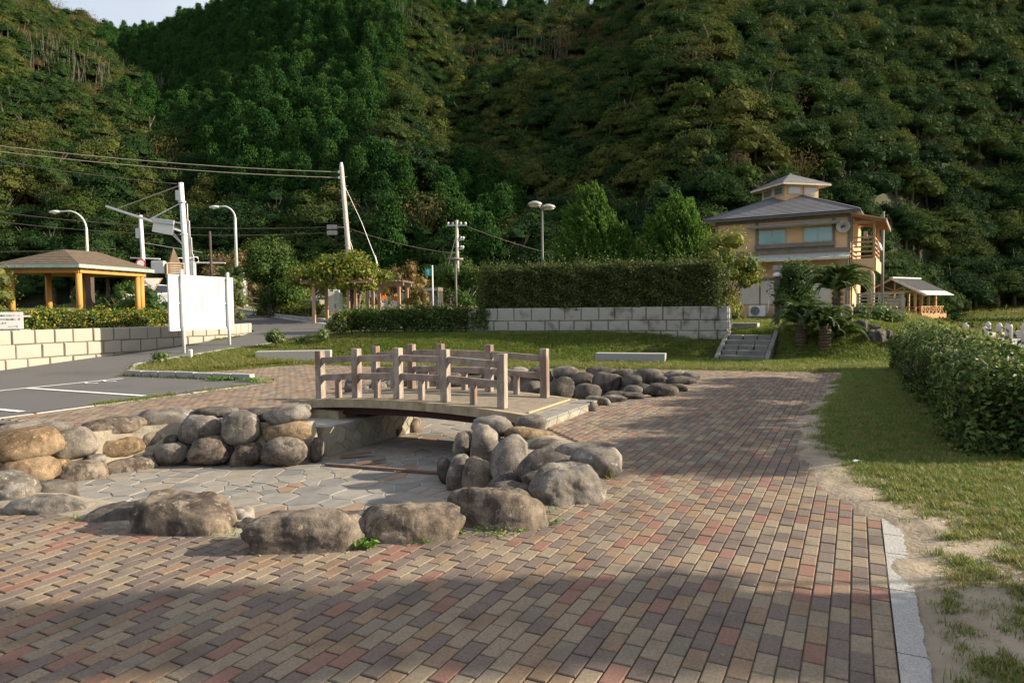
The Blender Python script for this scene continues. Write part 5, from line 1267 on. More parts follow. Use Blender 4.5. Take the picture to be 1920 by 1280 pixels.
for s in (-1, 1):
    n_ = 12
    for r in range(n_):
        u0, u1 = r / n_, (r + 1) / n_; f = lambda u: (s * (2.65 * (1 - u) + .02), 1.5 + (rz_ + .02 - 1.5) * u)
        (xa, za), (xb, zb) = f(u0), f(u1); m_ = M_pent if r < 3 else M_proof
        part('roof_course', MB().hexa([(xa, -.45, za), (xa, dp + .45, za), (xb, dp + .45, zb), (xb, -.45, zb), (xa, -.45, za + .05), (xa, dp + .45, za + .05), (xb, dp + .45, zb + .03), (xb, -.45, zb + .03)]), m_, pv)
    part('barge_board', MB().bar((s * 2.66, -.47, 1.48), (s * .0, -.47, rz_ - .0), .03, .16), M_cream if s > 0 else M_pt, pv)
    part('purlin', MB().box(s * 1.9 - .06, s * 1.9 + .06, -.3, dp + .3, ez - .05, ez + .1), M_pt, pv)
part('ridge_cap', MB().box(-.14, .14, -.5, dp + .5, rz_ + .04, rz_ + .16), M_pent, pv)
def lattice(a, b, nx_, z0, z1_, kind):
    a = Vector(a); b = Vector(b)
    for z in (z0, z1_): part('rail', MB().bar((a.x, a.y, z), (b.x, b.y, z), .06, .06), M_pt, pv)
    for i in range(nx_):
        p, q = a.lerp(b, i / nx_), a.lerp(b, (i + 1) / nx_)
        part('lattice_bar', MB().bar((p.x, p.y, z0), (q.x, q.y, z1_), .035, .045), M_pt, pv); part('lattice_bar', MB().bar((p.x + .02, p.y + .02, z1_), (q.x + .02, q.y + .02, z0), .035, .045), M_pt, pv)
        part('rail_post', MB().box(p.x - .04, p.x + .04, p.y - .04, p.y + .04, 0, z1_ + .03), M_pt, pv)
lattice((hwP - .15, -.05, 0), (hwP - .15, dp, 0), 6, .08, .62, 0); lattice((-.1, -.05, 0), (hwP - .15, -.05, 0), 2, .08, .6, 0)
for k in range(8): part('screen_board', MB().box(-1.7 + k * .26, -1.7 + k * .26 + .25, 1.0, 1.04, 0.0, 1.35), mat('white screen boards', (.68, .62, .52), .7, bump=.05), pv)

t = thing('beach_lamp', 'slim twin headed lamp post on the green bank by the beach', 'lamp post', (54.4, 85, .4))
part('pole', MB().tube([(0, 0, -.4), (0, 0, 3.6)], [.1, .07], 10), M_galv, t, smooth=True)
for s in (-1, 1): part('lamp_head', MB().box(min(s * .2, s * 1.0), max(s * .2, s * 1.0), -.15, .15, 3.55, 3.75), M_ins, t, bev=.05); part('arm', MB().tube([(0, 0, 3.55), (s * .25, 0, 3.62)], .05, 6), M_galv, t)

# beach terrace with granite bollards
M_ter = mat('terrace concrete', (.40, .385, .36), .9, (.34, .325, .30), scale=1.5, bump=.2)
ZB = -1.3
o = structure(link('beach_terrace', MB().hexa([(30, 40, ZB - .3), (44, 38, ZB - .3), (60, 66, ZB - .3), (43, 66, ZB - .3), (30, 40, ZB + .05), (44, 38, ZB + .05), (60, 66, ZB + .05), (43, 66, ZB + .05)]).mesh('terrace'), M_ter))
for k in range(3): structure(link('terrace_step', MB().box(43 + k * .5, 49 - k * .3, 58 + k * .8, 58.7 + k * .8, ZB + .06, ZB + .25 + k * .18).mesh('step'), M_ter))
M_bol = granite_mat('bollard granite', (.46, .45, .43), .75)
bol = None
BS = [(41.2, 62.0), (45.0, 64.5), (43.2, 60.5), (44.7, 58.8), (45.1, 58.1), (45.5, 57.4), (46.1, 57.0), (46.7, 56.8), (36.4, 50.0), (37.0, 49.2), (37.7, 48.6), (38.3, 48.1), (38.9, 47.7), (35.0, 50.5), (33.5, 51.2), (31.8, 51.0), (40.2, 66)]
for i, (x, y) in enumerate(BS):
    if bol is None:
        bol = MB().lathe((0, 0, 0), [(.24, -.1), (.24, .95), (.27, 1.0), (.24, 1.05), (.2, 1.18), (.1, 1.27), (.02, 1.29)], 14).mesh('bollard')
    h = 1.0 if i not in (8, 9, 10) else 1.25
    o = link('bollard', bol, M_bol, smooth=True, loc=(x, y, ZB + .06)); o.scale = (1, 1, h)
    tag(o, 'grey domed granite bollard in the %s' % ('near cluster on the beach terrace' if 8 <= i <= 12 else 'far row beside the terrace steps' if 3 <= i <= 7 else 'loose scatter on the beach terrace'), 'bollard', 'granite bollards on the beach terrace')
# far bank path kerb, rocks, U rail
M_rkd = rock_mat('dark sea rock', (.11, .10, .09), (.05, .045, .042), (.17, .15, .125), 3)
RK = [((10.75, 21.1, .92), (.52, .5, .55), 'largest dark jagged rock right of the cycads'), ((11.05, 20.6, .72), (.6, .5, .42), 'broad dark rock low in front of the rock group'), ((11.2, 21.2, .86), (.34, .4, .4), 'upright dark rock at the back of the rock group'),
      ((11.35, 20.7, .72), (.36, .4, .36), 'small dark rock at the right of the rock group'), ((11.5, 20.3, .6), (.34, .4, .3), 'lowest dark rock beside the long hedge'), ((10.55, 21.3, .7), (.5, .4, .4), 'dark rock touching the concrete rail base')]
for i, (p, s, lb) in enumerate(RK):
    me = boulder_mesh('rock', s[0] * 1.1, s[1], s[2] * 1.15, 900 + i, 4, 4.0, .17); o = link('rock', me, M_rkd, loc=p, rotz=i * .7); tag(o, lb, 'rock', 'dark rocks beside the cycads')
t = thing('grab_rail', 'pale arched hand rail set in a concrete base beside the cycads', 'hand rail', (10.58, 21.6, .9), rad(-20))
part('rail', MB().tube([(-.16, 0, -.1), (-.16, 0, .62)] + [(-.16 * math.cos(a), 0, .62 + .16 * math.sin(a)) for a in np.linspace(.2, 2.94, 8)] + [(.16, 0, .62), (.16, 0, -.1)], .03, 10), mat('beige rail', (.50, .43, .35), .5, bump=0), t, smooth=True)
part('base', MB().box(-.28, .34, -.14, .14, -.6, .02), granite_mat('rail base concrete', (.33, .31, .28), .7), t, bev=.02)
t = link('white_board', MB().box(-.3, .22, -.02, .02, .0, .62).mesh('board'), M_white, bev=.006, loc=(10.7, 23.0, 1.1), rotz=rad(-12)); tag(t, 'small white board standing behind the arched rail', 'sign')
o = link('utility_pole', MB().tube([(0, 0, -1), (0, 0, 6.4)], [.10, .08], 10).mesh('pole'), M_dkpole, smooth=True, loc=(22.75, 42, 1.0)); tag(o, 'dark pole standing behind the balcony of the apricot building', 'utility pole')

# ------------------------------------------------------------------ vegetation
def C(*a): return a
M_hedge = leaf_mat('hedge leaves', [C(.020, .045, .010), C(.035, .075, .014), C(.055, .10, .018), C(.09, .13, .025)], .25, .6, 0.0, .2)
M_hedge_glossy = leaf_mat('glossy hedge leaves', [C(.022, .05, .012), C(.04, .085, .016), C(.065, .115, .02), C(.10, .145, .03), C(.16, .20, .05)], .3, .5, 0.0, .3)  # glossier leaf, colour ramp reaching paler greens than the plain hedge
M_hedge_y = leaf_mat('flecked hedge leaves', [C(.025, .06, .012), C(.045, .10, .016), C(.07, .13, .02), C(.10, .15, .025), C(.42, .33, .035)], .3, .55, 0.0, .25)
M_small = leaf_mat('small dark leaves', [C(.022, .042, .010), C(.040, .068, .014), C(.065, .095, .02), C(.11, .12, .03)], .25, .55, 0.0, .25)
M_twig = mat('twigs', (.075, .055, .035), .9, (.045, .033, .022), scale=15, bump=.4)
M_core = mat('shaded inner twigs', (.028, .032, .014), .95, (.018, .02, .01), scale=25, bump=.8, bscale=30)  # dark tone of the solid hedge core, inner shade painted in
M_bark = mat('grey brown bark', (.16, .13, .10), .9, (.09, .07, .055), scale=8, bump=.6, bscale=25, stretch=(1, 1, .3))
M_juniper = leaf_mat('juniper sprays', [C(.022, .065, .010), C(.040, .108, .013), C(.068, .155, .018), C(.11, .205, .026)], .3, .6, .0, .2)
M_vine = leaf_mat('yellow green vine leaves', [C(.05, .09, .012), C(.095, .14, .018), C(.15, .18, .022), C(.21, .20, .03)], .35, .5, 0.0)
M_azal = leaf_mat('azalea leaves', [C(.07, .11, .012), C(.11, .145, .016), C(.15, .17, .02), C(.19, .19, .03)], .25, .5, .0)
M_autumn = leaf_mat('autumn leaves', [C(.08, .08, .02), C(.12, .10, .025), C(.16, .105, .03), C(.20, .14, .04)], .35, .6, 0.0)
M_round = leaf_mat('evergreen leaves', [C(.020, .048, .010), C(.035, .075, .014), C(.055, .10, .018), C(.08, .12, .025)], .25, .65, 0.0, .15)
M_cyc = leaf_mat('cycad leaflets', [C(.025, .055, .012), C(.042, .085, .018), C(.07, .12, .025), C(.12, .16, .04)], .3, .45, .25, .35)
M_weed = leaf_mat('weed leaves', [C(.05, .12, .015), C(.09, .19, .02), C(.13, .24, .03)], .35, .45, 0.0)
M_flower = mat('cream flower spike', (.62, .58, .38), .8, bump=0)

def box_leaves(o, ex, ey, h, dens, size, seed, faces='fblrt', bumps=.12, inner=.18, zlo=0.0):
    """points on the faces of an oriented box: origin o, horizontal edge vectors ex (length) and ey (depth), height h"""
    r = np.random.default_rng(seed); ex = np.array([*ex, 0.]); ey = np.array([*ey, 0.]); o = np.array(o, float); ez = np.array([0, 0, h])
    nx = unit(ex[None])[0]; ny = unit(ey[None])[0]; Ps, Ns = [], []
    def face(p, a, b, n):
        k = int(dens * np.linalg.norm(a) * np.linalg.norm(b)); s, t = r.uniform(0, 1, (2, k))
        q = p + s[:, None] * a + t[:, None] * b; ph = seed * 1.7
        w_ = bumps * (np.sin(q[:, 0] * 3.1 + ph) * np.sin(q[:, 1] * 2.7 + ph) + .7 * np.sin(q[:, 0] * 7.3 + q[:, 2] * 6 + ph) * np.sin(q[:, 1] * 8.1 + q[:, 2] * 5)) * .6
        d = w_ - np.abs(r.normal(0, inner, k)) + r.exponential(.03, k)
        Ps.append(q + n * d[:, None]); Ns.append(np.repeat(n[None], k, 0) + np.array([0, 0, .25]))
    if 'f' in faces: face(o, ex, ez, -ny)
    if 'b' in faces: face(o + ey, ex, ez, ny)
    if 'l' in faces: face(o, ey, ez, -nx)
    if 'r' in faces: face(o + ex, ey, ez, nx)
    if 't' in faces: face(o + ez, ex, ey, np.array([0, 0, 1.]))
    P, N = np.concatenate(Ps), np.concatenate(Ns); k = P[:, 2] > o[2] + zlo
    return P[k], N[k]
def twigs(ps, dirs, ln, r0, seed, kids=3):
    rr = random.Random(seed); mb = MB()
    for p, d in zip(ps, dirs):
        p = Vector(p); d = Vector(d).normalized(); pts = [p]
        for k in range(4): d = (d + Vector((rr.uniform(-.3, .3), rr.uniform(-.3, .3), rr.uniform(-.1, .25)))).normalized(); pts.append(pts[-1] + d * ln / 4)
        mb.tube(pts, [r0, r0 * .8, r0 * .6, r0 * .45, r0 * .25], 5)
        for c in range(kids):
            q = pts[rr.randint(1, 3)]; e = (d + Vector((rr.uniform(-1, 1), rr.uniform(-1, 1), rr.uniform(-.2, .8)))).normalized()
            mb.tube([q, q + e * ln * .3, q + e * ln * .5 + Vector((0, 0, .06))], [r0 * .5, r0 * .35, r0 * .15], 4)
    return mb
def hedge(label, o, ex, ey, h, dens, size, seed, m, core=True, spikes=0, group=None, faces='fblrt', inner=.16, zlo=0., aspect=.5, extra=0, cat='hedge', bumps=.12):
    t = thing('hedge', label, cat, o, group=group)
    P, N = box_leaves((0, 0, 0), ex, ey, h, dens, size, seed, faces, bumps, inner, zlo)
    r = np.random.default_rng(seed + 50)
    if extra:                                             # unruly shoots above the clipped top
        k = extra; s, tt = r.uniform(0, 1, (2, k)); base = s[:, None] * np.array([*ex, 0]) + tt[:, None] * np.array([*ey, 0]) + np.array([0, 0, h])
        hh = r.exponential(.09, k); q = np.repeat(base, 5, 0) + np.c_[r.normal(0, .03, (5 * k, 2)), np.repeat(hh, 5) * np.tile(np.linspace(.1, 1.6, 5), k)]
        P = np.concatenate([P, q]); N = np.concatenate([N, r.normal(size=q.shape) + np.array([0, 0, .4])])
    V, F = leaves(P, N, size, aspect, .75, r)
    o_ = link('foliage', mesh_np('foliage', V, F, m), parent=t); stuff(o_)
    if core:
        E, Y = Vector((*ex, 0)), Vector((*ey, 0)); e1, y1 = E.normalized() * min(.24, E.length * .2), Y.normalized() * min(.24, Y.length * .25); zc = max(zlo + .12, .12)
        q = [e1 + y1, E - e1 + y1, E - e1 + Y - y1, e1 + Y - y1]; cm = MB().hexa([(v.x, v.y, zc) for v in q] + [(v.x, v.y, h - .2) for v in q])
        part('shaded_twig_core', cm, M_core, t)  # solid dark block: inner twigs with the shade among them painted in
        E, Y = Vector((*ex, 0)), Vector((*ey, 0)); n = max(3, int(E.length / .35)); rr = random.Random(seed)
        ps, ds = [], []
        for k in range(n):
            for q in (.25, .7): ps.append(E * ((k + rr.uniform(.2, .8)) / n) + Y * q + Vector((0, 0, -.05))); ds.append((rr.uniform(-.5, .5), rr.uniform(-.5, .5), 1))
        part('branch', twigs(ps, ds, h * 1.0, .022, seed), M_twig, t)
    if spikes:
        k = spikes; s, tt = r.uniform(.02, .98, (2, k)); mb = MB()
        for a, b in zip(s, tt):
            p = Vector((*ex, 0)) * a + Vector((*ey, 0)) * b + Vector((0, 0, h + r.uniform(-.02, .08))); l = r.uniform(.05, .10)
            mb.tube([p, p + Vector((r.normal(0, .012), r.normal(0, .012), l * .5)), p + Vector((r.normal(0, .02), r.normal(0, .02), l))], [.006, .012, .003], 5)
        stuff(part('flower_spikes', mb, M_flower, t))
    return t
# long hedge on the right
HA = np.array(uv(1.12, 8.6)); hx_, hy_ = uv(1.12, 8.6)
hedge('long glossy hedge with cream flower spikes along the right side of the path', (*uv(1.06, 8.7), z1(*uv(1.4, 8.7)) - .05), tuple(E_A * 11.5 - E_R * .12), tuple(E_R * 1.0), .95, 1900, .075, 11, M_hedge_glossy, spikes=260, faces='fblrt', inner=.13, extra=900, bumps=.22)
hedge('unseen clipped hedge added off the right edge of the frame to cast shade', (5.3, 2.2, -.05), (3.0, -.1), (.05, 1.75), 1.9, 700, .085, 12, M_hedge_glossy)  # unseen hedge, added to throw shade over the near right paving
# tall hedge on the granite wall
hedge('tall clipped dark hedge standing on the grey granite wall', (-1.15, 25.05, 1.62), (8.15, -2.2), (.42, 1.6), 1.50, 1300, .09, 21, M_small, extra=1500, inner=.16, faces='flrt', bumps=.30)
hedge('low loose hedge with bare stems between the lawn and the road', (-6.3, 25.45, .78), (5.4, -.85), (.15, 1.0), .86, 850, .10, 22, M_hedge, inner=.2, zlo=.16, extra=300, bumps=.2)
hedge('hedge flecked with yellow leaves on top of the cream granite wall', (-17.4, 17.9, 1.14), (5.0, 9.0), (-.8, .42), .62, 1000, .09, 23, M_hedge_y, inner=.16, bumps=.2)
hedge('low clipped hedge behind the road kerb under the round tree', (-14.2, 37.2, z1(-14, 37) - .05), (4.4, -3.3), (.5, .7), .62, 300, .10, 24, M_azal)
hedge('low grey brown hedge along the top of the green beach bank', (46, 93, 1.5), (36, 0), (0, 1.2), 1.1, 60, .26, 25, leaf_mat('dull hedge leaves', [C(.07, .075, .035), C(.10, .095, .05), C(.13, .11, .065)], .2), core=False)
hedge('dark hedge along the foot of the green beach bank', (52, 80.5, -.9), (36, -2), (0, 1.2), .9, 60, .26, 26, M_hedge, core=False)

def shrub(label, x, y, z, lobes, dens, size, m, seed, trunk=None, cat='shrub', name='shrub', group=None, aspect=.55, shell=(.55, 1.08), up=-.7):
    t = thing(name, label, cat, (x, y, z), group=group); r = np.random.default_rng(seed)
    P, N = lobes_points(lobes, dens * 1.5, r, shell, up); V, F = leaves(P, N + np.array([0, 0, .25]), size, aspect, .8, r)
    cs_ = [ico(c, np.array(q) * .62, 1) for c, q in lobes]; Vc, Fc = join_np([(v_, tri2quad(f_)) for v_, f_ in cs_])
    me = bpy.data.meshes.new('leaves'); me.from_pydata([tuple(v) for v in np.concatenate([V, Vc])], [], [tuple(f) for f in F] + [tuple(f[:3]) for f in Fc + len(V)]); me.materials.append(m)
    stuff(link('crown' if trunk else 'foliage', me, parent=t))
    if trunk:
        mb = MB()
        for pts, rr in trunk: mb.tube(pts, rr, 8)
        part('trunk', mb, M_bark, t, smooth=True)
    return t
def rlobes(n, rx, ry, h, rad_, seed, z0=.3, flat=1.0):
    r = np.random.default_rng(seed); out = []
    for k in range(n):
        a = r.uniform(0, 6.283); q = math.sqrt(r.uniform(0, 1)); zz = r.uniform(0, 1)
        w_ = math.sqrt(max(.05, 1 - (abs(zz - .35) / .75) ** 2)); s = rad_ * r.uniform(.7, 1.25)
        out.append(((math.cos(a) * q * rx * w_, math.sin(a) * q * ry * w_, z0 + zz * h), (s, s, s * flat)))
    return out
def stems(n, h, sp, r0, seed):
    rr = random.Random(seed); o = []
    for k in range(n):
        a = 6.28 * k / n + rr.uniform(-.4, .4); e = (math.cos(a) * sp, math.sin(a) * sp, h)
        o.append(([(0.06 * math.cos(a), .06 * math.sin(a), -.15), (e[0] * .35, e[1] * .35, h * .45), e], [r0, r0 * .7, r0 * .3]))
    return o
shrub('dense round evergreen tree on short stems above the granite stub wall', -12.7, 36.3, 1.35, rlobes(34, 1.25, 1.2, 2.9, .66, 31, .8), 230, .14, M_round, 31, stems(6, 1.6, .8, .09, 3), 'tree', 'round_tree')
sh = shrub('mass of yellow green wisteria foliage', 0, 0, 0, [((-2.0, 0, 2.2), (.8, 1.1, .5)), ((-1.5, 0, 2.4), (1.0, 1.3, .65)), ((-.5, 0, 2.5), (1.0, 1.4, .75)), ((.5, 0, 2.6), (.9, 1.3, .85)), ((1.25, 0, 2.45), (.7, 1.2, .6)), ((.2, -.9, 2.0), (.7, .5, .5)), ((-1.0, -.8, 2.0), (.7, .5, .4)), ((1.5, -.6, 1.9), (.4, .5, .45)), ((.5, 0, 3.15), (.9, .9, .5)), ((-.5, .2, 3.05), (.9, .8, .45)), ((2.0, .3, 2.3), (.5, .7, .35))], 230, .17, M_vine, 32)
fo = sh.children[0]; fo.parent = ARBOUR; bpy.data.objects.remove(sh)
part('vine_trunk', MB().tube([(.35, -.1, -.2), (.5, 0, .8), (.35, .1, 1.5), (.6, 0, 2.2)], [.13, .12, .1, .08], 8).tube([(.55, .1, -.2), (.4, -.1, .7), (.65, .1, 1.4), (.3, 0, 2.2)], [.12, .1, .1, .07], 8).tube([(.6, -.2, -.2), (.75, 0, 1.0), (.95, .1, 2.1)], [.09, .08, .06], 7), M_bark, ARBOUR, smooth=True)
for i, (x, y, z, rx, ry, h, m, lb) in enumerate([
    (-11.6, 46, 1.7, 2.4, 1.6, 1.0, M_azal, 'wide clipped azalea mound left of the vine arbour'), (-8.4, 47, 1.5, 1.9, 1.4, .95, M_azal, 'clipped azalea mound seen under the vine arbour'), (-5.9, 46.5, 1.4, 2.0, 1.5, .8, M_azal, 'clipped azalea mound beyond the pergola'),
    (-2.4, 48, 1.3, 1.6, 1.2, .9, M_azal, 'clipped azalea mound right of the phone booth'), (-1.0, 46, 1.2, 2.2, 1.3, .5, M_azal, 'low pale azalea bed beside the tall hedge end'), (-10.6, 40.5, 1.5, 1.6, 1.0, .8, M_hedge, 'dark low shrub bank beside the round tree')]):
    shrub(lb, x, y, z, [((0, 0, 0), (rx, ry, h)), ((rx * .3, 0, h * .1), (rx * .6, ry * .8, h * 1.05))], 130, .12, m, 40 + i, None, 'shrub', 'azalea_mound', 'clipped mounds behind the low hedge', shell=(.9, 1.04), up=-.1)
for i, a in enumerate([
    ('dark spreading evergreen behind the phone booth on several stems', -3.4, 46, 1.2, rlobes(22, 1.7, 1.3, 2.0, .62, 61, 1.0), 120, .17, M_round, stems(6, 1.9, 1.1, .09, 6)),
    ('autumn tinted cherry tree between the bar lamp and the tall hedge', -.9, 52, 1.2, rlobes(20, 2.4, 1.6, 2.4, .7, 62, 1.0), 60, .17, M_autumn, stems(5, 2.4, 1.4, .09, 7)),
    ('autumn tinted cherry tree above the pergola roof', -7.6, 52, 1.4, rlobes(18, 2.0, 1.5, 2.2, .7, 63, 1.3), 60, .17, M_autumn, stems(5, 2.4, 1.2, .09, 8)),
    ('thin autumn shrub right of the pergola with reddish leaves', -4.9, 37.5, 1.0, rlobes(14, .8, .7, 1.3, .4, 64, .3), 90, .11, M_autumn, stems(6, 1.3, .6, .03, 9)),
    ('yellow green bushy tree rising behind the vine arbour', -12.5, 49, 2.0, rlobes(22, 2.4, 1.6, 2.4, .8, 65, .6), 90, .2, M_vine, stems(4, 1.8, .8, .08, 10)),
    ('yellow leaved tree behind the round tree at the roadside', -15.5, 47, 2.2, rlobes(14, 1.8, 1.4, 1.6, .7, 66, .6), 90, .2, M_vine, stems(4, 1.6, .8, .08, 11)),
    ('dark bushy evergreen beyond the parked cars', -5.5, 62, 2.0, rlobes(22, 2.6, 2, 3.4, .9, 67, .6), 80, .24, M_round, stems(4, 2, .8, .1, 12)),
    ('feathery grey green bush left of the gazebo front post', -17.2, 22.6, 1.1, rlobes(14, .9, .5, .75, .3, 68, .2), 220, .06, leaf_mat('feathery leaves', [C(.06, .075, .03), C(.09, .105, .045), C(.12, .13, .06)], .25), stems(6, .8, .5, .02, 13)),
    ('autumn coloured bush at the left frame edge beside the gazebo', -18.6, 24.2, 1.1, rlobes(16, .9, .6, 1.9, .42, 69, .3), 110, .10, leaf_mat('turning leaves', [C(.07, .09, .02), C(.13, .13, .025), C(.22, .17, .03), C(.26, .13, .03)], .35), stems(5, 1.6, .5, .03, 14)),
    ('flowering dark shrub bank seen under the gazebo roof', -18.2, 32, 1.2, rlobes(24, 2.4, .9, 1.5, .5, 70, .2), 130, .11, M_round, stems(6, 1.2, 1.2, .03, 15)),
    ('dark shrub right under the gazebo between posts and road sign', -14.6, 31.5, 1.2, rlobes(16, 1.1, .8, .9, .42, 71, .1), 130, .10, M_round, stems(6, .9, .8, .03, 16)),
    ('bushy light green shrub behind the white notice board', -12.6, 30.2, 1.1, rlobes(20, .9, .7, 1.9, .42, 72, .2), 130, .10, leaf_mat('olive leaves', [C(.05, .08, .02), C(.08, .115, .03), C(.12, .14, .04)], .3), stems(6, 1.6, .6, .03, 17)),
    ('dark autumn brown tree behind the guide post', -20.0, 50, 2.1, rlobes(24, 2.6, 1.6, 3.0, .8, 73, .6), 90, .2, leaf_mat('brown green leaves', [C(.06, .06, .02), C(.10, .085, .03), C(.15, .10, .035)], .3), stems(5, 2.2, 1.0, .08, 18)),
    ('bright yellow green climbing shrub at the right end of the tall hedge', 8.05, 25.7, .9, rlobes(40, 1.0, .9, 2.9, .48, 74, .4), 170, .105, M_vine, stems(5, 2.0, .6, .04, 19)),
    ('dark clipped bush with pale loose top behind the cycads', 9.85, 23.9, .9, rlobes(30, .62, .55, 1.7, .42, 75, .3), 220, .09, M_hedge, stems(4, 1.8, .3, .03, 20)),
    ('leafy green thicket under the deck fence behind the arched rail', 12.3, 23.6, .4, rlobes(26, 1.5, 1.0, 1.0, .42, 76, .1), 150, .11, M_hedge_glossy, stems(7, .9, 1.0, .02, 21)),
    ('low green thicket spilling over the dark rocks', 12.4, 21.4, .2, rlobes(16, .9, .8, .6, .36, 77, .1), 170, .09, M_hedge_glossy, stems(6, .6, .7, .02, 22)),
    ('small pale leaved shrub on the lawn edge right of the white board', -8.2, 23.9, z1(-8.2, 23.9), rlobes(10, .42, .3, .42, .2, 78, .15), 420, .075, M_hedge_glossy, stems(6, .5, .35, .012, 23)),
    ('tiny shrub between the road and the low hedge', -6.9, 24.6, z1(-6.9, 24.6), rlobes(7, .25, .22, .3, .16, 79, .12), 420, .07, M_hedge_glossy, stems(5, .4, .2, .01, 24)),
    ('small leafy shrub at the tip of the grass island by the road', -10.6, 20.6, z1(-10.6, 20.6), rlobes(8, .24, .22, .2, .15, 80, .08), 460, .06, M_hedge_glossy, stems(6, .3, .2, .01, 25)),
    ('loose pale green bush at the left end of the low hedge', -6.4, 25.4, .8, rlobes(12, .5, .4, .55, .26, 81, .15), 280, .085, M_hedge_y, stems(6, .6, .4, .015, 26)),
    ('small sprig of shrub on the lawn beside the road bend', -7.6, 24.6, z1(-7.6, 24.6), rlobes(5, .22, .2, .16, .12, 82, .1), 420, .07, M_hedge_glossy, stems(5, .3, .2, .01, 27)),
    ]):
    shrub(a[0], a[1], a[2], a[3], a[4], a[5], a[6], a[7], 160 + i, a[8], 'tree' if 'tree' in a[0].split()[:4] else 'shrub', 'broadleaf_tree' if 'tree' in a[0].split()[:4] else 'shrub')

def juniper(label, x, y, z, W, H, n, seed, lean=-.25, prof=None):
    """flame-like upswept sprays around a leaning core"""
    t = thing('juniper_tree', label, 'tree', (x, y, z)); r = np.random.default_rng(seed); Ps, Ns, As = [], [], []
    for k in range(n):
        u = r.uniform(0, 1) ** 1.15; a = r.uniform(0, 6.283); hh = u * H
        wr = W * prof(u) * r.uniform(.6, 1.0); b = np.array([math.cos(a) * wr, math.sin(a) * wr * .8, hh])
        b[0] += lean * 0 + (W * .25) * (0.0)
        d = unit(np.array([[math.cos(a) * .5 + lean, math.sin(a) * .4, 1.0]]))[0]; ln = r.uniform(.7, 1.35) * (1 - .3 * u); m = 90
        s = r.uniform(0, 1, m); rr_ = .125 * np.sin(np.pi * (s * .85 + .12)) * r.uniform(.6, 1.1, m)
        th = r.uniform(0, 6.283, m); e1 = unit(np.cross(d, [0, 0, 1.0])[None])[0]; e2 = np.cross(d, e1)
        off = np.cos(th)[:, None] * e1 + np.sin(th)[:, None] * e2
        curl = np.array([lean * .5, 0, .15]) * (s[:, None] ** 2) * ln
        Ps.append(b + d * (s * ln)[:, None] + off * rr_[:, None] + curl); Ns.append(off + d * .2); As.append(np.repeat((d)[None], m, 0) + off * .35)
    P, N, A = map(np.concatenate, (Ps, Ns, As)); V, F = leaves(P, N, .13, .42, .35, r, along=A)
    stuff(link('crown', mesh_np('sprays', V, F, M_juniper), parent=t))
    part('trunk', MB().tube([(0, 0, -.3), (.05, 0, H * .4), (-.05, 0, H * .8)], [.14, .1, .03], 8), M_bark, t)
    return t
juniper('tall flame shaped juniper behind the left half of the clipped hedge', 3.5, 28.6, .9, 1.6, 5.1, 600, 91, -.28, lambda u: (.78 + .32 * math.sin(min(u * 3.0, 1.57) * 1)) * (1 - u) ** .62 if u < .97 else .05)
juniper('broader juniper with tufted top near the right end of the hedge', 6.9, 28.0, .9, 1.85, 4.5, 600, 92, -.22, lambda u: .95 * (1 - u ** 1.7) ** .6)
juniper('short side spire of juniper between the two large ones', 4.75, 28.4, .9, .75, 3.7, 150, 93, -.2, lambda u: .9 * (1 - u))
shrub('loose leafy crown growing out of the broader juniper top', 6.5, 28.0, 4.0, rlobes(9, .6, .5, .9, .3, 94, .2), 160, .11, M_vine, 94, None, 'shrub', 'shrub')
shrub('olive bush filling the gap between the two junipers', 5.4, 28.9, 1.0, rlobes(20, 1.0, .5, 2.0, .45, 95, .5), 120, .11, M_hedge, 95, stems(4, 2, .5, .04, 31), 'shrub', 'shrub')

# cycads
def frond_mesh(L_, seed):
    r = np.random.default_rng(seed); n = 34; V, F = [], []
    def pt(s): return np.array([s * L_ * (1 - .12 * s * s), 0, .34 * L_ * math.sin(s * 2.0) - .32 * L_ * s * s * s])
    for k in range(n):
        s = .12 + .88 * k / (n - 1); p = pt(s); l = .21 * L_ * math.sin(min(1, s * 1.15 + .12) * math.pi * .88 + .12) + .03
        for sg in (-1, 1):
            tip = p + np.array([l * .45, sg * l * .85, l * .28 + r.normal(0, .012)]); w_ = np.array([.016, 0, 0]); o = len(V)
            V += [p - w_, p + (tip - p) * .5 - w_ * .2 + [0, 0, .01], tip, p + w_]; F.append((o, o + 1, o + 2, o + 3))
    mb = MB(); mb.tube([tuple(pt(s)) for s in np.linspace(0, 1, 8)], [.014] * 7 + [.004], 5)
    o = len(V); V += [np.array(v) for v in mb.V]; me = bpy.data.meshes.new('frond'); me.from_pydata([tuple(v) for v in V], [], F + [tuple(i + o for i in f) for f in mb.F]); me.materials.append(M_cyc)
    return me
FR = [frond_mesh(1.0, s) for s in range(3)]
M_ctrunk = mat('cycad trunk scales', (.12, .085, .06), .95, (.065, .045, .033), scale=30, bump=.9, bscale=30)
def cycad(label, x, y, z, h, L_, n, seed, lean=0):
    t = thing('cycad', label, 'palm', (x, y, z), group='cycads on the grass mound'); rr = random.Random(seed)
    mb = MB()
    for k in range(9): z0 = -.2 + (h + .2) * k / 9; mb.lathe((lean * z0, 0, z0), [(.15 + .02 * (k % 2), 0), (.19, (h + .2) / 9 * .55), (.15, (h + .2) / 9 * .98)], 12)
    part('trunk', mb, M_ctrunk, t)
    for k in range(n):
        f = k / n; el = rad(78 - 95 * f + rr.uniform(-8, 8)); az = k * 2.39996 + rr.uniform(-.2, .2); s = L_ * rr.uniform(.8, 1.1) * (.85 + .3 * math.sin(f * 3))
        o = link('frond', FR[k % 3], parent=t, loc=(lean * h, 0, h)); o.rotation_euler = (rr.uniform(-.3, .3), -el * .75, az); o.scale = (s, s, s)
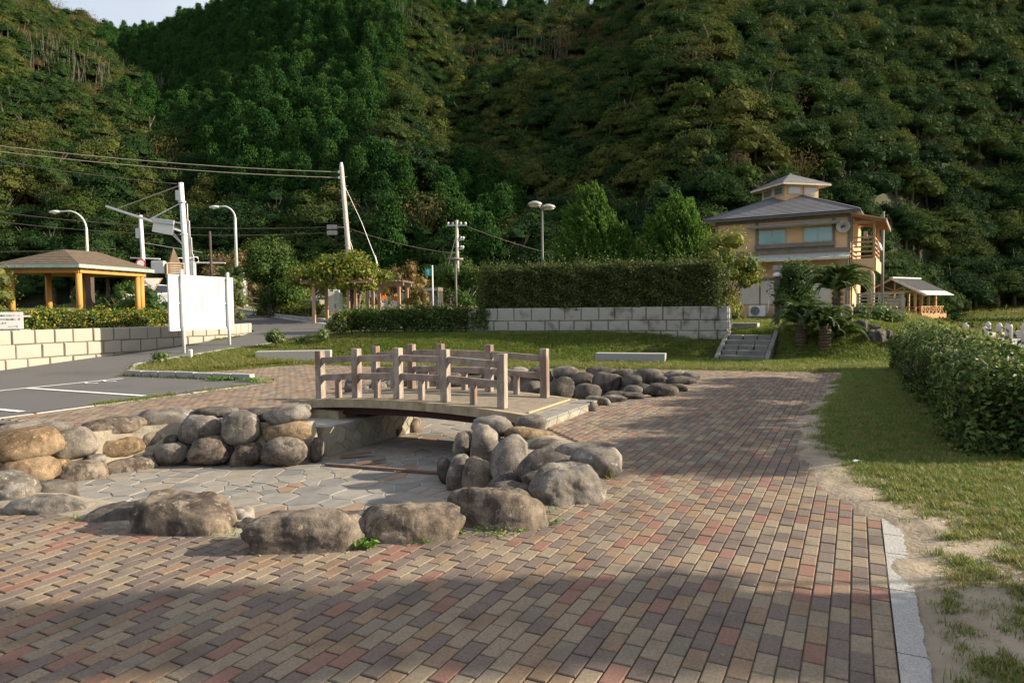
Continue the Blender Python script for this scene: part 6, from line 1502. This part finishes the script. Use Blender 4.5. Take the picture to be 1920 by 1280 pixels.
cycad('tallest cycad with a thick trunk and wide fan of fronds', 10.5, 22.0, .95, 1.2, 1.15, 64, 1)
cycad('left cycad with arching fronds nearly touching the lamp post', 8.95, 21.1, .55, .55, 1.05, 50, 2)
cycad('front middle cycad, shortest crown over a stout trunk', 9.45, 20.6, .45, .62, .82, 46, 3)
cycad('low cycad at the right with fronds close to the grass', 10.0, 20.9, .6, .12, .95, 36, 4)
t = cycad('dark cycad behind the white notice board near the round tree', -15.6, 38.5, 1.7, 1.5, 1.45, 34, 5)

# unseen trees off the right edge, their crowns shaped to shade the paving
for i, (x, y, z0, h_, ry, rr_, n_, lb) in enumerate([(9.0, 4.0, 3.5, 1.9, .32, .28, 70, 'unseen slim broadleaf tree off the right edge, crown shaped for its shade, nearer one'), (11.4, 3.6, 4.7, 1.6, .25, .25, 34, 'unseen slim broadleaf tree off the right edge, crown shaped for its shade, farther one')]):
    shrub(lb, x, y, -.2, rlobes(n_, .5, ry, h_, rr_, 500 + i, z0), 110, .11, M_round, 500 + i, stems(3, z0, .25, .06, 90 + i), 'tree', 'broadleaf_tree')
for i, (x, y, lb) in enumerate([(9.5, 7.95, 'nearest'), (10.4, 9.8, 'second'), (11.25, 11.6, 'third'), (12.1, 13.4, 'fourth'), (13.0, 15.2, 'fifth')]):
    shrub('unseen tree behind the long hedge off the right edge, crown flattened for its shade, %s one' % lb, x, y, -.2, rlobes(52, .5, 1.1, .72, .29, 520 + i, 3.15), 150, .12, M_round, 520 + i, stems(3, 3.3, .4, .06, 190 + i), 'tree', 'broadleaf_tree')

# ------------------------------------------------------------------ grass and weeds
def points_obj(name, P, ROT, SCL, IDX, protos, label=None, parent=None):
    """one object whose points carry copies of the prototype meshes"""
    me = bpy.data.meshes.new(name); n = len(P); me.vertices.add(n); me.vertices.foreach_set('co', np.ascontiguousarray(P, np.float32).ravel())
    a = me.attributes.new('rot', 'FLOAT_VECTOR', 'POINT'); a.data.foreach_set('vector', np.ascontiguousarray(ROT, np.float32).ravel())
    a = me.attributes.new('scl', 'FLOAT_VECTOR', 'POINT'); a.data.foreach_set('vector', np.ascontiguousarray(SCL, np.float32).ravel())
    a = me.attributes.new('idx', 'INT', 'POINT'); a.data.foreach_set('value', np.ascontiguousarray(IDX, np.int32))
    me.update(); o = bpy.data.objects.new(name, me); COL.objects.link(o)
    ng = bpy.data.node_groups.new(name, 'GeometryNodeTree'); ng.interface.new_socket('Geometry', in_out='INPUT', socket_type='NodeSocketGeometry'); ng.interface.new_socket('Geometry', in_out='OUTPUT', socket_type='NodeSocketGeometry')
    N, L = ng.nodes, ng.links; gi = N.new('NodeGroupInput'); go = N.new('NodeGroupOutput'); iop = N.new('GeometryNodeInstanceOnPoints')
    L.new(gi.outputs[0], iop.inputs['Points']); jn = N.new('GeometryNodeJoinGeometry')
    for pr in reversed(protos):
        objs = pr if isinstance(pr, (list, tuple)) else [pr]; g2i = N.new('GeometryNodeGeometryToInstance'); jp = N.new('GeometryNodeJoinGeometry'); L.new(jp.outputs[0], g2i.inputs[0])
        for ob in objs:
            oi = N.new('GeometryNodeObjectInfo'); oi.inputs[0].default_value = ob; oi.transform_space = 'ORIGINAL'; L.new(oi.outputs['Geometry'], jp.inputs[0])
        L.new(g2i.outputs[0], jn.inputs[0])
    L.new(jn.outputs[0], iop.inputs['Instance']); iop.inputs['Pick Instance'].default_value = True
    def attr(nm, ty):
        q = N.new('GeometryNodeInputNamedAttribute'); q.data_type = ty; q.inputs[0].default_value = nm; return next(s for s in q.outputs if s.enabled and s.name == 'Attribute')
    L.new(attr('idx', 'INT'), iop.inputs['Instance Index'])
    er = N.new('FunctionNodeEulerToRotation'); L.new(attr('rot', 'FLOAT_VECTOR'), er.inputs[0]); L.new(er.outputs[0], iop.inputs['Rotation'])
    L.new(attr('scl', 'FLOAT_VECTOR'), iop.inputs['Scale']); L.new(iop.outputs[0], go.inputs[0])
    md = o.modifiers.new('scatter', 'NODES'); md.node_group = ng
    return stuff(o)
M_grass = leaf_mat('grass blades', [C(.07, .11, .02), C(.11, .155, .028), C(.15, .18, .035), C(.22, .20, .06), C(.30, .24, .11)], .35, .5, .45, .3)
M_grassg = leaf_mat('green grass blades', [C(.05, .105, .016), C(.085, .155, .022), C(.13, .195, .028), C(.19, .21, .045)], .35, .5, .45, .3)
def tuft(seed, n, h, sp, wd):
    r = np.random.default_rng(seed); V, F = [], []
    for k in range(n):
        a = r.uniform(0, 6.283); b = np.array([*(r.normal(0, sp, 2)), 0]); l = h * r.uniform(.5, 1.25); out = r.uniform(.25, 1.1); d = np.array([math.cos(a) * out, math.sin(a) * out, 1.0]); d /= np.linalg.norm(d)
        s = np.array([-math.sin(a), math.cos(a), 0]) * wd; mid = b + d * l * .55; tip = b + d * l + np.array([math.cos(a), math.sin(a), -.6]) * l * .25 * out; o = len(V)
        V += [b - s, b + s, mid + s * .8, mid - s * .8, tip]; F += [(o, o + 1, o + 2, o + 3), (o + 3, o + 2, o + 4)]
    me = bpy.data.meshes.new('tuft'); me.from_pydata([tuple(v) for v in V], [], F); return me
# weeds growing at the feet of the boulders (also the patterns for the lawn)
TP = []
for i, (x, y, lb, me, m_) in enumerate([(-3.55, 5.45, 'short grass tuft at the foot of the leftmost low boulder', tuft(1, 22, .055, .05, .0032), M_grass), (-2.95, 5.4, 'grass tuft before the dark sloping boulder', tuft(2, 26, .07, .055, .0034), M_grassg), (-2.05, 5.02, 'grass tuft between the stained and the blocky boulder', tuft(3, 30, .06, .07, .0034), M_grass),
        (-4.25, 5.75, 'grass tuft at the left end of the boulder row', tuft(4, 26, .08, .06, .0036), M_grassg), (.95, 6.62, 'dry grass tuft at the foot of the corner boulder', tuft(5, 26, .09, .03, .0036), M_grass), (.32, 5.55, 'grass tuft between the hollowed and the pale boulder', tuft(6, 24, .05, .06, .0034), M_grassg)]):
    me.materials.append(m_); o = link('grass_tuft', me, loc=(x, y, .0)); tag(o, lb, 'grass tuft', 'weeds growing between boulders and bricks'); TP.append(o)
def weed(label, x, y, n, sp, size, seed, z=0.0):
    r = np.random.default_rng(seed); a = r.uniform(0, 6.283, n); q = np.sqrt(r.uniform(0, 1, n)) * sp; P = np.c_[np.cos(a) * q, np.sin(a) * q * .5, r.uniform(.005, .06, n) * (1 - .5 * q / sp)]
    V, F = leaves(P, np.c_[np.cos(a) * .5, np.sin(a) * .5, np.ones(n)], size, .55, .4, r); o = link('leafy_weed', mesh_np('weed', V, F, M_weed), loc=(x, y, z)); tag(o, label, 'weed', 'leafy weeds along the boulders')
weed('largest leafy green weed between the blocky and the wedge boulder', -1.06, 4.72, 70, .12, .055, 1, .01); weed('leafy weed with taller stem beside the wedge boulder end', -1.02, 4.88, 30, .05, .05, 2, .06)
weed('row of leafy weeds along the foot of the hollowed boulder', -.12, 5.0, 90, .22, .028, 3); weed('sprig of weed left of the hollowed boulder', -.42, 4.98, 30, .06, .028, 4); weed('sprig of weed under the wedge boulder', -.65, 4.78, 26, .08, .025, 5); weed('weed sprig right of the hollowed boulder', .3, 5.2, 26, .08, .03, 6)
weed('leafy weed at the foot of the stone step', .62, 10.1, 40, .12, .05, 7); weed('big leafy weed over the kerb tip at the car park', -7.0, 16.45, 140, .42, .09, 8, .06); weed('second leafy weed over the kerb tip, nearer the bridge', -6.1, 16.1, 140, .45, .09, 9, .05)
# lawn: which points of the ground carry grass
def lawn_pts(n, x0, x1, y0, y1, keep):
    x = RNG.uniform(x0, x1, n); y = RNG.uniform(y0, y1, n); k = keep(x, y); return x[k], y[k]
def nzv(x, y, s, o=0): return np.array([noise.noise((a * s, b * s, o)) for a, b in zip(x, y)])
PARKP = PARK
def not_hard(x, y): return ~inpoly(x, y, PLAZA) & ~inpoly(x, y, PARKP)
gx_, gy_, gz_, gs_, gi_ = [], [], [], [], []
# verge strip, ragged and patchy
u = RNG.uniform(-.9, 2.3, 110000); v = 1.2 + 18.3 * RNG.uniform(0, 1, 110000) ** 1.5
ue = np.interp(v, [-4, 5.4, 6.0, 6.6, 7.5, 9, 11, 14, 18, 20], [.42, .42, .35, .15, -.1, -.4, -.5, -.35, -.25, -.5])
x, y = uv(u, v); nn_ = nzv(x, y, 2.3) + .6 * nzv(x, y, 6.5, 3); dens = np.interp(v, [1, 3, 4, 5.2, 6.3, 7.5, 20], [.0, .08, -.06, -.2, -.04, .16, .3]) + .5 * sm(.35, 1.1, u - ue)
k = (u > ue + nn_ * .25) & (nn_ * .55 + dens > RNG.uniform(-.25, .35, len(u))) & (np.abs(x) < y * .8 + 1)
gx_.append(x[k]); gy_.append(y[k]); gz_.append(np.clip((u[k] - ue[k]) * .1, -.0, .02) + zg(x[k], y[k]) * sm(.6, 1.6, u[k])); gs_.append(np.interp(v[k], [0, 6, 20], [.55, .75, .95]) * RNG.uniform(.6, 1.2, k.sum())); gi_.append(np.where(RNG.uniform(0, 1, k.sum()) < np.interp(v[k], [0, 6, 8, 20], [.8, .75, .35, .25]), RNG.choice([0, 2, 4], k.sum()), RNG.choice([1, 3, 5], k.sum())))
# back lawn and slopes
x, y = lawn_pts(90000, -11.5, 13, 16.5, 27.5, lambda x, y: not_hard(x, y) & (y > 15) & ~((to_uv(x, y)[0] > -.3) & (y < 16)))
k = (y > yback(x) - .15) | (x < -6.5); x, y = x[k], y[k]
gx_.append(x); gy_.append(y); gz_.append(zg(x, y) + .0); gs_.append(RNG.uniform(.9, 1.6, len(x))); gi_.append(np.where(RNG.uniform(0, 1, len(x)) < np.clip(.75 - (y - yback(x)) * .28, .15, .8) + .3 * (x < -5), RNG.choice([0, 2, 4], len(x)), RNG.choice([1, 3, 5], len(x))))
# right meadow, far bank
u = RNG.uniform(2.0, 9, 24000); v = RNG.uniform(4, 24, 24000); x, y = uv(u, v); gx_.append(x); gy_.append(y); gz_.append(zg(x, y) - .01); gs_.append(RNG.uniform(1.0, 1.9, len(x))); gi_.append(RNG.choice(6, len(x)))
x, y = lawn_pts(26000, 9, 40, 21, 62, lambda x, y: (to_uv(x, y)[0] > -.5) & (to_uv(x, y)[0] < 6.5)); gx_.append(x); gy_.append(y); gz_.append(zg(x, y)); gs_.append(RNG.uniform(1.6, 3, len(x))); gi_.append(RNG.choice(6, len(x)))
x, y = lawn_pts(16000, 34, 80, 74, 94, lambda x, y: x > 30); gx_.append(x); gy_.append(y); gz_.append(zg(x, y)); gs_.append(RNG.uniform(3, 5, len(x))); gi_.append(RNG.choice(6, len(x)))
x, y = lawn_pts(12000, -8, 16, 26, 40, lambda x, y: not_hard(x, y)); gx_.append(x); gy_.append(y); gz_.append(zg(x, y)); gs_.append(RNG.uniform(1.4, 2.2, len(x))); gi_.append(RNG.choice(6, len(x)))
X_, Y_, Z_, S_, I_ = map(np.concatenate, (gx_, gy_, gz_, gs_, gi_)); n = len(X_)
points_obj('grass', np.c_[X_, Y_, Z_], np.c_[np.zeros((n, 2)), RNG.uniform(0, 6.283, n)], np.c_[S_, S_, S_ * RNG.uniform(.7, 1.2, n)], I_, TP)
# grass creeping over the back edge of the bricks and along the wall feet
ed = []
for a, b in zip(PLAZA[2:11], PLAZA[3:12]):
    for q in np.arange(0, 1, .02): ed.append((a[0] + (b[0] - a[0]) * q, a[1] + (b[1] - a[1]) * q))
ed = np.array(ed); ed = np.repeat(ed, 6, 0) + RNG.normal(0, .14, (len(ed) * 6, 2)); n = len(ed)
kerbg = np.array([uv(-12.32 + RNG.normal(0, .05), v_) for v_ in np.concatenate([RNG.uniform(7.6, 9.2, 120), RNG.uniform(9.4, 11.6, 60)])])
ed = np.concatenate([ed, kerbg]); n = len(ed); s = RNG.uniform(.6, 1.3, n)
points_obj('edge_grass', np.c_[ed, np.full(n, .0)], np.c_[np.zeros((n, 2)), RNG.uniform(0, 6.283, n)], np.c_[s, s, s], RNG.choice(6, n), TP)

# a few fallen leaves and bits of straw
x = RNG.uniform(-4, 4.5, 260); y = RNG.uniform(2.4, 14, 260); k = (np.abs(x) < y * .78) & ~inpoly(x, y, POOL_XY) & (to_uv(x, y)[0] < .6); x, y = x[k], y[k]; n = len(x)
V, F = leaves(np.c_[x, y, np.full(n, .012)], np.repeat([[0, 0, 1.0]], n, 0), .024, .4, .12, RNG)
stuff(link('fallen_leaves', mesh_np('fallen_leaves', V, F, leaf_mat('dry leaves', [C(.16, .10, .05), C(.24, .16, .07), C(.30, .25, .15), C(.13, .12, .05)], .1, .8, 0.0))))

# ------------------------------------------------------------------ wooded hillside
M_con = leaf_mat('cypress foliage', [C(.013, .042, .011), C(.020, .060, .013), C(.030, .078, .016), C(.046, .095, .022)], .2, .85, .5, .06)
M_bl = leaf_mat('broadleaf foliage', [C(.020, .044, .013), C(.032, .064, .016), C(.048, .078, .018), C(.068, .088, .021), C(.092, .10, .028)], .22, .85, .72, .06)
M_dk = leaf_mat('dark broadleaf foliage', [C(.013, .033, .012), C(.019, .045, .014), C(.030, .058, .016), C(.05, .070, .02)], .2, .85, .7, .06)  # darkened further so the right slope reads as turned from the sun
M_br2 = leaf_mat('turning foliage', [C(.075, .062, .03), C(.10, .085, .032), C(.11, .10, .032), C(.13, .092, .048)], .25, .85, .7, .06)
M_trunk = mat('forest trunk', (.12, .10, .08), .9, (.07, .055, .045), scale=3, bump=.3)
M_pale = mat('pale bare stems', (.21, .18, .14), .9, (.13, .11, .085), scale=1, bump=.1)
def conifer_crown(seed, H=6.6, R=2.35):
    r = np.random.default_rng(seed); Ps, Ns, As = [], [], []
    for k in range(250):
        u = r.uniform(0, 1) ** .95; a = r.uniform(0, 6.283); rr_ = R * (1 - u) ** .6 * (.5 + .5 * r.uniform()) + .1; c = np.array([math.cos(a) * rr_, math.sin(a) * rr_, -.2 + u * (H + .2) - .2 * rr_])
        m = 14; o = r.normal(0, .28, (m, 3)) * [1, 1, .8]; Ps.append(c + o); d = np.array([math.cos(a), math.sin(a), .55]); Ns.append(np.repeat(d[None], m, 0)); As.append(np.repeat(np.array([[math.cos(a) * .5, math.sin(a) * .5, .9]]), m, 0))
    P, N, A = map(np.concatenate, (Ps, Ns, As)); V, F = leaves(P, N, .31, .55, .5, r, along=A); return mesh_np('crown', V, F, M_con)
def broad_crown(seed, m_, R=3.1, H=4.2, flat=.72, nl=20, z0=.9, dens=80, size=.23):
    r = np.random.default_rng(seed); lo = []
    for k in range(nl):
        a = r.uniform(0, 6.283); q = math.sqrt(r.uniform(0, 1)) * R * .8; zz = (1 - (q / R) ** 1.6) * H * r.uniform(.45, 1.0); s = R * r.uniform(.28, .48)
        lo.append(((math.cos(a) * q, math.sin(a) * q, z0 + zz), (s, s, s * flat)))
    P, N = lobes_points(lo, dens, r, (.8, 1.1), -.35); q = leaves(P, N + np.array([0, 0, .3]), size, .6, .6, r)
    cores = [(lambda vf: (vf[0], tri2quad(vf[1])))(ico(c, (a * .68, b * .68, d_ * .6), 1)) for c, (a, b, d_) in lo]
    # folded four cornered leaves plus solid leaf masses inside
    Vq, Fq = q; Vc, Fc = join_np(cores)
    me = bpy.data.meshes.new('crown'); me.from_pydata([tuple(v) for v in np.concatenate([Vq, Vc])], [], [tuple(f) for f in Fq] + [tuple(f[:3]) for f in Fc + len(Vq)]); me.materials.append(m_); return me
def trunk_mesh(h, r0, m_, seed, limbs=5):
    rr = random.Random(seed); mb = MB().tube([(0, 0, -1.5), (rr.uniform(-.1, .1), 0, h * .5), (rr.uniform(-.3, .3), rr.uniform(-.2, .2), h)], [r0, r0 * .8, r0 * .45], 7)
    for k in range(limbs):
        a = rr.uniform(0, 6.28); z = h * rr.uniform(.4, .85); l = rr.uniform(.8, 1.6); mb.tube([(0, 0, z), (math.cos(a) * l * .5, math.sin(a) * l * .5, z + l * .5), (math.cos(a) * l, math.sin(a) * l, z + l * 1.1)], [r0 * .4, r0 * .28, r0 * .12], 5)
    me = mb.mesh('trunk'); me.materials.append(m_); return me
def bare_crown(seed):
    r = np.random.default_rng(seed); mb = MB()
    for k in range(26):
        a = r.uniform(0, 6.283); e = r.uniform(.5, 1.25); l = r.uniform(2, 3.6); d = Vector((math.cos(a) * math.cos(e), math.sin(a) * math.cos(e), math.sin(e))); p = Vector((0, 0, 1.8)); mb.tube([p, p + d * l * .5, p + d * l + Vector((0, 0, .4))], [.07, .045, .015], 4)
        
    P = r.normal(0, 1, (500, 3)) * [1.5, 1.5, .9] + [0, 0, 4.2]; V, F = leaves(P, r.normal(size=(500, 3)), .26, .5, .8, r)
    o = len(mb.V); me = bpy.data.meshes.new('crown'); me.from_pydata(mb.V + [tuple(v) for v in V], [], mb.F + [tuple(int(i) + o for i in f) for f in F]); me.materials.append(M_br2); return me
KIND = {'cypress': [conifer_crown(s) for s in (1, 2, 3)], 'broad': [broad_crown(10 + s, M_bl) for s in range(4)], 'dark': [broad_crown(20 + s, M_dk, 3.1, 4.4, .7) for s in range(3)], 'tier': [broad_crown(30 + s, M_bl, 3.3, 3.6, .32, 24, .9, 100) for s in range(3)],
        'turn': [broad_crown(40 + s, M_br2, 2.7, 3.4, .7, 16, .9, 80, .22) for s in range(2)], 'bare': [bare_crown(50 + s) for s in range(2)]}
TRK = {'cypress': trunk_mesh(5.5, .16, M_trunk, 1, 0), 'broad': trunk_mesh(4.2, .2, M_trunk, 2), 'dark': trunk_mesh(4.2, .22, M_trunk, 3), 'tier': trunk_mesh(4.6, .18, M_trunk, 4), 'turn': trunk_mesh(3.6, .16, M_trunk, 5), 'bare': trunk_mesh(2.4, .16, M_trunk, 6)}
# positions: jittered grid over the slope
sp = 3.1
gx, gy = np.meshgrid(np.arange(-260, 330, sp), np.arange(58, 330, sp)); gx = gx.ravel() + RNG.uniform(-.45, .45, gx.size) * sp; gy = gy.ravel() + RNG.uniform(-.45, .45, gy.size) * sp
az = AZ(gx, gy); D0, Dr, e_ = ridge(az); t_ = (gy - D0) / (Dr - D0)
k = (t_ > np.where(az > 1600, -.10, 0)) & (t_ < 1.05) & (az > -330) & (az < 2350) & ~((gx > 8) & (gx < 30) & (gy < 62)); gx, gy, az, t_ = gx[k], gy[k], az[k], t_[k]
jit = 26 * nzv(gx, gy, .05); azj = az + jit; tj = t_ + .05 * nzv(gx, gy, .06, 7)
left = np.interp(tj, [0, .12, .2, .32, .42, .55, .66, .8, 1.05], [430, 420, 390, 260, 330, 330, 240, 200, 245]); right = np.interp(tj, [0, .1, .2, .3, .5, .8, 1.05], [640, 700, 700, 740, 760, 790, 1000])
con = (azj > left) & (azj < right) & (tj > .1) | (azj > 850) & (azj < 970) & (tj > .0) & (tj < .22) | (azj > 620) & (azj < 860) & (tj < .16) & (nzv(gx, gy, .11, 4) > 0) | (azj > 820) & (azj < 1150) & (tj > .9)
bam = ((azj > 750) & (azj < 1120) & (tj > .56) & (tj < .68) & (nzv(gx, gy, .08, 3) > -.08)) | ((azj > 210) & (azj < 345) & (tj > .50) & (tj < .62)) | ((azj > 60) & (azj < 200) & (tj > .33) & (tj < .45))
u_ = RNG.uniform(0, 1, len(gx)); pn = nzv(gx, gy, .03, 9)
kd = np.where(u_ < .52, 'broad', np.where(u_ < .68, 'tier', np.where(u_ < .93, 'dark', 'turn')))
dkz = (az > 1480) | (tj < .1) | ((az > 560) & (az < 860) & (tj < .28)); kd = np.where(dkz & (u_ > .3), 'dark', kd)  # extra dark trees; on the right they paint in the slope's shade
brn = (((azj > 900) & (azj < 1500) & (tj > .55)) | ((azj < 220) & (tj > .6)) | ((azj > 60) & (azj < 300) & (tj > .35) & (tj < .6))) & (pn > .02) & (u_ < .42); kd = np.where(brn, np.where(u_ < .08, 'bare', 'turn'), kd)
kd = np.where((u_ > .987) & (az < 1500), 'bare', kd); kd = np.where(con, 'cypress', kd)
drop = bam & (RNG.uniform(0, 1, len(gx)) < .6); keep = ~drop
gxk, gyk, azk, kdk, bamk = gx[keep], gy[keep], az[keep], kd[keep], bam[keep]; gzk = hill(gxk, gyk) - .4
vis = (azk > -40) & (azk < 1960)
order = np.argsort(np.where(vis, gyk, 1e9)); NIND = 292
CLBL = {'cypress': ('cypress_tree', 'dark green conical cypress on the lower wooded slope'), 'broad': ('broadleaf_tree', 'olive green rounded broadleaf tree near the foot of the hill'), 'dark': ('evergreen_tree', 'dark green domed evergreen near the foot of the hill'), 'tier': ('layered_tree', 'broad tree with flat layered foliage near the foot of the hill'), 'turn': ('autumn_tree', 'brownish turning broadleaf tree near the foot of the hill'), 'bare': ('bare_tree', 'nearly leafless pale brown tree near the foot of the hill')}
LISTK = list(KIND); protos = []; pidx = {}
ind = set(order[:NIND].tolist())
def tscale(i): return RNG.uniform(.72, 1.25) * (1.05 if kdk[i] != 'cypress' else 1.0)
first = {}
PLACES = [(90, 'at the left edge behind the gazebo'), (250, 'above the gazebo roof'), (400, 'behind the white gantry pole'), (560, 'between the curved lamp and the round tree'), (680, 'behind the leaning utility pole'), (860, 'left of the slim utility pole'), (1010, 'left of the twin lamp'), (1200, 'behind the tall juniper'), (1340, 'left of the apricot building'), (1520, 'behind the apricot building'), (1640, 'behind the side balcony'), (1780, 'behind the beach pavilion'), (1860, 'right of the beach lamp'), (9999, 'at the right edge above the green bank')]
def place_of(a): return next(p for q, p in PLACES if a < q)
for i in order[:NIND]:
    kk = kdk[i]; nm, lb = CLBL[kk]; lb = lb.replace('near the foot of the hill', '').replace('on the lower wooded slope', '').strip() + ' ' + place_of(azk[i])
    t = thing(nm, lb, 'tree', (gxk[i], gyk[i], gzk[i]), RNG.uniform(0, 6.28), 'trees at the foot of the wooded hill'); s = tscale(i); t.scale = (s, s, s * RNG.uniform(.9, 1.2))
    j = int(RNG.integers(len(KIND[kk]))); c = link('crown', KIND[kk][j], parent=t); tr = link('trunk', TRK[kk], parent=t); first.setdefault((kk, j), (c, tr))
for kk in LISTK:                                       # every crown shape needs one object to copy from
    for j in range(len(KIND[kk])):
        if (kk, j) not in first:
            i = order[NIND]; NIND += 1; ind.add(int(i)); t = thing(CLBL[kk][0], CLBL[kk][1], 'tree', (gxk[i], gyk[i], gzk[i]), 0, 'trees at the foot of the wooded hill')
            first[(kk, j)] = (link('crown', KIND[kk][j], parent=t), link('trunk', TRK[kk], parent=t))
        pidx[(kk, j)] = len(protos); protos.append(list(first[(kk, j)]))
rest = np.array([i for i in range(len(gxk)) if i not in ind]); n = len(rest)
IDX = np.array([pidx[(kdk[i], int(RNG.integers(len(KIND[kdk[i]]))))] for i in rest]); sc = np.array([tscale(i) for i in rest])
points_obj('hillside_forest', np.c_[gxk[rest], gyk[rest], gzk[rest]], np.c_[RNG.normal(0, .05, (n, 2)), RNG.uniform(0, 6.283, n)], np.c_[sc, sc, sc * RNG.uniform(.9, 1.25, n)], IDX, protos)
# bare pale stems showing in the gaps
bi = np.where(bam)[0]; bx = np.repeat(gx[bi], 3) + RNG.normal(0, 2.2, 3 * len(bi)); by = np.repeat(gy[bi], 3) + RNG.normal(0, 2.2, 3 * len(bi)); bz = hill(bx, by); mb = MB()
for x, y, z in zip(bx, by, bz):
    h = random.uniform(4, 8.5); dx, dy = random.gauss(0, .5), random.gauss(0, .3); mb.tube([(x, y, z - .5), (x + dx * .4, y + dy * .4, z + h * .5), (x + dx * 1.2, y + dy * 1.2, z + h)], [.055, .045, .02], 4, cap=False)
stuff(link('bare_stems', mb.mesh('stems'), M_pale))
print('bricks', nb, 'trees', len(gxk), 'grass', len(X_), 'objects', len(SC.objects))
